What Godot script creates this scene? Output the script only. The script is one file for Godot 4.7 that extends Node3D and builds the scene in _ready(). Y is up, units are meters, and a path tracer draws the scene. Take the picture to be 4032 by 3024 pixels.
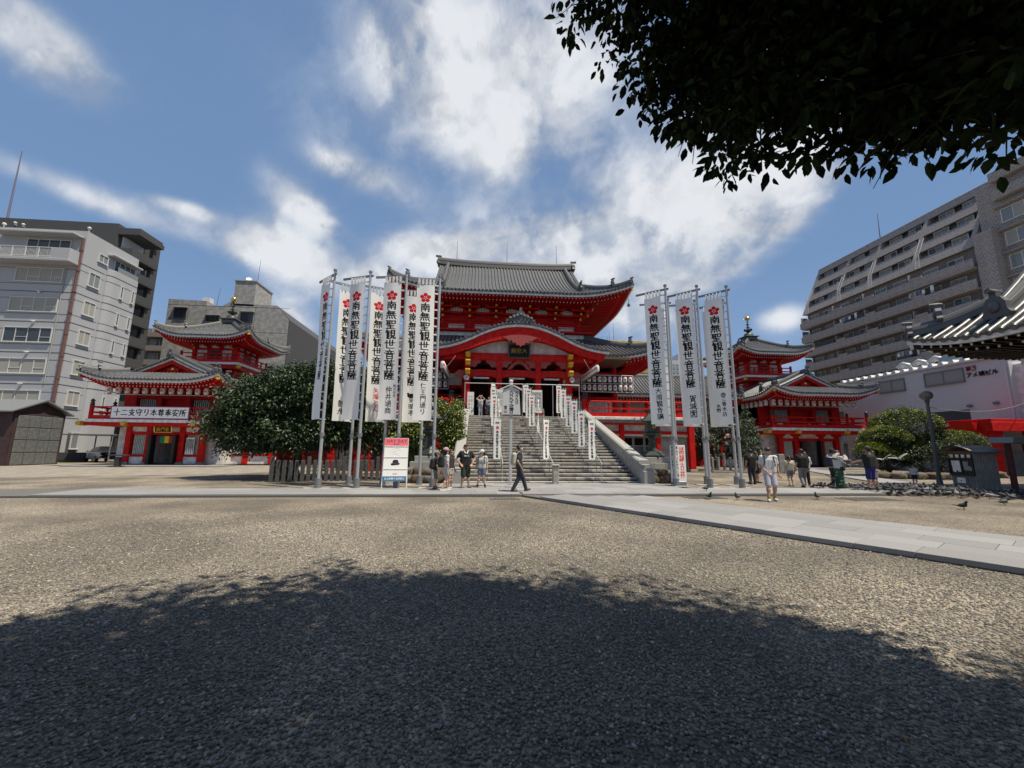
extends Node3D
# Temple forecourt. World axes follow the temple: +x right along its front, -z away from the camera; metres.

var rng := RandomNumberGenerator.new()
var M := {}
var names := {}
var tex := {}
const CX := 3.25   # the temple's axis of symmetry

class MB:
	var v := PackedVector3Array()
	var n := PackedVector3Array()
	var u := PackedVector2Array()
	var c := PackedColorArray()
	var xf := Transform3D.IDENTITY
	var col := Color.WHITE
	var colored := false
	func vert(p: Vector3, q: Vector3, t := Vector2.ZERO) -> void:
		v.append(xf * p); n.append((xf.basis * q).normalized()); u.append(t)
		if colored: c.append(col)
	func tri(a: Vector3, b: Vector3, d: Vector3) -> void:   # counter-clockwise seen from outside
		var q := (b - a).cross(d - a)
		if q.length_squared() < 1e-14: return
		q = q.normalized()
		vert(a, q); vert(d, q); vert(b, q)
	func quad(a: Vector3, b: Vector3, d: Vector3, e: Vector3) -> void:
		tri(a, b, d); tri(a, d, e)
	func quad_uv(a: Vector3, b: Vector3, d: Vector3, e: Vector3) -> void:   # a lower left, b lower right, d upper right, e upper left
		var q := (b - a).cross(d - a).normalized()
		vert(a, q, Vector2(0, 1)); vert(d, q, Vector2(1, 0)); vert(b, q, Vector2(1, 1))
		vert(a, q, Vector2(0, 1)); vert(e, q, Vector2(0, 0)); vert(d, q, Vector2(1, 0))
	func box(o: Vector3, s: Vector3, bevel := 0.0) -> void:   # centre, full size
		var h := s / 2.0
		if bevel <= 0.0:
			var p := []
			for i in 8: p.append(o + Vector3(h.x if i & 1 else -h.x, h.y if i & 2 else -h.y, h.z if i & 4 else -h.z))
			quad(p[4], p[5], p[7], p[6]); quad(p[1], p[0], p[2], p[3]); quad(p[5], p[1], p[3], p[7]); quad(p[0], p[4], p[6], p[2]); quad(p[6], p[7], p[3], p[2]); quad(p[0], p[1], p[5], p[4])
			return
		var b := minf(bevel, minf(h.x, minf(h.y, h.z)) * 0.9)
		var at := func(sx: int, sy: int, sz: int, ax: int) -> Vector3:
			var r := Vector3(h.x - b, h.y - b, h.z - b); r[ax] = h[ax]
			return o + Vector3(sx * r.x, sy * r.y, sz * r.z)
		for ax in 3:
			var i := (ax + 1) % 3
			var j := (ax + 2) % 3
			for s1 in [-1, 1]:
				var g := []
				for k in [[-1, -1], [1, -1], [1, 1], [-1, 1]]:
					var w := [0, 0, 0]; w[ax] = s1; w[i] = k[0]; w[j] = k[1]
					g.append(at.call(w[0], w[1], w[2], ax))
				if s1 > 0: quad(g[0], g[1], g[2], g[3])
				else: quad(g[3], g[2], g[1], g[0])
			for s1 in [-1, 1]:
				for s2 in [-1, 1]:   # chamfer between faces i and j, running along ax
					var w1 := [0, 0, 0]; w1[ax] = -1; w1[i] = s1; w1[j] = s2
					var w2 := [0, 0, 0]; w2[ax] = 1; w2[i] = s1; w2[j] = s2
					var a1: Vector3 = at.call(w1[0], w1[1], w1[2], i); var a2: Vector3 = at.call(w2[0], w2[1], w2[2], i)
					var b1: Vector3 = at.call(w1[0], w1[1], w1[2], j); var b2: Vector3 = at.call(w2[0], w2[1], w2[2], j)
					face4(a1, a2, b2, b1, o)
		for i in 8:
			var w := [1 if i & 1 else -1, 1 if i & 2 else -1, 1 if i & 4 else -1]
			face3(at.call(w[0], w[1], w[2], 0), at.call(w[0], w[1], w[2], 1), at.call(w[0], w[1], w[2], 2), o)
	func face3(a: Vector3, b: Vector3, d: Vector3, inside: Vector3) -> void:
		if (b - a).cross(d - a).dot(a - inside) < 0: tri(a, d, b)
		else: tri(a, b, d)
	func face4(a: Vector3, b: Vector3, d: Vector3, e: Vector3, inside: Vector3) -> void:
		if (b - a).cross(d - a).dot((a + d) / 2 - inside) < 0: quad(e, d, b, a)
		else: quad(a, b, d, e)
	func prism(poly: PackedVector2Array, z0: float, z1: float) -> void:   # outline in x,y pushed along z
		var ids := Geometry2D.triangulate_polygon(poly)
		var area := 0.0
		for i in poly.size(): area += poly[i].cross(poly[(i + 1) % poly.size()])
		var za := minf(z0, z1)
		var zb := maxf(z0, z1)
		for i in range(0, ids.size(), 3):
			var a := poly[ids[i]]; var b := poly[ids[i + 1]]; var d := poly[ids[i + 2]]
			if (b - a).cross(d - a) < 0:
				var t := b; b = d; d = t
			tri(Vector3(a.x, a.y, zb), Vector3(b.x, b.y, zb), Vector3(d.x, d.y, zb))
			tri(Vector3(a.x, a.y, za), Vector3(d.x, d.y, za), Vector3(b.x, b.y, za))
		for i in poly.size():
			var a := poly[i]; var b := poly[(i + 1) % poly.size()]
			if area < 0:
				var t := a; a = b; b = t
			quad(Vector3(a.x, a.y, zb), Vector3(a.x, a.y, za), Vector3(b.x, b.y, za), Vector3(b.x, b.y, zb))
	func sweep(path: PackedVector3Array, sec: PackedVector2Array, caps := true, smooth := false) -> void:   # section x = to the right of travel, y = up
		var rings := []
		for i in path.size():
			var t := (path[mini(i + 1, path.size() - 1)] - path[maxi(i - 1, 0)]).normalized()
			var side := t.cross(Vector3.UP)
			side = side.normalized() if side.length() > 0.01 else Vector3.RIGHT
			var up := side.cross(t) if smooth else Vector3.UP if absf(t.y) < 0.95 else side.cross(t)
			var ring := PackedVector3Array()
			for p in sec: ring.append(path[i] + side * p.x + up * p.y)
			rings.append(ring)
		for i in path.size() - 1:
			var mid := (path[i] + path[i + 1]) / 2.0
			for k in sec.size():
				var k2 := (k + 1) % sec.size()
				face4(rings[i][k], rings[i][k2], rings[i + 1][k2], rings[i + 1][k], (rings[i][k] + rings[i][(k + sec.size() / 2) % sec.size()] + rings[i + 1][k] + rings[i + 1][(k + sec.size() / 2) % sec.size()]) / 4.0)
		if caps:
			var ids := Geometry2D.triangulate_polygon(sec)
			for i in range(0, ids.size(), 3):
				face3(rings[0][ids[i]], rings[0][ids[i + 1]], rings[0][ids[i + 2]], path[1])
				var l: PackedVector3Array = rings[path.size() - 1]
				face3(l[ids[i]], l[ids[i + 1]], l[ids[i + 2]], path[path.size() - 2])
	func tube(path: PackedVector3Array, r0: float, r1: float, seg := 8, caps := true, half := false) -> void:
		var rings := []
		var nrm := []
		for i in path.size():
			var t := (path[mini(i + 1, path.size() - 1)] - path[maxi(i - 1, 0)]).normalized()
			var side := t.cross(Vector3.UP)
			side = side.normalized() if side.length() > 0.05 else Vector3.RIGHT
			var up := side.cross(t)
			var r := lerpf(r0, r1, float(i) / maxf(1, path.size() - 1))
			var ring := PackedVector3Array()
			var ns := PackedVector3Array()
			for k in seg + 1:
				var a := (PI if half else TAU) * k / seg
				var d := side * cos(a) + up * sin(a)
				ns.append(d); ring.append(path[i] + d * r)
			rings.append(ring); nrm.append(ns)
		for i in path.size() - 1:
			for k in seg:
				vert(rings[i][k], nrm[i][k]); vert(rings[i][k + 1], nrm[i][k + 1]); vert(rings[i + 1][k + 1], nrm[i + 1][k + 1])
				vert(rings[i][k], nrm[i][k]); vert(rings[i + 1][k + 1], nrm[i + 1][k + 1]); vert(rings[i + 1][k], nrm[i + 1][k])
		if caps:
			for e in [0, path.size() - 1]:
				var other: Vector3 = path[1] if e == 0 else path[path.size() - 2]
				for k in seg: face3(path[e], rings[e][k], rings[e][k + 1], other)
	func lathe(o: Vector3, prof: PackedVector2Array, seg := 16, smooth := true) -> void:   # (radius, height), bottom to top
		for i in prof.size() - 1:
			var a := prof[i]; var b := prof[i + 1]
			var e := b - a
			if e.length() < 1e-6: continue
			var qa := Vector2(e.y, -e.x).normalized()
			var qb := qa
			if smooth:
				if i > 0:
					var e0 := a - prof[i - 1]
					var q0 := Vector2(e0.y, -e0.x).normalized()
					if q0.dot(qa) > 0.5: qa = (q0 + Vector2(e.y, -e.x).normalized()).normalized()
				if i < prof.size() - 2:
					var e1 := prof[i + 2] - b
					var q1 := Vector2(e1.y, -e1.x).normalized()
					if q1.dot(qb) > 0.5: qb = (q1 + qb).normalized()
			for k in seg:
				var t0 := TAU * k / seg
				var t1 := TAU * (k + 1) / seg
				var d0 := Vector3(sin(t0), 0, cos(t0)); var d1 := Vector3(sin(t1), 0, cos(t1))
				var y := Vector3.UP
				var m0 := d0; var m1 := d1
				if not smooth: m0 = (d0 + d1).normalized(); m1 = m0
				var p := [o + d0 * a.x + y * a.y, o + d1 * a.x + y * a.y, o + d1 * b.x + y * b.y, o + d0 * b.x + y * b.y]
				var q := [m0 * qa.x + y * qa.y, m1 * qa.x + y * qa.y, m1 * qb.x + y * qb.y, m0 * qb.x + y * qb.y]
				if b.x > 1e-5: vert(p[0], q[0]); vert(p[2], q[2]); vert(p[1], q[1]); vert(p[0], q[0]); vert(p[3], q[3]); vert(p[2], q[2])
				else: vert(p[0], q[0]); vert(p[3], q[3]); vert(p[1], q[1])
	func ball(o: Vector3, r: Vector3, seg := 12, rings := 8) -> void:
		for i in rings:
			var a0 := PI * i / rings - PI / 2
			var a1 := PI * (i + 1) / rings - PI / 2
			for k in seg:
				var t0 := TAU * k / seg
				var t1 := TAU * (k + 1) / seg
				var d := [Vector3(sin(t0) * cos(a0), sin(a0), cos(t0) * cos(a0)), Vector3(sin(t1) * cos(a0), sin(a0), cos(t1) * cos(a0)), Vector3(sin(t1) * cos(a1), sin(a1), cos(t1) * cos(a1)), Vector3(sin(t0) * cos(a1), sin(a1), cos(t0) * cos(a1))]
				for t in [[0, 2, 1], [0, 3, 2]]:
					for w in t: vert(o + d[w] * r, (d[w] / r).normalized())
	func sheet(rows: Array, flip := false, uv := false) -> void:   # rows of points, smooth normals from the grid
		var h := rows.size()
		var w: int = rows[0].size()
		var ns := []
		for i in h:
			var line := PackedVector3Array()
			for k in w:
				var a: Vector3 = rows[i][mini(k + 1, w - 1)] - rows[i][maxi(k - 1, 0)]
				var b: Vector3 = rows[mini(i + 1, h - 1)][k] - rows[maxi(i - 1, 0)][k]
				var q := a.cross(b)
				if q.length() < 1e-9: q = Vector3.UP
				line.append((-q if flip else q).normalized())
			ns.append(line)
		for i in h - 1:
			for k in w - 1:
				var t := [[i, k], [i, k + 1], [i + 1, k + 1], [i + 1, k]]
				for o in ([[0, 1, 2], [0, 2, 3]] if flip else [[0, 2, 1], [0, 3, 2]]):
					for x in o:
						var at: Array = t[x]
						vert(rows[at[0]][at[1]], ns[at[0]][at[1]], Vector2(float(at[1]) / (w - 1), float(at[0]) / (h - 1)) if uv else Vector2.ZERO)
	func mesh() -> ArrayMesh:
		var m := ArrayMesh.new()
		if v.is_empty(): return m
		var a := []
		a.resize(Mesh.ARRAY_MAX)
		a[Mesh.ARRAY_VERTEX] = v; a[Mesh.ARRAY_NORMAL] = n; a[Mesh.ARRAY_TEX_UV] = u
		if colored: a[Mesh.ARRAY_COLOR] = c
		m.add_surface_from_arrays(Mesh.PRIMITIVE_TRIANGLES, a)
		return m

func V(x: float, y: float, z: float) -> Vector3: return Vector3(x, y, z)

func numbered(called: String) -> String:
	var k: int = names.get(called, 0)
	names[called] = k + 1
	return called if k == 0 else "%s_%03d" % [called, k]

func tag(o: Node, label: String, category := "", group := "", kind := "") -> Node:
	if label: o.set_meta("label", label)
	if category: o.set_meta("category", category)
	if group: o.set_meta("group", group)
	if kind: o.set_meta("kind", kind)
	return o

func thing(called: String, label: String, category: String, at := Vector3.ZERO, turn := 0.0, group := "", kind := "") -> Node3D:
	var o := Node3D.new()
	o.name = numbered(called)
	add_child(o, true)
	o.position = at
	o.rotation.y = turn
	tag(o, label, category, group, kind)
	return o

func put(parent: Node, called: String, mesh: Variant, m: Material, at := Vector3.ZERO, turn := 0.0) -> MeshInstance3D:
	var o := MeshInstance3D.new()
	o.name = called
	o.mesh = mesh.mesh() if mesh is MB else mesh
	o.material_override = m
	o.position = at
	o.rotation.y = turn
	parent.add_child(o, true)
	return o

func stuff(o: Node) -> Node:
	o.set_meta("kind", "stuff")
	return o

func one(called: String, mb: MB, m: Material, label: String, category: String, group := "", at := Vector3.ZERO, turn := 0.0) -> MeshInstance3D:
	var o := put(self, numbered(called), mb, m, at, turn)
	tag(o, label, category, group)
	return o

func copy(src: Node3D, at: Vector3, turn: float, label: String, group := "") -> Node3D:
	var base := String(src.name)
	if base.length() > 4 and base.substr(base.length() - 4, 1) == "_" and base.right(3).is_valid_int(): base = base.left(base.length() - 4)
	var o: Node3D = src.duplicate()
	o.name = numbered(base)
	add_child(o, true)
	o.position = at
	o.rotation.y = turn
	if label: o.set_meta("label", label)
	if group: o.set_meta("group", group)
	return o

func bx(o: Vector3, s: Vector3, bevel := 0.0) -> MB:
	var b := MB.new()
	b.box(o, s, bevel)
	return b

func noise_tex(key: String, kind: int, freq: float, lo: Color, hi: Color, size := 512, oct := 4, normal := false, mid := -1.0) -> NoiseTexture2D:
	if tex.has(key): return tex[key]
	var f := FastNoiseLite.new()
	f.seed = key.hash() % 1000
	f.noise_type = kind
	f.frequency = freq
	f.fractal_octaves = oct
	if kind == FastNoiseLite.TYPE_CELLULAR:
		f.fractal_type = FastNoiseLite.FRACTAL_NONE
		f.cellular_return_type = FastNoiseLite.RETURN_CELL_VALUE
	var t := NoiseTexture2D.new()
	t.width = size; t.height = size
	t.seamless = true
	t.noise = f
	if normal:
		t.as_normal_map = true
		t.bump_strength = 6.0
	else:
		var g := Gradient.new()
		g.set_color(0, lo); g.set_color(1, hi)
		if mid > 0: g.set_offset(0, 0.5 - mid); g.set_offset(1, 0.5 + mid)
		t.color_ramp = g
	tex[key] = t
	return t

func grey(a: float) -> Color: return Color(a, a, a)

# base colour in linear values; grain: [texture key, repeats per metre]
func mat(key: String, r: float, g: float, b: float, rough := 0.8, grain := "", rep := 0.5, metal := 0.0, bump := "") -> StandardMaterial3D:
	if M.has(key): return M[key]
	var m := StandardMaterial3D.new()
	m.resource_name = key
	m.albedo_color = Color(r, g, b).linear_to_srgb()
	m.roughness = rough
	m.metallic = metal
	if grain:
		m.albedo_texture = tex[grain]
		m.uv1_triplanar = true
		m.uv1_world_triplanar = true
		m.uv1_scale = Vector3.ONE * rep
	if bump:
		m.normal_enabled = true
		m.normal_texture = tex[bump]
		m.normal_scale = 0.6
		if not grain:
			m.uv1_triplanar = true
			m.uv1_world_triplanar = true
			m.uv1_scale = Vector3.ONE * rep
	M[key] = m
	return m

func printed(img: Image, rough := 0.85, clear := false) -> StandardMaterial3D:
	var m := StandardMaterial3D.new()
	m.albedo_texture = ImageTexture.create_from_image(img)
	m.roughness = rough
	m.texture_repeat = false
	return m

func _ready() -> void:
	rng.seed = 7
	camera_and_light()
	textures()
	ground()
	temple()
	pavilions()
	background()
	right_side()
	furniture()
	trees()
	people()
	pigeons()

func camera_and_light() -> void:
	var cam := Camera3D.new()
	cam.name = "camera"
	cam.fov = 86.757
	cam.near = 0.05
	cam.far = 2000
	cam.position = V(0, 1.6, 0)
	cam.basis = Basis(Vector3.UP, deg_to_rad(-5.0)) * Basis(Vector3.RIGHT, deg_to_rad(9.23)) * Basis(Vector3.BACK, deg_to_rad(0.42))
	add_child(cam)
	cam.make_current()
	var sun := DirectionalLight3D.new()
	sun.name = "sun"
	sun.light_energy = 1.5
	sun.light_color = Color(1.0, 0.955, 0.87)
	sun.light_angular_distance = 0.6
	sun.shadow_enabled = true
	add_child(sun)
	var to_sun := V(0.335, 0.92, 0.20).normalized()
	sun.look_at_from_position(to_sun * 50, Vector3.ZERO, Vector3.BACK)
	var env := Environment.new()
	env.background_mode = Environment.BG_SKY
	var sky := Sky.new()
	var pano := PanoramaSkyMaterial.new()
	pano.panorama = ImageTexture.create_from_image(sky_image())
	sky.sky_material = pano
	env.sky = sky
	env.background_energy_multiplier = 1.0
	env.tonemap_mode = Environment.TONE_MAPPER_LINEAR
	env.tonemap_exposure = 1.3
	env.sdfgi_enabled = true
	env.ssao_enabled = true
	env.ssil_enabled = true
	var we := WorldEnvironment.new()
	we.name = "world_environment"
	we.environment = env
	add_child(we)

# clouds: azimuth from -z to +x, height, half extents in degrees, tilt, thickness
const CLOUDS := "-49.9 33.8 3.4 2.6 35 1.00 | -46.3 33.8 3.3 2.1 35 0.70 | -50.6 35.4 2.9 1.7 20 0.50 | -11.4 46.7 7.0 6.5 60 1.00 | -2.1 43.3 7.3 5.6 50 1.00 | 6.0 50.3 8.9 5.3 0 0.95 | 4.1 38.4 3.4 4.6 70 0.70 | 16.2 45.2 7.1 5.8 0 0.60 | -25.4 29.3 1.6 1.6 0 0.20 | -17.2 34.2 5.5 2.0 8 0.95 | -21.6 34.6 1.9 1.3 0 0.50 | -25.8 29.7 4.5 2.4 30 0.85 | -22.6 28.5 3.0 1.7 20 0.60 | -25.4 23.2 5.6 3.2 20 1.47 | -29.9 23.6 2.2 1.7 0 0.70 | -36.1 25.4 3.0 0.8 0 1.12 | -43.8 23.3 5.7 1.1 8 0.52 | -41.0 32.1 6.3 2.6 0 0.12 | 21.3 32.2 10.2 6.7 -35 0.62 | 14.0 39.7 7.3 4.2 40 0.60 | 6.1 30.8 14.0 4.0 0 0.50 | 29.5 25.6 12.3 4.5 -25 1.05 | 17.4 23.9 17.3 3.9 -12 1.05 | 35.9 28.9 6.5 2.5 -25 0.45 | 38.3 24.4 7.6 1.1 -25 0.70 | 44.0 28.3 4.5 1.5 -30 0.40 | -8.9 27.5 9.7 2.2 0 0.49 | 24.5 18.3 4.1 4.0 0 1.40 | 21.9 20.9 4.5 2.6 0 0.98 | -25.2 15.6 3.5 2.5 20 1.40 | -14.6 22.9 4.1 1.9 0 0.84 | -5.2 25.3 4.0 2.0 0 0.63 | 33.8 21.5 6.1 1.8 -20 0.56 | -40.0 13.3 2.2 1.5 0 0.77 | 39.7 15.6 2.5 1.5 0 0.98 | 38.5 10.7 2.3 1.8 0 0.84 | 37.3 41.7 9.6 6.5 0 0.55 | 55.5 34.0 6.7 5.8 0 0.50 | 15.6 27.0 23.2 4.8 -15 1.05 | 34.3 27.1 12.2 2.3 -30 0.70 | 4.2 27.9 17.6 1.9 -8 0.70 | -22.1 38.6 13.2 4.9 20 0.25 | -38.9 23.7 9.9 1.5 4 0.68"

func sky_image() -> Image:
	var w := 2048
	var h := 1024
	var img := Image.create(w, h, false, Image.FORMAT_RGBF)
	var f := FastNoiseLite.new()
	f.seed = 11; f.noise_type = FastNoiseLite.TYPE_SIMPLEX_SMOOTH; f.frequency = 1.7; f.fractal_octaves = 6; f.fractal_gain = 0.52
	f.domain_warp_enabled = true; f.domain_warp_amplitude = 0.18; f.domain_warp_frequency = 1.6
	var f2 := FastNoiseLite.new()
	f2.seed = 5; f2.noise_type = FastNoiseLite.TYPE_SIMPLEX_SMOOTH; f2.frequency = 1.1; f2.fractal_octaves = 5
	f2.domain_warp_enabled = true; f2.domain_warp_amplitude = 0.5; f2.domain_warp_frequency = 1.2
	var blobs := []
	for s in CLOUDS.split("|"):
		var p := s.strip_edges().split_floats(" ")
		blobs.append([p[0], p[1], p[2], p[3], cos(deg_to_rad(p[4])), sin(deg_to_rad(p[4])), p[5], cos(deg_to_rad(p[1])), maxf(p[2], p[3]) * 2.4])
	img.fill(Color(0.30, 0.27, 0.24))
	for y in h / 2 + 8:
		var el := 90.0 - (y + 0.5) * 180.0 / h
		var e := maxf(el, 0.0)
		var t := e / 90.0
		var base := Color(0.235, 0.345, 0.53).lerp(Color(0.135, 0.23, 0.40), clampf(e / 22.0, 0, 1)).lerp(Color(0.098, 0.172, 0.325), clampf((e - 22.0) / 40.0, 0, 1))
		var near := []
		for b in blobs:
			if absf(el - b[1]) < b[8]: near.append(b)
		var ce := cos(deg_to_rad(el))
		var se := sin(deg_to_rad(el))
		for x in w:
			var az := fposmod((x + 0.5) * 360.0 / w + 180.0, 360.0) - 180.0      # the first column looks along -z
			var d := Vector3(sin(deg_to_rad(az)) * ce, se, -cos(deg_to_rad(az)) * ce)
			var q := Vector3(d.x / (se + 0.35), 0.6 / (se + 0.35), d.z / (se + 0.35))
			var cover := 0.0
			for b in near:
				var dx: float = (az - b[0]) * b[7]
				var dy: float = b[1] - el
				if absf(dx) > b[8]: continue
				var px: float = (dx * b[4] + dy * b[5]) / b[2]
				var py: float = (dy * b[4] - dx * b[5]) / b[3]
				cover += b[6] * exp(-(px * px + py * py) * 1.05)
			var away := clampf((absf(az - 5.0) - 58.0) / 20.0, 0.0, 1.0)
			away = maxf(away, clampf((el - 56.0) / 14.0, 0, 1))
			var wide := f2.get_noise_3dv(q * 1.3)
			cover = minf(cover, 1.15) + away * clampf(wide * 1.6 + 0.25, 0.0, 1.0)
			var n := f.get_noise_3dv(d * 2.6)
			var wisp := f2.get_noise_3dv(Vector3(q.x * 1.2 + q.z * 0.8, 3.0, q.z * 3.4 - q.x * 1.6))
			var thick := cover * (0.80 + 0.85 * n) + 0.22 * cover * wisp - 0.10 + 0.16 * maxf(0.0, wisp + 0.1)
			var a := smoothstep(-0.02, 1.1, thick)
			var body := clampf(0.46 + 0.10 * cover + 0.42 * n, 0.37, 0.66)
			var cl := Color(body * 0.97, body * 0.995, body * 1.03)
			img.set_pixel(x, y, base.lerp(cl, a * 0.93))
	return img

func textures() -> void:
	noise_tex("fine", FastNoiseLite.TYPE_SIMPLEX_SMOOTH, 0.06, grey(0.72), grey(1.0), 512, 5, false, 0.3)
	noise_tex("stain", FastNoiseLite.TYPE_SIMPLEX_SMOOTH, 0.008, grey(0.84), grey(1.0), 512, 6, false, 0.35)
	noise_tex("stone", FastNoiseLite.TYPE_SIMPLEX_SMOOTH, 0.11, grey(0.8), grey(1.0), 512, 4, false, 0.35)
	noise_tex("tiles", FastNoiseLite.TYPE_CELLULAR, 0.05, grey(0.55), grey(1.0), 512, 1)
	noise_tex("gravel", FastNoiseLite.TYPE_CELLULAR, 0.09, Color(0.48, 0.46, 0.44), Color(1, 0.985, 0.95), 1024, 1)
	noise_tex("patch", FastNoiseLite.TYPE_SIMPLEX_SMOOTH, 0.012, grey(0.72), grey(1.0), 512, 4, false, 0.3)
	noise_tex("fine_n", FastNoiseLite.TYPE_SIMPLEX_SMOOTH, 0.06, grey(0), grey(1), 512, 4, true)
	noise_tex("rough_n", FastNoiseLite.TYPE_CELLULAR, 0.09, grey(0), grey(1), 1024, 1, true)
	mat("white_wall", 0.78, 0.77, 0.74, 0.85, "stain", 0.35)
	mat("white_paint", 0.80, 0.80, 0.78, 0.55, "stain", 0.5)
	mat("red_paint", 0.60, 0.012, 0.008, 0.6, "stain", 0.45)
	mat("dark_red", 0.60, 0.012, 0.008, 0.6, "stain", 0.6)
	mat("roof_tile", 0.165, 0.17, 0.175, 0.4, "tiles", 0.55)
	mat("roof_valley", 0.155, 0.16, 0.165, 0.6, "tiles", 0.7)
	mat("ridge_tile", 0.12, 0.122, 0.125, 0.5, "fine", 1.5)
	mat("gold", 0.83, 0.47, 0.02, 0.4, "fine", 2.0)
	mat("brass", 0.72, 0.50, 0.16, 0.28, "", 1.0, 1.0)
	mat("black_wood_and_shade", 0.02, 0.018, 0.017, 0.6, "fine", 2.0)  # also laid behind window bars, where it stands in for shade
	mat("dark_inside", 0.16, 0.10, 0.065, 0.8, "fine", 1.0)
	mat("granite", 0.40, 0.395, 0.375, 0.75, "stone", 0.9)
	mat("granite_step", 0.43, 0.40, 0.35, 0.78, "stain", 0.8)
	mat("granite_grey", 0.27, 0.27, 0.262, 0.8, "stain", 0.7)
	mat("bronze", 0.07, 0.085, 0.075, 0.5, "stain", 1.4, 0.55)
	mat("steel", 0.62, 0.63, 0.64, 0.42, "fine", 1.2, 0.35)
	mat("riser_dark", 0.33, 0.315, 0.28, 0.9, "stain", 0.9)
	mat("grey_steel", 0.30, 0.31, 0.32, 0.5, "fine", 1.5, 0.3)
	mat("black_iron", 0.03, 0.03, 0.032, 0.5)
	mat("glass", 0.05, 0.06, 0.065, 0.08)
	mat("curtain", 0.44, 0.435, 0.39, 0.8, "fine", 0.8)
	mat("window_frame", 0.58, 0.58, 0.57, 0.45)
	mat("bark", 0.10, 0.075, 0.055, 0.9, "fine", 2.0)
	mat("pale_green", 0.52, 0.60, 0.54, 0.7, "stain", 0.6)
	for k in 3: mat("step_%d" % k, [0.37, 0.42, 0.32][k], [0.352, 0.402, 0.30][k], [0.32, 0.37, 0.265][k], 0.8, "stain", 0.9, 0.0, "fine_n")
	mat("balustrade", 0.34, 0.335, 0.31, 0.85, "stain", 0.55)
	mat("concrete_wall", 0.36, 0.35, 0.33, 0.85, "stain", 0.4)
	mat("c_violet", 0.12, 0.03, 0.10); mat("c_green", 0.02, 0.22, 0.09); mat("c_yellow", 0.75, 0.52, 0.02); mat("c_red", 0.45, 0.03, 0.02); mat("c_white", 0.7, 0.7, 0.68)
	mat("awning_dark", 0.07, 0.06, 0.055, 0.9)
	mat("denim", 0.12, 0.16, 0.26, 0.9)
	mat("cloth_dark", 0.035, 0.035, 0.04, 0.9)
	mat("letter_red", 0.25, 0.02, 0.03, 0.6)
	mat("far_wall", 0.42, 0.45, 0.48, 0.8)
	mat("pane_blue", 0.17, 0.22, 0.27, 0.3)
	for k in ["red_paint", "dark_red"]: M[k].metallic_specular = 0.3

# ---------------------------------------------------------------- ground, paths
func slab_path(called: String, label: String, rows: Array, tone := 0) -> Node3D:   # rows: [start, direction, length, across, width]
	var root := thing(called, label, "path", Vector3.ZERO, 0, "", "structure")
	return root

func lay(root: Node3D, a: Vector3, dir: Vector3, length: float, across: Vector3, width: float, keep: Callable, cols: int) -> void:
	var each := width / cols
	for c in cols:
		var s := -rng.randf() * 0.9
		while s < length:
			var l: float = [0.9, 1.15, 1.4, 0.75][rng.randi() % 4]
			var s0 := maxf(s, 0.0)
			var s1 := minf(s + l, length)
			s += l
			if s1 - s0 < 0.12: continue
			var mid := a + dir * (s0 + s1) / 2 + across * (c + 0.5) * each
			if not keep.call(mid): continue
			var b := MB.new()
			b.xf = Transform3D(Basis(dir, Vector3.UP, dir.cross(Vector3.UP)), mid + V(0, 0.06 + rng.randf_range(-0.002, 0.002), 0))
			b.box(Vector3.ZERO, V(s1 - s0 - 0.008, 0.08, each - 0.008), 0.004)
			put(root, "paving_slab", b, M["slab_%d" % (rng.randi() % 4)])

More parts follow.
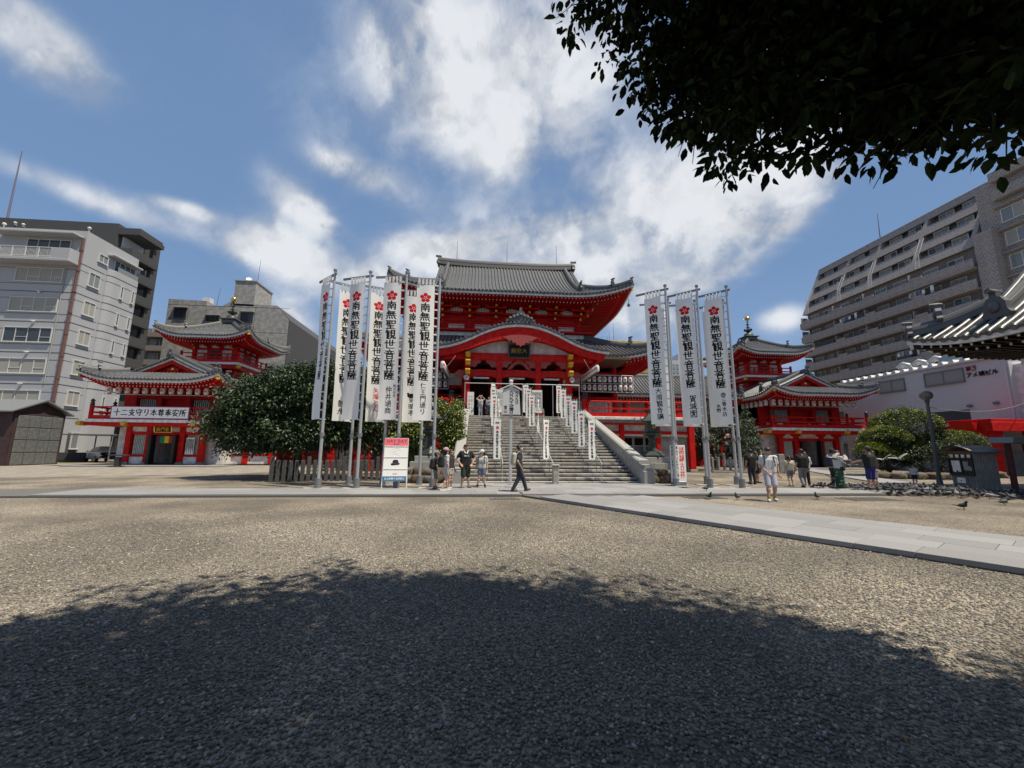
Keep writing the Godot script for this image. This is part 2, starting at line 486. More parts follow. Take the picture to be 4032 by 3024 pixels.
func ground() -> void:
	var g := mat("gravel_ground", 0.46, 0.415, 0.355, 0.95, "gravel", 0.62, 0.0, "rough_n")
	g.normal_scale = 0.45
	g.detail_enabled = true
	g.detail_blend_mode = BaseMaterial3D.BLEND_MODE_MUL
	g.detail_albedo = tex["patch"]
	g.detail_uv_layer = BaseMaterial3D.DETAIL_UV_2
	g.uv2_triplanar = true; g.uv2_world_triplanar = true
	g.uv2_scale = Vector3.ONE * 0.043
	var b := MB.new()
	b.quad(V(-400, 0, 300), V(400, 0, 300), V(400, 0, -500), V(-400, 0, -500))
	var o := put(self, "ground", b, g)
	tag(o, "pale tan gravel covering the whole temple forecourt", "ground", "", "structure")
	# concrete yard on the left
	b = MB.new()
	var yard := PackedVector3Array([V(-70, 0.004, -24.5), V(-24, 0.004, -23.8), V(-15, 0.004, -27.5), V(-12, 0.004, -34), V(-20, 0.004, -40), V(-70, 0.004, -48)])
	for i in range(1, yard.size() - 1): b.tri(yard[0], yard[i], yard[i + 1])
	o = put(self, "pavement", b, mat("yard", 0.30, 0.27, 0.225, 0.9, "stain", 0.22))
	tag(o, "worn concrete yard in front of the left pavilion", "pavement", "", "structure")
	for k in 4:
		var t: float = [0.29, 0.31, 0.33, 0.36][k]
		mat("slab_%d" % k, t, t * 1.0, t * 1.005, 0.7, "stone", 1.1, 0.0, "fine_n")
	mat("kerb", 0.17, 0.165, 0.155, 0.85, "fine", 0.8)
	# cross path, plaza before the stairs, diagonal path
	var path := thing("path", "grey granite slab path crossing before the temple stairs with a branch to the right corner", "path", Vector3.ZERO, 0, "", "structure")
	b = MB.new()
	b.box(V(3.0, 0.035, -15.55), V(90, 0.06, 2.2)); b.box(V(3.3, 0.034, -17.95), V(10.6, 0.058, 2.55))
	var dd := V(0.518, 0, 0.855).normalized()
	var ac := V(dd.z, 0, -dd.x)
	var p0 := V(1.62, 0, -14.46)
	b.xf = Transform3D(Basis(dd, Vector3.UP, dd.cross(Vector3.UP)), p0 + dd * 8.6 + ac * 1.65)
	b.box(V(0, 0.033, 0), V(17.5, 0.056, 3.28))
	put(path, "path_bed", b, M["kerb"])
	lay(path, V(-14, 0, -14.5), V(1, 0, 0), 15.6, V(0, 0, -1), 2.1, func(_m): return true, 3)
	lay(path, V(1.62, 0, -14.5), V(1, 0, 0), 21, V(0, 0, -1), 2.1, func(_m): return true, 3)
	lay(path, V(-1.5, 0, -16.62), V(1, 0, 0), 10.1, V(0, 0, -1), 2.55, func(_m): return true, 4)
	lay(path, p0 - dd * 1.5, dd, 14.5, ac, 3.28, func(m): return m.z > -14.0, 5)
	# farther path from the right pavilion's door
	b = MB.new()
	var q0 := V(31.5, 0, -37.5); var q1 := V(20.5, 0, -17.2)
	var qd := (q1 - q0).normalized(); var qa := V(qd.z, 0, -qd.x)
	b.xf = Transform3D(Basis(qd, Vector3.UP, qd.cross(Vector3.UP)), (q0 + q1) / 2)
	b.box(V(0, 0.03, 0), V((q1 - q0).length(), 0.07, 1.7), 0.01)
	o = put(self, "path_001", b, M["slab_2"])
	tag(o, "narrow pale stone path leading to the right pavilion door", "path", "", "structure")
	# low stone apron before the pavilions
	for s in [-1, 1]:
		o = put(self, "pavement", bx(V(CX + s * 30.9, 0.05, -38.2), V(12, 0.1, 3.0), 0.02), M["granite_grey"])
		tag(o, "stone apron before the %s pavilion door" % ("left" if s < 0 else "right"), "pavement", "", "structure")
	# loose stones near the camera
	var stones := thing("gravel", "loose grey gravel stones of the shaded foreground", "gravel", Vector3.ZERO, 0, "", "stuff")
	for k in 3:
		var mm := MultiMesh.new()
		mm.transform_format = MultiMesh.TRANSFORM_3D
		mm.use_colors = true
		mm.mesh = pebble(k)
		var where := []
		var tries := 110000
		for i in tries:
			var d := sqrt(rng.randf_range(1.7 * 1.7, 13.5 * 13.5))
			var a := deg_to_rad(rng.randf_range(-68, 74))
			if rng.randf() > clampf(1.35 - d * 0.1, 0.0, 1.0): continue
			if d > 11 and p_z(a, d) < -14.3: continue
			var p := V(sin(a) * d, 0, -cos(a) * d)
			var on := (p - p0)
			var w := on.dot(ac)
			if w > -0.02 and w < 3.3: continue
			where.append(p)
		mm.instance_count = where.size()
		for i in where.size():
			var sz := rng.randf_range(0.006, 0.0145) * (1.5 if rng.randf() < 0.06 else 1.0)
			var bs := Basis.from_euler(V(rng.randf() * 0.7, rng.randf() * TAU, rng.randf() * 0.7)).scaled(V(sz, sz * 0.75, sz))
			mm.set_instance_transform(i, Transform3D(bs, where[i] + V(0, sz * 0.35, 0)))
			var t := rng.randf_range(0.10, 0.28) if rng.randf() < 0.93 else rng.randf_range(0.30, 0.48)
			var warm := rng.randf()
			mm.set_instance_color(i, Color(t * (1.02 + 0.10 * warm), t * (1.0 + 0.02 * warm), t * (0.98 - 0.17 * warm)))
		var mi := MultiMeshInstance3D.new()
		mi.name = "pebbles"
		mi.multimesh = mm
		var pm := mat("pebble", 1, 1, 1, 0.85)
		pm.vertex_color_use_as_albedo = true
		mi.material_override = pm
		stones.add_child(mi, true)
	# fallen leaves
	for p in [[2.15, -2.5], [2.45, -2.35], [3.7, -3.3], [-0.9, -3.9], [4.9, -3.1], [1.2, -5.0], [-2.6, -3.3]]:
		var lf := MB.new()
		lf.sheet(leaf_rows(0.045, 0.02, 0.012))
		one("fallen_leaf", lf, mat("dry_leaf", 0.30, 0.17, 0.06, 0.7, "fine", 8.0), "dry brown leaf lying on the gravel %s" % ["below the right of centre", "just right of another fallen leaf", "beside the shadow edge at right", "left of centre in the shadow", "farthest right in the shadow", "near the shadow front edge", "at left in the shadow"][names.get("fallen_leaf", 0)], "fallen leaf", "dry leaves fallen on the gravel", V(p[0], 0.022, p[1]), rng.randf() * TAU)
	# iron gratings in the ground
	for gr in [[1.0, -13.9, 0.75, 0.28, "iron drain grating in the gravel left of the path corner"], [8.0, -14.0, 1.1, 0.5, "iron cover plate between the diagonal path and the cross path"], [13.6, -13.4, 1.5, 0.7, "iron cover with pale rim beside the pigeon flock"]]:
		var t := thing("drain_cover", gr[4], "drain cover", V(gr[0], 0, gr[1]))
		put(t, "rim", bx(V(0, 0.012, 0), V(gr[2] + 0.22, 0.02, gr[3] + 0.2), 0.004), M["kerb"])
		var n := int(gr[2] / 0.1)
		for k in n: put(t, "slat", bx(V(-gr[2] / 2 + (k + 0.5) * gr[2] / n, 0.026, 0), V(gr[2] / n * 0.6, 0.014, gr[3]), 0.003), M["grey_iron"] if M.has("grey_iron") else mat("grey_iron", 0.09, 0.088, 0.085, 0.7))

func p_z(a: float, d: float) -> float: return -cos(a) * d

func pebble(k: int) -> ArrayMesh:
	var b := MB.new()
	var r := RandomNumberGenerator.new()
	r.seed = 40 + k
	var t := (1.0 + sqrt(5.0)) / 2.0
	var p := []
	for s in [[0, 1, 2], [1, 2, 0], [2, 0, 1]]:
		for a in [-1.0, 1.0]:
			for c in [-t, t]:
				var w := [0.0, a, c]
				p.append(V(w[s.find(0)], w[s.find(1)], w[s.find(2)]).normalized() * r.randf_range(0.72, 1.15))
	for i in 12:
		for j in range(i + 1, 12):
			for l in range(j + 1, 12):
				var a: Vector3 = p[i].normalized(); var c: Vector3 = p[j].normalized(); var d: Vector3 = p[l].normalized()
				if a.distance_to(c) < 1.2 and a.distance_to(d) < 1.2 and c.distance_to(d) < 1.2: b.face3(p[i], p[j], p[l], Vector3.ZERO)
	return b.mesh()

func leaf_rows(l: float, w: float, bend: float) -> Array:   # a blade along +x from its stalk
	var rows := []
	for i in 5:
		var t := i / 4.0
		var half := w * sin(PI * pow(t, 0.8)) * (1.0 if i < 4 else 0.0)
		rows.append(PackedVector3Array([V(t * l, -bend * t * t * 2 + half * 0.35, -half), V(t * l, -bend * t * t * 2, 0), V(t * l, -bend * t * t * 2 + half * 0.35, half)]))
	return rows

# ---------------------------------------------------------------- tiled roofs
# Local frame: ridge along x. ax, az: half eaves; y0: eave height; dh: depth of the hip; rise(d): height gained d metres in from the eave.
class Roof:
	var ax := 10.0
	var az := 8.0
	var y0 := 5.0
	var dh := 3.0
	var lift := 1.0
	var reach := 5.0
	var s1 := 0.5
	var s2 := 0.02
	var dmax := -1.0      # where the slopes stop (walls above); -1: at the ridge
	func rise(d: float) -> float: return s1 * d + s2 * d * d
	func up(q: float) -> float: return lift * pow(clampf(1.0 - q / reach, 0.0, 1.0), 2.0)
	func rx() -> float: return ax - dh
	func half(side: int, d: float) -> float:    # half length of the slope at depth d; sides: 0 front, 1 right, 2 back, 3 left
		if side % 2 == 0: return ax - minf(d, dh)
		return az - d
	func depth(side: int) -> float:
		var full := az if side % 2 == 0 else dh
		return minf(full, dmax) if dmax > 0 else full
	func at(side: int, s: float, d: float, above := 0.0) -> Vector3:
		var a := ax if side % 2 == 0 else az
		var y := y0 + rise(d) + up(a - absf(s)) * clampf(1.0 - d / (reach * 0.9), 0.0, 1.0) + above
		match side:
			0: return Vector3(s, y, az - d)
			1: return Vector3(ax - d, y, -s)
			2: return Vector3(-s, y, -(az - d))
		return Vector3(-(ax - d), y, s)
	func eave(side: int, n := 24, inset := 0.0, below := 0.0) -> PackedVector3Array:
		var a := (ax if side % 2 == 0 else az) - inset
		var p := PackedVector3Array()
		for i in n + 1:
			var s := lerpf(-a, a, float(i) / n)
			var q := at(side, s, 0.0, -below)
			match side:
				0: q.z -= inset
				1: q.x -= inset
				2: q.z += inset
				3: q.x += inset
			p.append(q)
		return p

func rect(w: float, h: float, y := 0.0) -> PackedVector2Array:
	return PackedVector2Array([Vector2(-w / 2, y), Vector2(w / 2, y), Vector2(w / 2, y + h), Vector2(-w / 2, y + h)])

func ridge_sec(w: float, h: float) -> PackedVector2Array:
	var p := PackedVector2Array([Vector2(-w / 2, 0), Vector2(w / 2, 0), Vector2(w * 0.42, h * 0.45), Vector2(w * 0.46, h * 0.47), Vector2(w * 0.38, h * 0.72)])
	for i in 5: p.append(Vector2(cos(PI * i / 4), sin(PI * i / 4)) * w * 0.3 + Vector2(0, h * 0.75))
	p.append_array([Vector2(-w * 0.38, h * 0.72), Vector2(-w * 0.46, h * 0.47), Vector2(-w * 0.42, h * 0.45)])
	return p

func demon_tile(w: float, h: float) -> MB:   # end tile of a ridge, face towards +z
	var b := MB.new()
	var p := PackedVector2Array()
	for k in [[-0.5, 0], [0.5, 0], [0.62, 0.14], [0.5, 0.3], [0.46, 0.62], [0.3, 0.82], [0.16, 0.86], [0.14, 1.12], [0, 1.22], [-0.14, 1.12], [-0.16, 0.86], [-0.3, 0.82], [-0.46, 0.62], [-0.5, 0.3], [-0.62, 0.14]]: p.append(Vector2(k[0] * w, k[1] * h))
	b.prism(p, -w * 0.18, w * 0.16)
	b.ball(V(0, h * 0.45, w * 0.18), V(w * 0.26, h * 0.24, w * 0.16), 8, 6)
	b.tube(PackedVector3Array([V(0, h * 1.05, -w * 0.3), V(0, h * 1.12, w * 0.42)]), w * 0.15, w * 0.15, 8)
	return b

# builds the roof as a part of root; sides with single rows of round tiles are listed in rows
func roof(root: Node3D, r: Roof, at: Vector3, turn: float, rows: Array, pitch := 0.3, wall := 2.5, eave_red := "red_paint", ridge_h := 0.0, sides := [0, 1, 2, 3]) -> Node3D:
	var node := Node3D.new()
	node.name = "roof"
	root.add_child(node, true)
	node.position = at
	node.rotation.y = turn
	var rad := pitch * 0.29
	for side in sides:
		var dm := r.depth(side)
		var grid := []
		for i in 15:
			var d := dm * i / 14.0
			var w := r.half(side, d)
			var line := PackedVector3Array()
			for k in 33: line.append(r.at(side, lerpf(-w, w, k / 32.0), d))
			grid.append(line)
		var b := MB.new()
		b.sheet(grid)
		put(node, "roof_slope", b, M["roof_valley"])
		if side in rows:
			var a := r.half(side, 0.0)
			var n := int(2 * a / pitch)
			var joined := MB.new()
			for i in n + 1:
				var s := (i - n / 2.0) * pitch
				var top := dm
				var hip := a - absf(s)
				if side % 2 == 0: top = minf(dm, hip) if absf(s) > r.rx() else dm
				else: top = minf(dm, hip)
				if top < 0.25: continue
				var path := PackedVector3Array()
				var m := maxi(2, int(top / 0.55))
				for k in m + 1: path.append(r.at(side, s, lerpf(-0.07, top, float(k) / m), rad * 0.25))
				var t := MB.new()
				t.tube(path, rad, rad, 6, false, true)
				var dir := (path[0] - path[1]).normalized()      # round end disc at the eave
				t.tube(PackedVector3Array([path[0] - V(0, rad * 0.25, 0) - dir * 0.02, path[0] - V(0, rad * 0.25, 0) + dir * 0.05]), rad * 1.12, rad * 1.12, 10)
				put(node, "tile_row", t, M["roof_tile"])
		# white fascia, tile edge, red board
		var e := r.eave(side, 24, 0.06)
		var out := MB.new()
		out.sweep(e, rect(0.14, 0.2, -0.3))
		put(node, "white_fascia", out, M["white_paint"])
		out = MB.new()
		out.sweep(r.eave(side, 24, 0.0), rect(0.16, 0.11, -0.10))
		put(node, "eave_edge", out, M["ridge_tile"])
		# soffit and rafters
		var ends := MB.new()
		var raf := MB.new()
		var sof := []
		for i in 3:
			var ins: float = [0.15, 1.05, wall][i]
			sof.append(r.eave(side, 24, ins, [0.30, 0.33, 0.42][i]))
		b = MB.new()
		b.sheet(sof, true)
		put(node, "soffit", b, M[eave_red])
		var step := maxf(0.26, pitch * 0.95)
		var a2 := r.half(side, 0.0) - 0.35
		var nr := int(2 * a2 / step)
		for i in nr + 1:
			var s := (i - nr / 2.0) * step
			for row in 2:
				var d0: float = [0.22, 1.0][row]
				var d1: float = [1.25, wall][row]
				d1 = minf(d1, r.half(side, 0) - absf(s) + 0.2)
				if d1 < d0 + 0.1: continue
				var y0: float = [-0.36, -0.50][row]
				var p := r.at(side, s, 0, y0)
				var q := r.at(side, s, 0, y0 + 0.02 - 0.05 * row)
				var inw := (r.at(side, s, 1.0) - r.at(side, s, 0.0)) * V(1, 0, 1)
				p += inw * d0; q += inw * d1
				raf.sweep(PackedVector3Array([p, q]), rect(0.10, 0.12, -0.06))
				ends.sweep(PackedVector3Array([p - inw * 0.012, p + inw * 0.01]), rect(0.085, 0.105, -0.0525))
		stuff(put(node, "rafters", raf, M[eave_red]))
		stuff(put(node, "rafter_ends", ends, M["white_paint"] if eave_red != "black_wood_and_shade" else M["pale_end"]))
	# hip ridges and corner beams
	for sx in [-1, 1]:
		for sz in [-1, 1]:
			var hp := PackedVector3Array()
			var dm2 := minf(r.depth(0), r.dh)
			for k in 9:
				var d := lerpf(dm2, 0.12, k / 8.0)
				var q := r.at(0, r.ax - d, d)
				hp.append(V(q.x * sx, q.y + 0.02, q.z * sz))
			var hb := MB.new()
			hb.sweep(hp, ridge_sec(pitch * 1.25, pitch * 1.5))
			put(node, "hip_ridge", hb, M["ridge_tile"])
			var dirv := (hp[8] - hp[7]) * V(1, 0, 1)
			var yaw := atan2(dirv.x, dirv.z)
			put(node, "ridge_end_tile", demon_tile(pitch * 1.5, pitch * 1.9), M["ridge_tile"], hp[5] + V(0, pitch * 1.0, 0), yaw)
			put(node, "ridge_end_tile", demon_tile(pitch * 1.3, pitch * 1.5), M["ridge_tile"], hp[8] + V(0, 0.05, 0), yaw)
			var cb := MB.new()
			var tip := hp[8] + V(0, -0.42, 0)
			var back := tip - V(sx, 0, sz) * wall * 0.9 - V(0, 0.55, 0)
			cb.sweep(PackedVector3Array([tip, back]), rect(0.22, 0.28, -0.2))
			put(node, "corner_beam", cb, M[eave_red])
			var cap := MB.new()
			cap.sweep(PackedVector3Array([tip + dirv.normalized() * 0.05, tip - dirv.normalized() * 0.06]), rect(0.25, 0.31, -0.215))
			put(node, "corner_cap", cap, M["white_paint"] if eave_red == "black_wood_and_shade" else M["gold"])
	if ridge_h > 0:
		var top := r.y0 + r.rise(r.az)
		var rb := MB.new()
		var x0 := r.rx() + 0.15
		var path := PackedVector3Array()
		for k in 13:
			var x := lerpf(-x0, x0, k / 12.0)
			path.append(V(x, top - 0.1 + 0.012 * ridge_h * pow(absf(x) / x0, 3.0) * 20.0, 0))
		rb.sweep(path, ridge_sec(ridge_h * 0.62, ridge_h))
		put(node, "main_ridge", rb, M["ridge_tile"])
		for s in [-1, 1]: put(node, "ridge_end_tile", demon_tile(ridge_h * 0.95, ridge_h * 1.15), M["ridge_tile"], V(s * (x0 + 0.05), top - 0.05, 0), PI / 2 * s)
		# gables
		for s in [-1, 1]:
			var hw := r.az - r.dh
			var poly := PackedVector2Array()
			for k in 13:
				var z := lerpf(-hw, hw, k / 12.0)
				poly.append(Vector2(z, r.y0 + r.rise(r.az - absf(z)) - 0.12))
			poly.append(Vector2(hw, r.y0 + r.rise(r.dh) - 0.3)); poly.append(Vector2(-hw, r.y0 + r.rise(r.dh) - 0.3))
			var gb := MB.new()
			gb.xf = Transform3D(Basis(Vector3.UP, PI / 2), V(s * (r.rx() - 0.75) , 0, 0))
			gb.prism(poly, -0.1, 0.1)
			put(node, "gable_wall", gb, M["dark_red"])
			for h in [-1, 1]:
				var edge := PackedVector3Array()
				for k in 9:
					var z := lerpf(0.0, hw + 0.1, k / 8.0)
					edge.append(V(s * (r.rx() - 0.12), r.y0 + r.rise(r.az - z) - 0.05, z * h))
				var wb := MB.new()
				wb.sweep(edge, rect(0.14, 0.2, -0.2))
				put(node, "bargeboard", wb, M["white_paint"])
				var rb2 := MB.new()
				for k in edge.size(): edge[k].x -= s * 0.1
				rb2.sweep(edge, rect(0.12, 0.36, -0.56))
				put(node, "bargeboard", rb2, M[eave_red])
				var dr := PackedVector3Array()      # descending ridge along the gable's edge
				for k in 9:
					var z := lerpf(0.1, hw + 0.52 * r.dh, k / 8.0)
					dr.append(V(s * (r.rx() - 0.85), r.y0 + r.rise(r.az - z) + 0.02, z * h))
				var db := MB.new()
				db.sweep(dr, ridge_sec(pitch * 1.25, pitch * 1.6))
				put(node, "descending_ridge", db, M["ridge_tile"])
				put(node, "ridge_end_tile", demon_tile(pitch * 2.0, pitch * 2.6), M["ridge_tile"], dr[8] + V(0, 0.05, 0), 0.0 if h > 0 else PI)
				var vt := PackedVector3Array()      # verge tiles
				for k in 9:
					var z := lerpf(0.0, hw, k / 8.0)
					vt.append(V(s * r.rx(), r.y0 + r.rise(r.az - z) + 0.02, z * h))
				var vb := MB.new()
				vb.tube(vt, pitch * 0.34, pitch * 0.34, 8)
				for k in int(hw / (pitch * 0.9)):
					var z := (k + 0.5) * pitch * 0.9
					var y := r.y0 + r.rise(r.az - z)
					vb.tube(PackedVector3Array([V(s * (r.rx() - 0.2), y, z * h), V(s * (r.rx() + 0.12), y - 0.02, z * h)]), pitch * 0.26, pitch * 0.26, 7)
				put(node, "verge_tiles", vb, M["roof_tile"])
			var orn := MB.new()
			var op := PackedVector2Array()
			for k in [[0, 0.32], [0.32, 0.14], [0.62, 0.05], [0.44, -0.08], [0.5, -0.24], [0.2, -0.2], [0, -0.5], [-0.2, -0.2], [-0.5, -0.24], [-0.44, -0.08], [-0.62, 0.05], [-0.32, 0.14]]: op.append(Vector2(k[0], k[1]) * maxf(0.9, hw * 0.3))
			orn.xf = Transform3D(Basis(Vector3.UP, PI / 2 * s), V(s * (r.rx() - 0.42), r.y0 + r.rise(r.az) - 0.75 - hw * 0.1, 0))
			orn.prism(op, -0.05, 0.06)
			put(node, "gable_pendant", orn, M[eave_red])
			var boss := MB.new()
			boss.xf = orn.xf
			boss.ball(V(0, 0.02, 0.1), V(0.16, 0.16, 0.09), 10, 6)
			put(node, "gold_boss", boss, M["brass"])
	return node

# ---------------------------------------------------------------- red railings, posts
func finial_post(root: Node3D, at: Vector3, h: float, w := 0.32) -> void:
	var b := MB.new()
	b.tube(PackedVector3Array([V(0, 0, 0), V(0, h, 0)]), w / 2, w / 2, 16)
	put(root, "rail_post", b, M["red_paint"], at)
	b = MB.new()
	b.lathe(V(0, h, 0), PackedVector2Array([Vector2(w * 0.52, 0), Vector2(w * 0.52, 0.12), Vector2(w * 0.44, 0.13), Vector2(w * 0.44, 0.2), Vector2(w * 0.52, 0.22), Vector2(w * 0.52, 0.27), Vector2(w * 0.3, 0.29), Vector2(w * 0.3, 0.33), Vector2(w * 0.5, 0.38), Vector2(w * 0.5, 0.46), Vector2(w * 0.3, 0.54), Vector2(0.02, 0.6), Vector2(0, 0.63)]), 16)
	put(root, "onion_finial", b, M["black_iron"], at)

func red_rail(root: Node3D, a: Vector3, c: Vector3, h := 1.1, bay := 1.8, beyond := 0.0) -> void:
	var d := (c - a).normalized()
	var l := a.distance_to(c)
	for k in 3:
		var b := MB.new()
		var y: float = [h, h * 0.55, 0.1][k]
		if k == 0: b.tube(PackedVector3Array([a - d * beyond + V(0, y, 0), c + d * beyond + V(0, y, 0)]), 0.065, 0.065, 10)
		else: b.sweep(PackedVector3Array([a + V(0, y, 0), c + V(0, y, 0)]), rect(0.11, 0.13 if k == 1 else 0.34, -0.06 if k == 1 else -0.1))
		put(root, "rail", b, M["red_paint"])
	var n := maxi(1, int(round(l / bay)))
	for i in n + 1:
		var p := a + d * l * i / n
		var b := MB.new()
		b.box(V(0, h * 0.46, 0), V(0.12, h * 0.92, 0.12), 0.01)
		b.box(V(0, h * 0.9, 0), V(0.2, 0.09, 0.2), 0.02)
		put(root, "baluster", b, M["red_paint"], p, atan2(d.x, d.z))

func box_part(root: Node, called: String, mn: Vector3, mx: Vector3, m: String, bevel := 0.0) -> MeshInstance3D:
	return put(root, called, bx(V(0, 0, 0), mx - mn, bevel), M[m], (mn + mx) / 2)

func bracket_set(root: Node, at: Vector3, out: Vector3, size := 1.0, gold := true) -> void:   # stepped brackets under an eave
	var b := MB.new()
	var side := out.cross(Vector3.UP)
	for k in 3:
		var w := (0.55 + 0.5 * k) * size
		var p := out * (0.42 * k * size) + V(0, (0.1 + 0.42 * k) * size, 0)
		b.xf = Transform3D(Basis(side, Vector3.UP, -out), p)
		b.box(V(0, 0, 0), V(w * 1.25, 0.18 * size, 0.2 * size), 0.02)
		b.box(V(0, 0.02, -0.2 * size), V(0.19 * size, 0.2 * size, 0.7 * size), 0.02)
		for e in [-1, 0, 1]: b.box(V(e * w * 0.52, 0.17 * size, 0), V(0.26 * size, 0.15 * size, 0.26 * size), 0.03)
	put(root, "bracket", b, M["dark_red"], at)
	if gold:
		b = MB.new()
		for k in 3:
			b.xf = Transform3D(Basis(side, Vector3.UP, -out), out * (0.42 * k * size) + V(0, (0.12 + 0.42 * k) * size, 0))
			b.box(V(0, 0.0, -0.56 * size), V(0.2 * size, 0.21 * size, 0.03))
		put(root, "gold_cap", b, M["gold"], at)

# ---------------------------------------------------------------- main hall
func kara_top(dx: float) -> float:   # height of the curved porch gable's white line, dx from its middle
	var xs := [0.0, 1.1, 2.0, 2.95, 3.85, 4.9, 5.8, 6.75]
	var ys := [11.05, 10.96, 10.72, 10.34, 9.88, 9.45, 9.22, 9.1]
	var a := absf(dx)
	for i in 7:
		if a <= xs[i + 1]:
			var t: float = (a - xs[i]) / (xs[i + 1] - xs[i])
			var i0 := maxi(i - 1, 0)
			return cubic_interpolate(ys[i], ys[i + 1], ys[i0] if i > 0 else ys[1], ys[mini(i + 2, 7)], t)
	return 9.1 + (a - 6.75) * -0.05

func kara_low(dx: float) -> float:
	return kara_top(dx) - lerpf(1.08, 0.62, clampf(absf(dx) / 5.0, 0, 1))

func temple() -> void:
	mat("pale_end", 0.6, 0.58, 0.5, 0.7)
	mat("mortar_red", 0.45, 0.07, 0.06, 0.6, "fine", 2.0)
	var t := thing("temple_hall", "large red temple hall with two tiled roofs and a curved porch gable", "temple", V(CX, 0, 0))
	# upper roof
	var r := Roof.new()
	r.ax = 11.6; r.az = 9.2; r.dh = 3.85; r.y0 = 16.25; r.lift = 1.3; r.reach = 6.0; r.s1 = 0.42; r.s2 = 0.032
	roof(t, r, V(0, 0, -45.2), 0, [0, 1, 3], 0.36, 3.6, "dark_red", 0.95)
	for x in [-5.9, 0.0, 5.95]:
		var rod := MB.new()
		rod.tube(PackedVector3Array([V(x, 23.6, -45.2), V(x, 26.0, -45.2)]), 0.035, 0.02, 6)
		put(t, "lightning_rod", rod, M["grey_steel"])
	# lower roof
	var q := Roof.new()
	q.ax = 13.3; q.az = 12.2; q.dh = 6.2; q.dmax = 6.0; q.y0 = 9.75; q.lift = 1.15; q.reach = 5.0; q.s1 = 0.44; q.s2 = 0.012
	roof(t, q, V(0, 0, -45.7), 0, [0, 1, 3], 0.36, 2.6, "dark_red", 0.0)
	# upper storey
	box_part(t, "upper_wall", V(-6.9, 11.0, -51), V(6.9, 17.2, -39.7), "dark_red")
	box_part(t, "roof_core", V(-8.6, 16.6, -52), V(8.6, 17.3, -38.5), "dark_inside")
	box_part(t, "white_band", V(-7.6, 12.72, -39.69), V(7.6, 13.12, -39.1), "white_wall", 0.03)
	box_part(t, "gallery_floor", V(-8.2, 13.15, -39.7), V(8.2, 13.34, -38.6), "dark_red", 0.02)
	box_part(t, "gallery_rail", V(-8.2, 13.9, -38.75), V(8.2, 14.0, -38.65), "dark_red", 0.02)
	box_part(t, "gallery_rail", V(-8.2, 13.6, -38.73), V(8.2, 13.68, -38.66), "dark_red", 0.02)
	var px := [-6.75, -4.1, -1.5, 1.8, 4.45, 7.05]
	for i in 6:
		var col := MB.new()
		col.tube(PackedVector3Array([V(px[i], 13.2, -39.6), V(px[i], 15.4, -39.6)]), 0.19, 0.19, 12)
		put(t, "column", col, M["dark_red"])
		bracket_set(t, V(px[i], 14.55, -39.4), V(0, 0, 1), 1.05)
		if i < 5:
			var w: float = px[i + 1] - px[i]
			box_part(t, "window_panel", V(px[i] + w * 0.2, 13.42, -39.68), V(px[i] + w * 0.8, 14.05, -39.62), "white_wall", 0.01)
			box_part(t, "tie_beam", V(px[i], 14.35, -39.72), V(px[i + 1], 14.6, -39.5), "dark_red", 0.01)
			var mid: float = (px[i] + px[i + 1]) / 2
			for k in 5: box_part(t, "transom_panel", V(mid + (k - 2) * 0.26 - 0.11, 15.25, -39.3), V(mid + (k - 2) * 0.26 + 0.11, 15.72 - 0.1 * absf(k - 2) * 0.8, -39.24), "white_wall")
			box_part(t, "tie_beam", V(px[i], 15.0, -39.55), V(px[i + 1], 15.2, -39.1), "dark_red", 0.01)
	for s in [-1, 1]:
		bracket_set(t, V(s * 7.3, 14.9, -39.2), V(s * 0.7, 0, 0.7), 1.3)
		var bell := MB.new()
		bell.lathe(V(s * 11.2, 15.4, -36.4), PackedVector2Array([Vector2(0.16, 0), Vector2(0.13, 0.1), Vector2(0.12, 0.26), Vector2(0.03, 0.33), Vector2(0.015, 0.75)]), 10)
		put(t, "wind_bell", bell, M["bronze"])
	# lower storey: floor, columns, beams, dark interior
	box_part(t, "floor_slab", V(-13.6, 3.75, -52), V(13.6, 4.05, -30.6), "granite_grey", 0.02)
	box_part(t, "back_wall", V(-9.5, 4.05, -52), V(9.5, 11.4, -51.5), "dark_red")
	box_part(t, "side_wall", V(-9.7, 4.05, -51.9), V(-9.4, 10.4, -36.2), "dark_red")
	box_part(t, "side_wall", V(9.4, 4.05, -51.9), V(9.7, 10.4, -36.2), "dark_red")
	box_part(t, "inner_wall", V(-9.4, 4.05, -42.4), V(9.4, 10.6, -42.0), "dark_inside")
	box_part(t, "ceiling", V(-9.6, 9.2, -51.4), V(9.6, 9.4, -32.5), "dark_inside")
	for x in [-9.4, -6.7, -4.4, 4.4, 6.7, 9.4]:
		var col := MB.new()
		col.tube(PackedVector3Array([V(x, 4.05, -36.2), V(x, 9.2, -36.2)]), 0.21, 0.21, 14)
		put(t, "column", col, M["red_paint"])
	for s in [-1, 1]:
		for k in 2:
			var x0: float = s * [4.4, 6.7][k]; var x1: float = s * [6.7, 9.4][k]
			box_part(t, "wall_panel", V(minf(x0, x1), 4.9, -36.32), V(maxf(x0, x1), 6.1, -36.24), "white_wall")
			box_part(t, "wall_panel", V(minf(x0, x1), 7.3, -36.32), V(maxf(x0, x1), 8.4, -36.24), "white_wall")
			for y in [4.6, 6.2, 7.0, 8.5]: box_part(t, "tie_beam", V(minf(x0, x1), y, -36.4), V(maxf(x0, x1), y + 0.26, -36.05), "red_paint", 0.02)
			for j in 9: box_part(t, "window_bar", V(x0 + s * (0.35 + j * 0.19) - 0.035, 5.0, -36.2), V(x0 + s * (0.35 + j * 0.19) + 0.035, 6.05, -36.13), "white_paint")
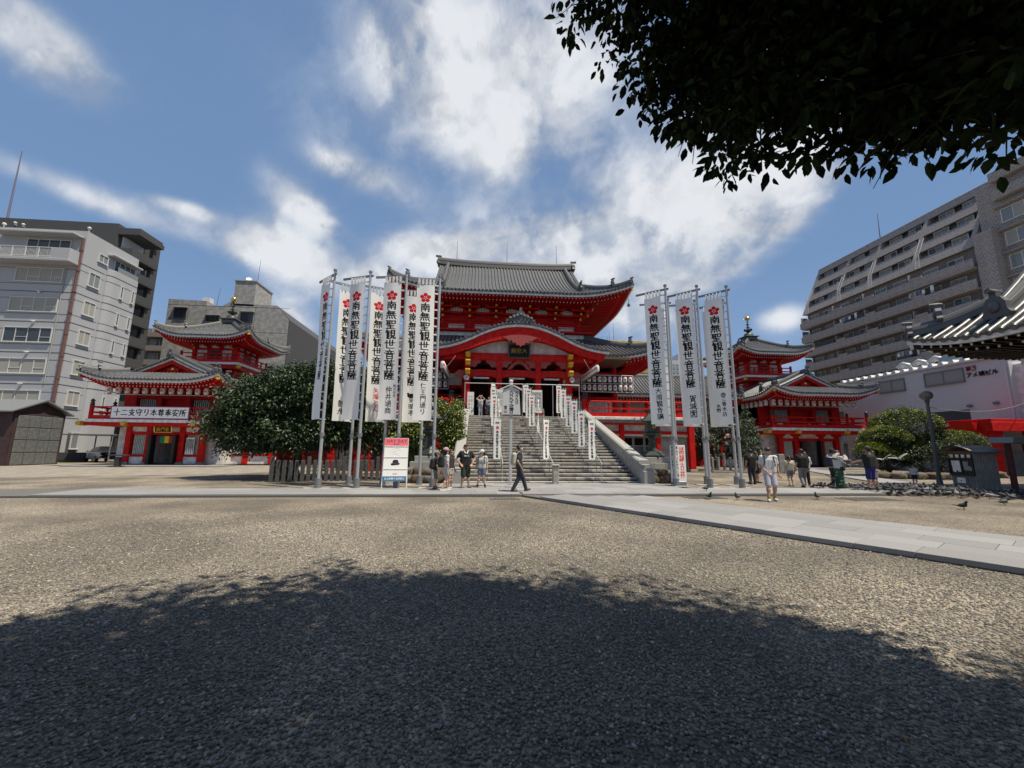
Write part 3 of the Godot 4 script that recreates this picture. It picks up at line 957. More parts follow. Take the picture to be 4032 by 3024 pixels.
	box_part(t, "tie_beam", V(-4.4, 8.2, -36.4), V(4.4, 8.75, -36.0), "dark_red", 0.02)
	for x in [-2.0, 2.0]: box_part(t, "door_post", V(x - 0.17, 4.05, -36.3), V(x + 0.17, 8.2, -36.0), "dark_red", 0.02)
	# big hanging lantern inside
	var big := MB.new()
	big.lathe(V(-0.25, 5.9, -33.6), PackedVector2Array([Vector2(0.4, 0), Vector2(0.42, 0.14), Vector2(0.62, 0.22), Vector2(0.72, 0.7), Vector2(0.62, 1.2), Vector2(0.42, 1.28), Vector2(0.4, 1.44), Vector2(0.05, 1.5), Vector2(0.03, 3.2)]), 20)
	put(t, "great_lantern", big, mat("great_red", 0.32, 0.02, 0.02, 0.6, "fine", 2.0))
	# five-colour curtain inside
	for k in 5: box_part(t, "curtain_strip", V(-3.1 + k * 0.22, 4.9, -38.02), V(-2.9 + k * 0.22, 6.0, -38.0), ["c_violet", "c_yellow", "c_red", "c_white", "c_green"][k])
	# porch: columns, beams, carved pieces
	var pc := [-4.0, -1.55, 1.5, 3.95]
	for x in pc:
		box_part(t, "porch_column", V(x - 0.215, 4.05, -31.2), V(x + 0.215, 8.55, -30.78), "red_paint", 0.05)
		box_part(t, "column_base", V(x - 0.33, 4.05, -31.32), V(x + 0.33, 4.25, -30.66), "granite", 0.03)
	box_part(t, "lintel", V(-5.9, 8.5, -31.25), V(5.9, 9.02, -30.72), "red_paint", 0.04)
	for i in 3:
		var x0: float = pc[i] + 0.2; var x1: float = pc[i + 1] - 0.2
		var bm := MB.new()      # rainbow beam, arched underneath
		var op := PackedVector2Array()
		for k in 11: op.append(Vector2(lerpf(x0, x1, k / 10.0), 7.68 + 0.06 * sin(PI * k / 10.0)))
		for k in 11:
			var u := 1.0 - k / 10.0
			op.append(Vector2(lerpf(x0, x1, u), 7.1 + 0.14 * clampf(4.0 * minf(u, 1.0 - u), 0, 1)))
		bm.prism(op, -31.18, -30.86)
		put(t, "rainbow_beam", bm, M["red_paint"])
		for e in [0, 1]:       # spiral carving on the beam's ends
			var sp := PackedVector3Array()
			for k in 22:
				var a := k * 0.55
				var rr := 0.17 * (1.0 - k / 26.0)
				sp.append(V((x0 + 0.42 if e == 0 else x1 - 0.42) + cos(a) * rr * (1 if e == 0 else -1), 7.42 + sin(a) * rr, -30.85))
			var sb := MB.new()
			sb.tube(sp, 0.022, 0.012, 5)
			put(t, "scroll_carving", sb, M["mortar_red"])
		var tl := MB.new()      # fluorescent fitting
		tl.box(V(0, 0.05, 0), V(1.24, 0.07, 0.16), 0.02)
		tl.tube(PackedVector3Array([V(-0.6, -0.02, 0), V(0.6, -0.02, 0)]), 0.02, 0.02, 8)
		put(t, "lamp_fitting", tl, M["white_paint"], V((x0 + x1) / 2 - 0.15, 7.06, -31.02))
	for x in pc:
		for s in [-1, 1]:     # carved brackets beside every column top
			if (x == pc[0] and s < 0) or (x == pc[3] and s > 0): continue
			var cp := PackedVector2Array()
			for k in [[0.2, 0], [0.42, 0.1], [0.5, 0.0], [0.72, 0.12], [0.78, 0.3], [1.0, 0.36], [1.12, 0.62], [0.2, 0.62]]: cp.append(Vector2(s * k[0] * 0.95, k[1]))
			var cb := MB.new()
			cb.prism(cp, -31.1, -30.9)
			put(t, "carved_bracket", cb, M["mortar_red"], V(x, 7.88, 0))
	var fp := PackedVector2Array()    # frog-leg strut in the middle bay
	for k in [[-0.95, 0], [-0.6, 0.08], [-0.36, 0.36], [-0.12, 0.5], [0.12, 0.5], [0.36, 0.36], [0.6, 0.08], [0.95, 0], [0.7, 0.34], [0.42, 0.62], [0.2, 0.76], [-0.2, 0.76], [-0.42, 0.62], [-0.7, 0.34]]: fp.append(Vector2(k[0], k[1]))
	var fb := MB.new()
	fb.prism(fp, -31.12, -30.9)
	put(t, "frog_leg_strut", fb, M["mortar_red"], V(0, 7.74, 0))
	for s in [-1, 1]:    # lion-nose beam ends and gold caps on the outer columns
		var np := PackedVector2Array()
		for k in [[0.2, 0], [0.5, 0.02], [0.66, 0.14], [0.86, 0.16], [0.92, 0.34], [0.74, 0.46], [0.62, 0.6], [0.36, 0.54], [0.2, 0.58]]: np.append(Vector2(s * k[0] * 1.1, k[1]))
		var nb := MB.new()
		nb.prism(np, -31.12, -30.86)
		put(t, "carved_nose", nb, M["mortar_red"], V(s * 3.97, 7.08, 0))
		for y in [7.3, 8.02, 8.62]:
			var gb := MB.new()
			gb.box(V(0, 0, 0), V(0.34, 0.4, 0.5), 0.03); gb.box(V(0, 0.1, 0.2), V(0.4, 0.18, 0.3), 0.05)
			put(t, "gold_cap", gb, M["gold"], V(s * 3.97, y + 0.16, -30.5))
	# curved porch gable
	var zf := -30.0
	var zb := -37.5
	var grid := []
	for i in 12:
		var line := PackedVector3Array()
		for k in 41:
			var x := lerpf(-6.85, 6.85, k / 40.0)
			line.append(V(x, kara_top(x) + 0.12, lerpf(zf - 0.05, zb, i / 11.0)))
		grid.append(line)
	var sb2 := MB.new()
	sb2.sheet(grid)
	put(t, "porch_roof_slope", sb2, M["roof_valley"])
	var zz := zf - 0.25
	while zz > zb:
		for s in [-1, 1]:
			var path := PackedVector3Array()
			for k in 17: path.append(V(s * lerpf(0.15, 6.9, k / 16.0), kara_top(lerpf(0.15, 6.9, k / 16.0)) + 0.15, zz))
			var tb := MB.new()
			tb.tube(path, 0.1, 0.1, 6, true, false)
			put(t, "porch_tile_row", tb, M["roof_tile"])
		zz -= 0.36
	var edge := PackedVector3Array()
	var whiteline := PackedVector3Array()
	for k in 41:
		var x := lerpf(-6.9, 6.9, k / 40.0)
		edge.append(V(x, kara_top(x) + 0.1, zf))
		whiteline.append(V(x, kara_top(x), zf + 0.02))
	var eb := MB.new()
	eb.sweep(edge, PackedVector2Array([Vector2(-0.15, -0.02), Vector2(0.15, -0.02), Vector2(0.15, 0.14), Vector2(-0.15, 0.14)]))
	put(t, "porch_eave_edge", eb, M["ridge_tile"])
	for k in 44:       # round end tiles along the front edge
		var x := (k - 21.5) * 0.31
		var kb := MB.new()
		kb.tube(PackedVector3Array([V(0, 0, -0.5), V(0, 0, 0.2)]), 0.1, 0.1, 9)
		put(t, "porch_edge_tile", kb, M["roof_tile"], V(x, kara_top(x) + 0.24, zf))
	var wl := MB.new()
	wl.sweep(whiteline, rect(0.16, 0.17, -0.1))
	put(t, "white_fascia", wl, M["white_paint"])
	var barge := PackedVector2Array()
	for k in 41: barge.append(Vector2(lerpf(-6.72, 6.72, k / 40.0), kara_top(lerpf(-6.72, 6.72, k / 40.0)) - 0.1))
	for k in 41:
		var x := lerpf(6.5, -6.5, k / 40.0)
		barge.append(Vector2(x, kara_low(x)))
	var bb := MB.new()
	for k in 40: bb.prism(PackedVector2Array([barge[k], barge[k + 1], barge[80 - k], barge[81 - k]]), zf - 0.3, zf - 0.02)
	put(t, "porch_bargeboard", bb, M["red_paint"])
	grid = []
	for i in 2:
		var line := PackedVector3Array()
		for k in 41:
			var x := lerpf(-6.5, 6.5, k / 40.0)
			line.append(V(x, kara_low(x) + 0.12, [zf - 0.2, -36.5][i]))
		grid.append(line)
	var so := MB.new()
	so.sheet(grid, true)
	put(t, "porch_soffit", so, M["dark_red"])
	# white panels behind the bargeboard, lintel above them
	for s in [-1, 1]:
		var wp := PackedVector2Array([Vector2(s * 0.6, 9.02), Vector2(s * 4.2, 9.02)])
		for k in 9:
			var x := lerpf(4.2, 0.6, k / 8.0)
			wp.append(Vector2(s * x, maxf(9.03, kara_low(x) + 0.1)))
		var wb := MB.new()
		wb.prism(wp, -31.1, -31.0)
		put(t, "gable_panel", wb, M["white_wall"])
	var pend := PackedVector2Array()
	for k in [[-1.45, 0.12], [-1.1, 0.02], [-0.95, -0.14], [-0.7, -0.1], [-0.62, -0.3], [-0.4, -0.26], [-0.32, -0.46], [-0.12, -0.44], [0, -0.6], [0.12, -0.44], [0.32, -0.46], [0.4, -0.26], [0.62, -0.3], [0.7, -0.1], [0.95, -0.14], [1.1, 0.02], [1.45, 0.12], [0.8, 0.3], [0, 0.36], [-0.8, 0.3]]: pend.append(Vector2(k[0] * 0.95, k[1]))
	var pb := MB.new()
	pb.prism(pend, -0.08, 0.08)
	put(t, "gable_pendant", pb, M["mortar_red"], V(0, 9.95, zf + 0.04))
	# ridge ornament of the porch
	var ob := MB.new()
	var op2 := PackedVector2Array()
	for k in [[-1.15, 0], [1.15, 0], [1.1, 0.16], [0.86, 0.2], [0.92, 0.38], [0.62, 0.38], [0.6, 0.58], [0.34, 0.56], [0.26, 0.8], [0.12, 0.78], [0.1, 1.05], [0, 1.15], [-0.1, 1.05], [-0.12, 0.78], [-0.26, 0.8], [-0.34, 0.56], [-0.6, 0.58], [-0.62, 0.38], [-0.92, 0.38], [-0.86, 0.2], [-1.1, 0.16]]: op2.append(Vector2(k[0], k[1]))
	ob.prism(op2, -0.16, 0.12)
	for k in 7: ob.ball(V((k - 3) * 0.27, 0.22 + 0.1 * (3 - absi(k - 3)), 0.12), V(0.13, 0.14, 0.12), 8, 6)
	put(t, "porch_ridge_ornament", ob, M["ridge_tile"], V(0, kara_top(0) + 0.3, zf + 0.05))
	var pr := MB.new()
	pr.sweep(PackedVector3Array([V(0, kara_top(0) + 0.1, zf), V(0, kara_top(0) + 0.25, zb)]), ridge_sec(0.45, 0.5))
	put(t, "porch_ridge", pr, M["ridge_tile"])
	# side of the porch roof: short eaves beams
	for s in [-1, 1]:
		box_part(t, "porch_beam", V(s * 6.2 - 0.15, 8.45, -36.3), V(s * 6.2 + 0.15, 8.75, -30.1), "red_paint", 0.03)
		box_part(t, "porch_beam", V(s * 4.0 - 0.15, 8.6, -36.3), V(s * 4.0 + 0.15, 8.95, -31.2), "dark_red", 0.03)
	# name plaque
	var pl := Node3D.new()
	pl.name = "name_plaque"
	t.add_child(pl, true)
	pl.position = V(-0.05, 9.17, -30.45)
	pl.rotation.x = 0.16
	put(pl, "plaque_frame", bx(V(0, 0, 0), V(1.75, 1.2, 0.1), 0.04), M["black_wood_and_shade"])
	for e in [[V(0, 0.55, 0.06), V(1.75, 0.1, 0.08)], [V(0, -0.55, 0.06), V(1.75, 0.1, 0.08)], [V(-0.83, 0, 0.06), V(0.1, 1.0, 0.08)], [V(0.83, 0, 0.06), V(0.1, 1.0, 0.08)]]: put(pl, "plaque_edge", bx(e[0], e[1], 0.02), M["dark_inside"])
	var pm := MB.new()
	pm.quad_uv(V(-0.74, -0.44, 0.055), V(0.74, -0.44, 0.055), V(0.74, 0.44, 0.055), V(-0.74, 0.44, 0.055))
	put(pl, "plaque_lettering", pm, printed(text_panel(192, 112, Color(0.03, 0.03, 0.035), [["殿悲大", 96, 56, 50, 0, 1, Color(0.62, 0.5, 0.22), 5.0]])))
	gallery(t)
	stairs()

# raised red gallery right and left of the hall, with its ground floor
func gallery(t: Node3D) -> void:
	box_part(t, "ground_wall", V(-5.4, 0, -32.4), V(5.4, 3.7, -32.0), "granite_grey")
	for s in [-1, 1]:
		var x0 := 4.7
		box_part(t, "ground_wall", V(minf(s * 4.6, s * 6.0), 0, -31.65), V(maxf(s * 4.6, s * 6.0), 3.7, -31.4), "granite_grey")
		var x1 := 13.6
		box_part(t, "gallery_edge", V(minf(s * x0, s * x1), 3.98, -30.98), V(maxf(s * x0, s * x1), 4.2, -30.5), "white_paint", 0.02)
		box_part(t, "gallery_beam", V(minf(s * x0, s * x1), 3.6, -30.95), V(maxf(s * x0, s * x1), 3.975, -30.62), "red_paint", 0.02)
		finial_post(t, V(s * 5.15, 4.05, -31.0), 1.5, 0.44)
		red_rail(t, V(s * 5.4, 4.2, -30.8), V(s * 13.5, 4.2, -30.8), 1.2, 1.7)
		red_rail(t, V(s * 13.5, 4.2, -30.9), V(s * 13.5, 4.2, -38), 1.2, 1.7)
		# ground floor under it
		for x in [6.0, 8.1, 11.0, 13.72]:
			var w := 0.46 if x > 13 else 0.34
			box_part(t, "ground_column", V(s * x - w / 2, 0, -31.3), V(s * x + w / 2, 3.62, -30.9), "red_paint", 0.03)
		box_part(t, "column_base", V(s * 13.72 - 0.3, 0, -31.38), V(s * 13.72 + 0.3, 0.2, -30.82), "granite", 0.02)
		box_part(t, "white_panel", V(minf(s * 5.2, s * 13.6), 3.15, -31.35), V(maxf(s * 5.2, s * 13.6), 3.62, -31.2), "white_wall")
		box_part(t, "ground_beam", V(minf(s * 5.2, s * 13.6), 2.9, -31.3), V(maxf(s * 5.2, s * 13.6), 3.14, -31.0), "red_paint", 0.02)
		box_part(t, "door_head", V(minf(s * 5.2, s * 13.6), 2.74, -31.4), V(maxf(s * 5.2, s * 13.6), 2.9, -31.15), "white_paint")
		box_part(t, "ground_wall", V(minf(s * 5.2, s * 8.1), 0, -31.6), V(maxf(s * 5.2, s * 8.1), 2.75, -31.45), "granite_grey")
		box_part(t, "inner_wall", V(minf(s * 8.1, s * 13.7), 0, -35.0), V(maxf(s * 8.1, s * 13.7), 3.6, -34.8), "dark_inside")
		for k in 3:
			var xa := 8.3 + k * 0.9
			var d := Node3D.new()
			d.name = "glass_door"
			t.add_child(d, true)
			d.position = V(s * (xa + 0.43), 0, -31.55)
			for e in [[V(-0.4, 1.35, 0), V(0.08, 2.7, 0.08)], [V(0.4, 1.35, 0), V(0.08, 2.7, 0.08)], [V(0, 2.66, 0), V(0.72, 0.08, 0.08)], [V(0, 0.1, 0), V(0.72, 0.2, 0.08)], [V(0, 2.0, 0), V(0.72, 0.07, 0.08)]]: put(d, "door_frame", bx(e[0], e[1], 0.01), M["grey_steel"])
			put(d, "glass_pane", bx(V(0, 1.1, 0), V(0.72, 1.75, 0.02)), M["glass"])
		box_part(t, "ground_wall", V(minf(s * 11.2, s * 13.6), 0, -31.7), V(maxf(s * 11.2, s * 13.6), 2.74, -31.5), "concrete_wall")

func stairs() -> void:
	var t := thing("stone_staircase", "wide stone staircase rising to the red temple hall", "staircase", V(CX + 0.4, 0, 0))
	var x0 := -4.2
	var x1 := 4.2
	for i in 25:
		var z := -19.2 - 0.43 * i
		var y := 0.162 * (i + 1)
		# tread stones, each its own piece, laid with open joints
		var x := x0
		var k := 0
		while x < x1 - 0.01:
			var l: float = rng.randf_range(0.85, 1.25)
			if x1 - x - l < 0.5: l = x1 - x
			var b := MB.new()
			b.box(V(0, 0, 0), V(l - 0.014, 0.108, 0.5), 0.014)
			put(t, "step_stone", b, M["step_%d" % (rng.randi() % 3)], V(x + l / 2, y - 0.054, z - 0.2 + rng.randf_range(-0.007, 0.007)))
			x += l
			k += 1
	var body := MB.new()
	var prof := PackedVector2Array([Vector2(19.2, 0)])
	for i in 25:
		prof.append(Vector2(19.24 + 0.43 * i, 0.162 * i)); prof.append(Vector2(19.24 + 0.43 * i, 0.162 * (i + 1) - 0.16))
	prof.append(Vector2(30.8, 3.88)); prof.append(Vector2(30.8, 0))
	for i in 25:
		body.box(V(0, 0.081 * (i + 1) - 0.09, -(19.27 + 0.43 * i + 0.3)), V(8.4, maxf(0.02, 0.162 * (i + 1) - 0.17), 0.6))
	put(t, "stair_core", body, M["riser_dark"])
	box_part(t, "landing", V(x0, 3.8, -31.5), V(x1, 4.045, -29.95), "granite_step", 0.01)
	# side walls with sloping copings and end posts
	for s in [-1, 1]:
		var xa: float = 4.22 * s
		var w: float = 0.42 * s
		var pr := PackedVector2Array([Vector2(19.0, 0), Vector2(19.0, 0.95), Vector2(19.6, 1.05), Vector2(30.2, 4.4), Vector2(30.9, 4.4), Vector2(30.9, 0)])
		var b := MB.new()
		b.xf = Transform3D(Basis(Vector3.UP, PI / 2), V(0, 0, 0))
		b.prism(pr, minf(xa, xa + w), maxf(xa, xa + w))
		put(t, "side_wall", b, M["balustrade"])
		var path := PackedVector3Array([V(xa + w / 2, 1.06, -19.15), V(xa + w / 2, 1.14, -19.6), V(xa + w / 2, 4.5, -30.2), V(xa + w / 2, 4.5, -30.9)])
		b = MB.new()
		b.sweep(path, PackedVector2Array([Vector2(-0.27, -0.08), Vector2(0.27, -0.08), Vector2(0.27, 0.05), Vector2(0.2, 0.11), Vector2(-0.2, 0.11), Vector2(-0.27, 0.05)]))
		put(t, "coping", b, M["granite"])
		b = MB.new()
		b.box(V(0, 0.36, 0), V(0.56, 0.72, 0.5), 0.06); b.box(V(0, 0.75, 0.02), V(0.46, 0.14, 0.42), 0.05)
		put(t, "newel_post", b, M["granite"], V(xa + w / 2, 0, -18.95))
		b = MB.new()
		b.box(V(0, 0.28, 0), V(0.62, 0.56, 0.6), 0.03)
		put(t, "pedestal", b, M["granite"], V(xa + w / 2 + s * 0.1, 3.7, -30.6))
	# middle stone post at the foot
	var mp := thing("stone_post", "short square stone post at the middle foot of the stairs", "post", V(3.67, 0.06, -18.75))
	put(mp, "shaft", bx(V(0, 0.42, 0), V(0.27, 0.84, 0.27), 0.02), M["granite_step"])
	put(mp, "cap", bx(V(0, 0.87, 0), V(0.33, 0.07, 0.33), 0.02), M["granite_step"])
	for k in 3: put(mp, "emblem", bx(V((k - 1) * 0.07, 0.68, 0.138), V(0.035, 0.05, 0.012), 0.004), M["kerb"])
	# handrails of steel pipe
	for k in 3:
		var x: float = [1.28, 3.67, 6.05][k]
		var h := thing("handrail", ["steel pipe handrail on the left part of the stairs", "steel pipe handrail in the middle of the stairs", "steel pipe handrail on the right part of the stairs"][k], "handrail", V(x, 0, 0))
		var b := MB.new()
		b.tube(PackedVector3Array([V(0, 0.95, -19.3), V(0, 1.1, -19.6), V(0, 5.0, -29.7), V(0, 5.0, -30.4)]), 0.024, 0.024, 8)
		put(h, "rail", b, M["steel"])
		for i in 7:
			b = MB.new()
			var z := -19.5 - i * 1.7
			var y := 0.162 * floorf((-z - 19.2) / 0.43 + 1)
			b.tube(PackedVector3Array([V(0, y, z), V(0, 1.06 + (-z - 19.6) * 0.386, z)]), 0.02, 0.02, 8)
			put(h, "rail_post", b, M["steel"])
	# pipe frame over the head of the stairs
	var f := thing("pipe_frame", "thin steel pipe frame standing over the head of the stairs", "frame", V(0, 0, 0))
	var fb := MB.new()
	fb.tube(PackedVector3Array([V(-0.9, 6.5, -30.0), V(7.77, 6.5, -30.0)]), 0.03, 0.03, 8)
	put(f, "crossbar", fb, M["steel"])
	for x in [-0.88, 1.08, 3.41, 5.72, 7.75]:
		fb = MB.new()
		fb.tube(PackedVector3Array([V(x, 4.05, -30.0), V(x, 6.5, -30.0)]), 0.026, 0.026, 8)
		put(f, "post", fb, M["steel"])

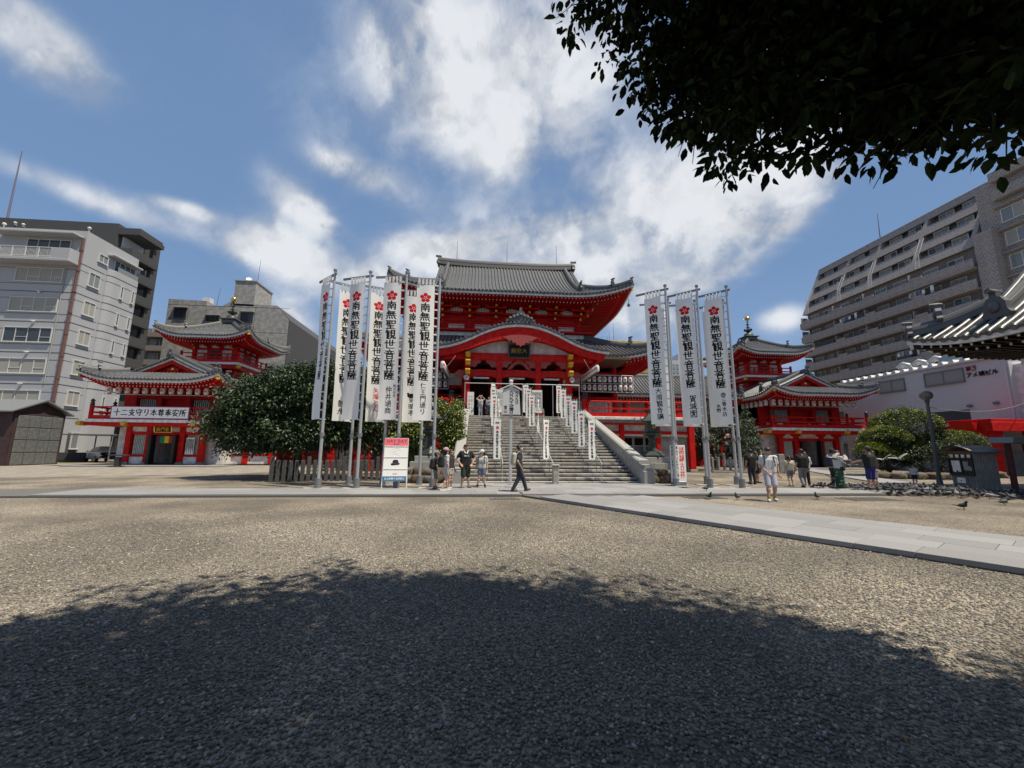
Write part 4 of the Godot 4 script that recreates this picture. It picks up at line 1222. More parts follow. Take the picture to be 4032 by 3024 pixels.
# ---------------------------------------------------------------- brush lettering: strokes on a 100 x 100 square
const GLYPHS := {
"南": "50,2 50,20;12,20 88,20;50,20 46,34;16,36 16,98;16,36 86,36 86,94 76,97;36,44 42,54;66,44 60,54;30,58 72,58;28,74 74,74;50,58 50,92",
"無": "28,2 14,26;22,16 88,16;8,36 94,36;4,58 96,58;26,16 26,58;42,16 42,58;60,16 60,58;76,16 76,58;16,74 8,94;36,74 40,92;58,74 64,92;80,72 94,94",
"聖": "8,8 54,8;16,8 16,46;44,8 44,50;16,22 44,22;16,34 44,34;6,48 52,44;62,10 62,40;62,10 92,10 92,40;62,40 92,40;20,60 82,60;22,77 78,77;10,95 92,95;50,60 50,95",
"観": "20,2 10,20;14,14 50,14;8,28 52,28;28,14 20,44;22,40 22,98;34,28 34,98;22,44 50,44;22,60 50,60;22,76 50,76;22,94 54,94;60,6 60,64;60,6 90,6 90,64;60,24 90,24;60,42 90,42;60,62 90,62;68,64 62,84 50,97;80,64 80,92 97,92 97,80",
"世": "4,36 96,32;22,12 22,90;22,90 90,90;50,6 50,62;74,6 74,60;50,60 74,60",
"音": "50,2 50,14;14,16 86,16;34,20 40,34;66,20 60,34;6,38 94,38;26,50 26,98;26,50 76,50 76,98;26,72 76,72;26,94 76,94",
"菩": "6,12 94,12;32,2 32,22;68,2 68,22;50,24 50,32;18,34 82,34;34,36 40,48;66,36 60,48;6,52 94,52;26,64 26,98;26,64 76,64 76,98;26,94 76,94",
"薩": "6,12 94,12;32,2 32,22;68,2 68,22;12,28 12,98;12,28 30,28 20,48 30,64 14,70;64,22 64,30;40,32 92,32;52,34 56,44;80,34 74,44;42,48 94,48;42,48 40,76 28,96;58,52 50,64;52,60 90,60;70,50 70,94;52,76 88,76;44,95 96,95",
"仁": "32,4 10,46;24,30 24,98;46,28 88,28;38,84 96,84",
"王": "12,12 88,12;18,48 82,48;6,90 94,90;50,12 50,90",
"門": "12,6 12,98;12,6 42,6 42,40;12,22 42,22;12,40 42,40;60,6 60,40;60,6 90,6 90,94 78,96;60,22 90,22;60,40 90,40",
"通": "8,10 18,20;4,38 20,38 20,74 4,86;20,76 40,92 98,94;40,8 88,8 66,22;42,28 42,82;42,28 88,28 88,80;42,46 88,46;42,64 88,64;64,28 64,82",
"り": "28,8 24,50 34,44;68,6 74,40 66,72 40,96",
"仲": "30,4 8,46;22,30 22,98;40,26 40,66;40,26 92,26 92,66;40,62 92,62;66,4 66,98",
"井": "12,30 88,30;4,62 96,62;34,6 32,62 14,96;66,6 66,98",
"商": "50,2 50,14;8,16 92,16;34,18 38,30;66,18 60,30;12,34 12,98;12,34 88,34 88,92 78,96;42,36 28,56;58,36 60,48 76,50;34,64 34,90;34,64 68,64 68,90;34,86 68,86",
"気": "28,4 8,34;22,16 88,16;22,32 78,32;12,48 74,48 80,86 96,96 96,80;56,56 20,92;22,58 62,92",
"晴": "8,14 8,84;8,14 34,14 34,84;8,48 34,48;8,80 34,80;44,14 94,14;48,28 90,28;40,42 98,42;70,4 70,42;50,54 50,98;50,54 90,54 90,94 80,96;50,68 90,68;50,82 90,82",
"亭": "50,2 50,14;8,16 92,16;30,26 30,42;30,26 70,26 70,42;30,42 70,42;10,66 10,54 90,54 88,66;26,68 76,68;52,68 52,94 38,96",
"魏": "24,4 10,14;4,24 50,20;28,10 28,44;28,26 6,44;28,26 50,42;8,54 52,54;28,46 10,70 40,92;44,56 30,80 8,96;70,2 62,14;58,16 58,54;58,16 92,16 92,54;58,34 92,34;58,52 92,52;74,16 74,52;68,54 52,96;80,54 80,92 98,92 98,80",
"旭": "6,40 52,40;30,8 28,44 6,92;50,10 50,80 56,92 98,92 98,78;60,30 60,76;60,30 90,30 90,76;60,52 90,52;60,74 90,74",
"矢": "28,4 12,36;24,22 84,22;6,52 94,52;50,22 44,62 8,96;52,56 92,96",
"場": "4,32 36,30;20,8 20,80;2,84 40,72;48,6 48,40;48,6 86,6 86,40;48,22 86,22;48,38 86,38;38,50 98,50;56,50 36,76;52,64 92,64 86,92 76,96;66,64 48,92;78,64 62,96",
"と": "34,6 40,44;78,24 30,58 24,80 40,92 84,90",
"ん": "54,4 12,96 34,58 48,60 54,90 72,94 92,66",
"株": "4,28 42,28;22,4 22,98;22,30 4,70;24,34 40,56;54,8 46,30;50,22 92,22;42,46 98,46;70,4 70,98;68,48 44,86;72,48 98,84",
"式": "6,26 94,26;62,4 68,60 94,94 96,78;78,6 88,16;12,48 54,48;34,48 34,84;8,90 58,80",
"会": "50,2 6,42;50,2 96,42;28,38 72,38;10,56 90,56;44,58 28,88 78,86;66,70 86,94",
"社": "22,2 28,14;4,24 42,24 8,66;24,48 24,98;28,48 42,62;52,36 94,36;72,8 72,92;46,92 98,92",
"大": "6,36 94,36;50,4 46,44 8,96;52,42 94,96",
"須": "34,6 10,26;38,30 8,54;42,56 6,94;48,10 98,10;70,10 66,24;52,24 52,78;52,24 92,24 92,78;52,42 92,42;52,60 92,60;52,76 92,76;64,80 46,96;80,80 96,96",
"講": "8,8 34,8;2,22 40,22;8,36 34,36;8,50 34,50;8,64 8,96;8,64 34,64 34,96;8,92 34,92;46,14 96,14;44,28 98,28;60,4 60,42;82,4 82,42;42,42 98,42;50,52 50,98;50,52 92,52 92,96;40,72 100,72;70,42 70,84;50,62 92,62",
"賀": "8,16 46,16 42,42 34,44;26,4 8,46;58,12 58,42;58,12 90,12 90,42;58,40 90,40;24,50 24,84;24,50 76,50 76,84;24,61 76,61;24,72 76,72;24,83 76,83;38,86 12,98;62,86 88,98",
"城": "2,32 34,30;18,8 18,78;0,84 36,70;42,24 98,24;42,24 42,60 30,96;42,46 60,46 58,72 50,74;70,4 74,60 94,96 98,80;92,44 64,92;82,6 92,14",
"園": "8,6 8,96;8,6 92,6 92,96;8,94 92,94;50,12 50,30;28,20 72,20;20,32 80,32;36,40 36,54;36,40 66,40 66,54;36,54 66,54;48,56 22,76;38,66 38,86;52,62 78,86;64,58 56,68",
"三": "14,14 86,14;20,50 80,50;6,88 94,88",
"青": "10,12 90,12;18,26 82,26;6,40 94,40;50,2 50,40;24,52 24,98;24,52 76,52 76,94 66,96;24,66 76,66;24,80 76,80",
"木": "8,30 92,30;50,4 50,98;48,32 6,82;52,32 94,82",
"本": "8,26 92,26;50,4 50,98;48,28 6,78;52,28 94,78;32,76 68,76",
"店": "50,2 50,14;12,14 94,14;14,14 12,60 2,96;56,22 56,58;56,38 88,38;34,58 34,96;34,58 84,58 84,96;34,92 84,92",
"水": "50,4 50,94 38,90;10,34 40,34 8,80;88,22 58,46;54,38 94,88",
"野": "8,8 8,44;8,8 46,8 46,44;8,26 46,26;8,44 46,44;27,8 27,88;6,62 48,62;2,90 50,86;58,8 92,8 74,30;62,22 82,38;54,42 96,42 86,58;74,42 74,94 62,94",
"十": "6,46 94,42;50,4 50,98",
"二": "18,24 82,24;6,84 94,84",
"支": "8,24 92,24;50,4 50,48;20,48 80,48 50,80 10,98;28,52 56,80 94,98",
"守": "50,2 50,12;10,32 10,16 90,16 86,32;8,48 92,48;66,34 66,92 52,94;28,60 38,74",
"尊": "30,2 38,14;70,2 62,14;8,18 92,18;22,26 22,62;22,26 78,26 78,62;42,20 40,40 26,50;58,20 58,44 76,44;22,60 78,60;8,74 92,74;66,64 66,94 54,96;30,78 40,90",
"奉": "16,14 84,14;22,30 78,30;6,46 94,46;50,2 44,46 8,78;56,46 94,76;28,62 74,62;24,78 78,78;50,54 50,98",
"安": "50,2 50,12;10,32 10,16 90,16 88,30;6,54 94,54;44,30 24,72 84,96;72,54 54,80 14,96",
"所": "6,10 48,10;12,28 12,66 2,96;12,28 44,28 44,56;12,56 44,56;90,4 58,16;58,16 58,56 48,96;58,44 98,44;78,44 78,98",
"普": "32,2 38,14;68,2 62,14;12,16 88,16;34,16 34,48;64,16 64,48;16,26 24,40;84,26 76,40;6,50 94,50;26,60 26,98;26,60 76,60 76,98;26,78 76,78;26,94 76,94",
"殿": "8,8 48,8;10,8 8,60 2,94;48,8 48,26;10,26 48,26;20,34 20,70;38,34 38,70;12,48 52,48;8,70 54,70;22,76 10,94;38,76 52,92;62,8 60,34 54,44;62,8 86,8 86,34 96,36;58,52 92,52 74,80 52,96;64,58 96,96",
"悲": "38,2 34,50 20,60;4,12 38,12;8,28 36,28;4,44 36,42;62,2 62,60;62,12 94,12;62,28 92,28;62,44 96,44;14,70 6,92;30,66 34,94 70,94 72,82;50,64 56,76;82,66 94,84",
"八": "36,16 30,54 6,92;60,10 68,54 96,92",
"月": "24,6 24,64 8,96;24,6 80,6 80,92 66,96;24,34 80,34;24,60 80,60",
"九": "8,34 68,30 70,88 96,90 96,72;40,4 38,50 8,96",
"日": "20,6 20,96;20,6 80,6 80,96;20,50 80,50;20,92 80,92",
"万": "6,14 94,14;40,14 36,56 8,96;38,42 82,42 76,92 60,94",
"千": "80,4 20,18;6,44 94,44;50,14 50,98",
"功": "6,18 44,18;26,18 26,74;2,80 48,68;50,30 92,30 86,92 72,92;70,6 66,56 46,96",
"徳": "28,2 6,26;30,26 4,54;20,44 20,98;42,14 96,14;68,2 68,24;44,26 44,48;44,26 94,26 94,48;44,46 94,46;60,26 60,46;78,26 78,46;38,58 98,58;40,70 34,90;52,68 56,94 82,94 84,84;66,64 72,76;88,68 98,84",
"當": "50,2 50,18;24,4 32,16;76,4 68,16;8,36 8,20 92,20 90,34;32,30 32,46;32,30 68,30 68,46;32,46 68,46;20,56 20,98;20,56 80,56 80,98;20,76 80,76;50,56 50,96;20,96 80,96",
"山": "50,6 50,90;12,36 12,90 88,90;88,36 88,96",
"諸": "8,8 34,8;2,22 40,22;8,36 34,36;8,50 34,50;8,64 8,96;8,64 34,64 34,96;8,92 34,92;44,18 86,18;66,2 66,40;40,40 98,40;92,6 44,66;56,56 56,98;56,56 88,56 88,98;56,74 88,74;56,94 88,94",
"縁": "24,2 8,22 30,26;36,18 6,56 40,52;22,56 22,98;10,66 4,86;34,66 40,82;54,6 86,6 82,30;48,18 82,18;44,32 98,32;70,32 48,50;62,42 72,70 60,96;66,52 44,66;68,64 42,86;88,38 76,50 98,78",
"吉": "10,18 90,18;50,2 50,42;20,42 80,42;24,56 24,98;24,56 76,56 76,98;24,94 76,94",
"祥": "22,2 28,14;4,24 40,24 8,66;22,48 22,98;28,48 40,62;54,4 60,18;84,4 76,18;46,24 96,24;50,46 92,46;42,68 98,68;70,24 70,98",
"結": "24,2 8,22 30,26;36,18 6,56 40,52;22,56 22,98;10,66 4,86;34,66 40,82;46,20 98,20;72,4 72,44;50,44 94,44;54,58 54,98;54,58 90,58 90,98;54,94 90,94",
"び": "8,16 40,12 16,56 30,92 58,84 66,20 92,60;76,6 82,16;90,2 96,12",
"は": "16,8 10,50 20,92;40,30 94,28;70,6 72,84 48,92 44,76 92,90",
"堂": "50,2 50,16;24,4 32,16;76,4 68,16;8,36 8,20 92,20 90,34;32,32 32,52;32,32 68,32 68,52;32,52 68,52;18,70 82,70;6,94 94,94;50,56 50,94",
"内": "14,20 14,98;14,20 86,20 86,92 74,96;50,2 48,40 24,74;50,42 76,72",
"左": "6,24 94,24;40,4 30,60 4,94;40,54 90,54;62,54 62,92;34,92 96,92",
"側": "22,4 4,44;16,30 16,98;32,10 32,66;32,10 60,10 60,66;32,28 60,28;32,46 60,46;32,64 60,64;38,70 26,92;54,70 64,88;74,14 74,66;92,4 92,92 80,96",
"の": "52,18 40,70 16,78 10,50 40,16 76,20 90,54 58,90",
"布": "6,22 94,22;44,4 6,60;26,44 26,88;26,44 82,44 82,86 72,88;54,30 54,98",
"袋": "26,2 8,26;18,18 18,44;54,2 62,30 92,40;36,20 90,14;50,44 50,54;8,54 92,54;46,56 6,84;28,72 28,94 46,86;54,58 92,94;80,62 64,74",
"様": "4,28 40,28;22,4 22,98;22,30 4,70;24,34 38,56;56,2 60,12;84,2 78,12;48,14 96,14;50,26 92,26;44,40 98,40;70,14 70,92 60,92;46,56 60,56 46,80;92,46 78,58;74,52 96,84",
"に": "14,8 10,50 18,92;42,26 86,26;44,70 50,88 92,86",
"お": "8,28 62,26;34,6 36,90 12,82 20,66 70,50 86,72 60,92;70,14 90,30",
"参": "44,2 24,24 74,22;64,14 80,30;8,40 92,40;44,30 6,62;56,42 94,64;64,50 34,64;70,62 28,78;78,74 18,98",
"下": "6,12 94,12;48,12 48,98;52,34 78,54",
"さ": "14,28 84,20;44,4 70,50 46,48;22,62 34,90 72,92",
"い": "16,14 20,70 36,82;72,18 90,60",
"第": "24,2 8,18;16,12 46,12;62,2 54,16;58,12 94,12;16,28 80,28 80,44;16,44 80,44;20,44 16,60 86,60 80,84;50,28 50,98;46,62 10,92",
"ア": "10,12 90,12 62,46;52,36 44,70 18,96",
"メ": "76,6 52,60 12,94;24,36 84,84",
"横": "4,28 38,28;20,4 20,98;20,30 4,70;22,34 36,52;44,14 96,14;58,2 58,34;82,2 82,34;40,34 98,34;70,34 70,82;48,46 48,80;48,46 92,46 92,80;48,63 92,63;48,80 92,80;56,84 40,98;82,84 98,98",
"ビ": "20,8 20,84 86,88;22,46 76,30;78,6 84,18;92,2 98,14",
"ル": "30,12 28,56 6,92;62,8 62,88 96,54",
"納": "24,2 8,22 30,26;36,18 6,56 40,52;22,56 22,98;10,66 4,86;34,66 40,82;50,22 50,98;50,22 94,22 94,92 84,96;72,4 70,44 56,66;74,46 88,66",
"名": "42,2 12,42;36,16 80,16 60,52 8,84;30,46 44,58;34,62 34,98;34,62 86,62 86,98;34,94 86,94",
"古": "8,26 92,26;50,4 50,54;22,54 22,98;22,54 78,54 78,98;22,94 78,94",
"屋": "14,8 86,8 86,26;14,26 86,26;14,8 12,60 2,96;24,38 88,38;50,38 34,56 78,54;26,72 82,72;52,58 52,92;18,94 94,94",
"帽": "8,24 8,74;8,24 38,24 38,72;22,4 22,98;48,6 48,40;48,6 92,6 92,40;54,18 86,18;54,30 86,30;52,48 52,98;52,48 88,48 88,98;52,64 88,64;52,80 88,80;52,96 88,96",
"子": "18,10 80,10 52,36;50,34 54,92 38,94;6,52 94,52",
"協": "4,40 36,40;20,6 20,98;42,20 94,20 90,42;66,4 46,46;40,62 66,62 62,96;52,50 38,96;70,62 98,62 94,96;82,50 70,96",
"同": "12,8 12,98;12,8 88,8 88,92 76,96;30,28 70,28;32,44 32,80;32,44 68,44 68,80;32,76 68,76",
"組": "24,2 8,22 30,26;36,18 6,56 40,52;22,56 22,98;10,66 4,86;34,66 40,82;54,10 54,92;54,10 88,10 88,92;54,36 88,36;54,62 88,62;44,92 98,92",
"合": "50,2 6,46;50,2 96,46;30,44 70,44;24,62 24,98;24,62 76,62 76,98;24,94 76,94",
"H": "14,4 14,96;86,4 86,96;14,50 86,50", "A": "50,4 8,96;50,4 92,96;24,62 76,62", "T": "4,6 96,6;50,6 50,96", "D": "14,4 14,96;14,4 60,8 90,50 60,92 14,96", "Y": "6,4 50,50;94,4 50,50;50,50 50,96", "3": "12,10 80,8 46,42 84,60 70,90 12,92",
}

func capsule(img: Image, a: Vector2, b: Vector2, r0: float, r1: float, col: Color) -> void:
	var x0 := maxi(0, int(minf(a.x, b.x) - r0 - 1.5)); var x1 := mini(img.get_width() - 1, int(maxf(a.x, b.x) + r0 + 1.5))
	var y0 := maxi(0, int(minf(a.y, b.y) - r0 - 1.5)); var y1 := mini(img.get_height() - 1, int(maxf(a.y, b.y) + r0 + 1.5))
	var d := b - a
	var l2 := maxf(d.length_squared(), 1e-6)
	for y in range(y0, y1 + 1):
		for x in range(x0, x1 + 1):
			var p := Vector2(x + 0.5, y + 0.5) - a
			var t := clampf(p.dot(d) / l2, 0, 1)
			var k := lerpf(r0, r1, t) + 0.5 - (p - d * t).length()
			if k <= 0: continue
			img.set_pixel(x, y, img.get_pixel(x, y).lerp(col, minf(k, 1.0)))

func glyph(img: Image, ch: String, at: Vector2, size: Vector2, col: Color, w: float) -> void:   # at: upper left
	if not GLYPHS.has(ch): return
	for st in GLYPHS[ch].split(";"):
		var pts := []
		for q in st.split(" "):
			var xy: PackedFloat64Array = q.split_floats(",")
			pts.append(at + Vector2(xy[0], xy[1]) * size / 100.0)
		for i in pts.size() - 1:
			var flat := absf(pts[i + 1].y - pts[i].y) < 0.4 * absf(pts[i + 1].x - pts[i].x)
			var k := 0.8 if flat else 1.0     # a brush draws level strokes thinner
			capsule(img, pts[i], pts[i + 1], w * 0.5 * k, w * 0.5 * k * (0.75 if i == pts.size() - 2 else 1.0), col)

func write(img: Image, text: String, x: float, y: float, size: float, vertical: bool, stretch: float, col: Color, w: float) -> void:   # x, y: middle of the line
	var n := text.length()
	var adv := size * 1.08
	for i in n:
		var c := Vector2(x, y + (i - (n - 1) / 2.0) * adv * stretch) if vertical else Vector2(x + (i - (n - 1) / 2.0) * adv, y)
		var s := Vector2(size, size * stretch)
		glyph(img, text[i], c - s / 2, s, col, w)

func text_panel(w: int, h: int, bg: Color, items: Array) -> Image:
	var img := Image.create(w, h, false, Image.FORMAT_RGB8)
	img.fill(bg)
	for it in items: write(img, it[0], it[1], it[2], it[3], it[4] == 1, it[5], it[6], it[7])
	return img

func plum(img: Image, c: Vector2, r: float) -> void:
	var red := Color(0.80, 0.05, 0.10)
	for k in 5:
		var a := TAU * k / 5 - PI / 2
		var p := c + Vector2(cos(a), sin(a)) * r * 0.62
		capsule(img, p, p, r * 0.36, r * 0.36, red)
		capsule(img, c, c + Vector2(cos(a), sin(a)) * r * 0.24, r * 0.035, r * 0.03, red)
	for k in 14:
		var a := TAU * k / 14
		var b := TAU * (k + 1) / 14
		capsule(img, c + Vector2(cos(a), sin(a)) * r * 0.17, c + Vector2(cos(b), sin(b)) * r * 0.17, r * 0.035, r * 0.035, red)

# ---------------------------------------------------------------- paper lanterns
func make_lantern(label: String) -> Node3D:
	var t := thing("paper_lantern", label, "lantern")
	var b := MB.new()
	var prof := PackedVector2Array()
	for i in 15:
		var y := lerpf(-0.24, 0.24, i / 14.0)
		prof.append(Vector2(0.165 * pow(1.0 - pow(absf(y) / 0.31, 2.6), 0.5) * (1.0 if i % 2 == 0 else 0.975), y))
	b.lathe(Vector3.ZERO, prof, 14)
	var paper := mat("lantern_paper", 0.74, 0.72, 0.68, 0.8)
	paper.backlight_enabled = true
	paper.backlight = Color(0.4, 0.39, 0.36)
	put(t, "shade", b, paper)
	b = MB.new()
	for s in [-1, 1]: b.lathe(V(0, s * 0.255, 0), PackedVector2Array([Vector2(0, -0.02), Vector2(0.1, -0.02), Vector2(0.1, 0.02), Vector2(0, 0.02)]), 12)
	put(t, "ring", b, M["black_iron"])
	b = MB.new()
	for k in 5:        # red plum crest on the front
		var a := TAU * k / 5 + PI / 2
		b.ball(V(cos(a) * 0.052, sin(a) * 0.052, 0.158), V(0.036, 0.036, 0.014), 8, 6)
	put(t, "crest", b, mat("crest_red", 0.62, 0.03, 0.05, 0.7))
	return t

# ---------------------------------------------------------------- the two pavilions and the covered corridors
func pavilions() -> void:
	lantern_racks()
	for s in [-1, 1]: pavilion(s)
	for s in [-1, 1]: corridor(s)

func corridor(s: int) -> void:
	var t := thing("corridor", ["low tiled corridor roof half hidden by trees left of the temple hall", "low tiled corridor roof between the temple hall and the right pavilion"][(s + 1) / 2], "corridor", V(CX + s * 16.5, 0, -44.6))
	var r := Roof.new()
	r.ax = 9.0; r.az = 3.6; r.dh = 0.35; r.y0 = 7.55; r.lift = 0.0; r.s1 = 0.5; r.s2 = 0.05; r.reach = 2
	roof(t, r, Vector3.ZERO, 0, [0], 0.34, 1.4, "dark_red", 0.0, [0, 2])
	var rb := MB.new()
	rb.sweep(PackedVector3Array([V(-9, 9.85, 0), V(9, 9.85, 0)]), ridge_sec(0.45, 0.55))
	put(t, "main_ridge", rb, M["ridge_tile"])
	box_part(t, "wall", V(-8.9, 3.6, -0.4), V(8.9, 7.7, -0.2), "white_wall")
	for k in 8: box_part(t, "column", V(-8.9 + k * 2.5, 0, 1.8), V(-8.6 + k * 2.5, 7.4, 2.1), "red_paint", 0.02)
	box_part(t, "gallery_edge", V(-8.9, 3.9, 1.7), V(8.9, 4.15, 2.4), "white_paint", 0.02)
	box_part(t, "gallery_beam", V(-8.9, 3.5, 1.75), V(8.9, 3.88, 2.3), "red_paint", 0.02)
	box_part(t, "ground_wall", V(-8.9, 0, -0.2), V(8.9, 3.6, 0.0), "dark_red")
	red_rail(t, V(-8.9, 4.15, 2.1), V(8.9, 4.15, 2.1), 1.1, 1.9)

func pavilion(s: int) -> void:
	var cx := CX + s * 31.1
	var t := thing("pavilion", ["red pavilion at left with a white lettered board on its gallery", "red pavilion at right beside the clipped bushes"][(s + 1) / 2], "pavilion", V(cx, 0, -44.0))
	# main roof with its gable to the front
	var r := Roof.new()
	r.ax = 7.4; r.az = 5.65; r.dh = 2.3; r.y0 = 7.35; r.lift = 0.75; r.reach = 3.2; r.s1 = 0.36; r.s2 = 0.012
	roof(t, r, V(0, 0, 0), PI / 2, [0, 1, 2, 3], 0.3, 2.2, "dark_red", 0.55)
	# ground floor
	var wz := 4.4
	var xs := [-3.1, -1.4, 1.4, 3.1]
	for e in [-1, 1]: box_part(t, "wall_core", V(minf(e * 1.25, e * 4.6), 0.1, -3.5), V(maxf(e * 1.25, e * 4.6), 3.4, 3.6), "white_wall")
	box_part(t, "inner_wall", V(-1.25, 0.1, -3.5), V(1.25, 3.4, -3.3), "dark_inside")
	box_part(t, "upper_core", V(-4.6, 3.98, -3.5), V(4.6, 7.6, 3.4), "dark_red")
	for i in 4:
		box_part(t, "column", V(xs[i] - 0.24, 0.1, wz - 0.3), V(xs[i] + 0.24, 3.45, wz + 0.14), "red_paint", 0.03)
		box_part(t, "column_base", V(xs[i] - 0.3, 0.08, wz - 0.36), V(xs[i] + 0.3, 0.3, wz + 0.2), "granite_grey", 0.03)
		var br := MB.new()
		for e in [-1, 1]: br.prism(PackedVector2Array([Vector2(e * 0.2, 0.32), Vector2(e * 0.62, 0.32), Vector2(e * 0.5, 0.12), Vector2(e * 0.3, 0.08), Vector2(e * 0.2, -0.12)]), -0.09, 0.09)
		put(t, "carved_bracket", br, M["red_paint"] if s > 0 else M["white_paint"], V(xs[i], 3.1, wz - 0.05))
	for i in 3:
		var a: float = xs[i] + 0.24; var c: float = xs[i + 1] - 0.24
		box_part(t, "tie_beam", V(a, 2.72, wz - 0.15), V(c, 2.98, wz + 0.06), "red_paint", 0.02)
		box_part(t, "white_panel", V(a, 2.98, wz - 0.12), V(c, 3.42, wz - 0.02), "white_wall")
		if i == 1: continue
		box_part(t, "white_panel", V(a, 0.15, wz - 0.14), V(c, 0.78, wz - 0.03), "white_wall")
		box_part(t, "tie_beam", V(a, 0.78, wz - 0.15), V(c, 0.98, wz + 0.05), "red_paint", 0.02)
		box_part(t, "recess_shade_panel", V(a, 0.98, wz - 0.4), V(c, 2.72, wz - 0.3), "black_wood_and_shade")  # near-black panel stands in for the shade behind the bars
		var n := 7
		for k in n:
			var x := lerpf(a + 0.12, c - 0.12, (k + 0.5) / n)
			box_part(t, "window_bar", V(x - 0.045, 0.98, wz - 0.2), V(x + 0.045, 2.72, wz - 0.1), "pale_green", 0.01)
	# doorway
	for e in [-1, 1]:
		box_part(t, "door_leaf", V(e * 1.0 - 0.14, 0.12, wz - 0.1), V(e * 1.0 + 0.14, 2.7, wz + 0.5), "black_wood_and_shade", 0.02)
	box_part(t, "threshold", V(-1.2, 0.1, wz - 0.2), V(1.2, 0.26, wz + 0.05), "black_wood_and_shade", 0.02)
	# wings beside the porch: walls with barred windows
	for e in [-1, 1]:
		var inner: bool = e == -s
		var x0: float = e * 3.34
		var x1: float = e * (8.6 if inner else 4.7)
		var mn := minf(x0, x1); var mx := maxf(x0, x1)
		box_part(t, "wing_wall", V(mn, 0.1, wz - 2.3), V(mx, 3.5, wz - 2.1), "white_wall")
		if inner:
			for k in 3: box_part(t, "column", V(e * (3.5 + k * 2.4) - 0.22, 0.1, wz - 2.2), V(e * (3.5 + k * 2.4) + 0.22, 3.6, wz - 1.8), "red_paint", 0.03)
			box_part(t, "tie_beam", V(mn, 0.85, wz - 2.1), V(mx, 1.02, wz - 1.98), "red_paint", 0.02)
			box_part(t, "tie_beam", V(mn, 2.75, wz - 2.1), V(mx, 3.0, wz - 1.98), "red_paint", 0.02)
			for k in 2:
				var c: float = e * (4.7 + k * 2.4)
				box_part(t, "recess_shade_panel", V(c - 0.85, 1.02, wz - 2.09), V(c + 0.85, 2.75, wz - 2.04), "black_wood_and_shade")  # flat near-black sheet on the wall, painted as a shaded recess
				for j in 12:
					var x := c - 0.78 + j * 0.142
					box_part(t, "window_bar", V(x - 0.035, 1.04, wz - 2.04), V(x + 0.035, 2.73, wz - 1.96), "pale_green", 0.008)
		else:
			box_part(t, "side_door", V(e * 3.95 - 0.45, 0.1, wz - 2.09), V(e * 3.95 + 0.45, 2.1, wz - 2.0), "grey_steel", 0.02)
	# gallery
	box_part(t, "gallery_edge", V(-5.35, 3.72, -3.5), V(5.35, 3.98, wz + 1.9), "white_paint", 0.02)
	box_part(t, "gallery_beam", V(-5.1, 3.42, -3.5), V(5.1, 3.72, wz + 1.6), "red_paint", 0.03)
	box_part(t, "gallery_beam", V(-5.7, 3.44, wz + 1.2), V(5.7, 3.715, wz + 1.75), "red_paint", 0.05)
	for x in [-5.72, -2.6, 2.6, 5.72] if s > 0 else [-5.72, -2.2, 3.4, 5.72]:
		var g := MB.new()
		g.tube(PackedVector3Array([V(x, 3.6, wz + 1.3), V(x, 3.6, wz + 2.05)]), 0.2, 0.2, 12)
		put(t, "gold_beam_end", g, M["gold"])
	var gz := wz + 1.7
	for e in [-1, 1]:
		finial_post(t, V(e * 5.1, 3.98, gz), 1.15, 0.3)
		red_rail(t, V(e * 5.1, 3.98, gz), V(e * 5.1, 3.98, -3.0), 1.05, 1.6)
	finial_post(t, V(s * 5.1, 3.98, gz - 2.2), 1.15, 0.3)
	red_rail(t, V(-5.1, 3.98, gz), V(5.1, 3.98, gz), 1.05, 1.75, 0.0)
	# upper storey walls behind the gallery
	for x in [-3.4, -1.25, 1.25, 3.4]:
		box_part(t, "upper_column", V(x - 0.2, 3.98, wz - 0.7), V(x + 0.2, 6.6, wz - 0.3), "red_paint", 0.03)
	for e in [-1, 1]:
		box_part(t, "recess_shade_panel", V(e * 2.33 - 0.85, 4.7, wz - 0.8), V(e * 2.33 + 0.85, 6.0, wz - 0.72), "black_wood_and_shade")  # dark sheet painted in for shade behind the upper bars
		for j in 9: box_part(t, "window_bar", V(e * 2.33 - 0.72 + j * 0.18 - 0.04, 4.7, wz - 0.71), V(e * 2.33 - 0.72 + j * 0.18 + 0.04, 6.0, wz - 0.63), "pale_green", 0.01)
		for k in 3: box_part(t, "white_panel", V(e * (1.2 + k * 1.2) - 0.3, 4.1, wz - 0.79), V(e * (1.2 + k * 1.2) + 0.3, 4.6, wz - 0.72), "white_wall")
	box_part(t, "tie_beam", V(-3.6, 6.05, wz - 0.75), V(3.6, 6.3, wz - 0.4), "red_paint", 0.02)
	box_part(t, "upper_wall", V(-4.6, 3.98, -3.4), V(4.6, 7.2, wz - 0.8), "dark_red")
	# square tower behind
	tower(t, V(s * 1.1, 0, -4.8), s)
	# lantern rows on their frame under the eave
	var f := thing("lantern_scaffold", "thin white pipe frame of lanterns under the %s pavilion eave" % ["left", "right"][(s + 1) / 2], "frame", V(cx, 0, -44.0 + wz + 1.15))
	var fb := MB.new()
	for y in [6.2, 6.95]: fb.tube(PackedVector3Array([V(-4.75, y, 0), V(4.75, y, 0)]), 0.025, 0.025, 6)
	for x in [-4.75, -2.4, 0.0, 2.4, 4.75]: fb.tube(PackedVector3Array([V(x, 6.2, 0), V(x, 6.95, 0)]), 0.02, 0.02, 6)
	put(f, "pipes", fb, M["white_paint"])
	for k in 13:
		copy(lantern0, V(cx - 4.38 + k * 0.73, 6.57, -44.0 + wz + 1.15), rng.randf_range(-0.25, 0.25), "paper lantern, %s from left under the front eave of the %s pavilion" % [ORD[k], ["left", "right"][(s + 1) / 2]], "lanterns under the %s pavilion eave" % ["left", "right"][(s + 1) / 2]).scale = Vector3.ONE * 1.25
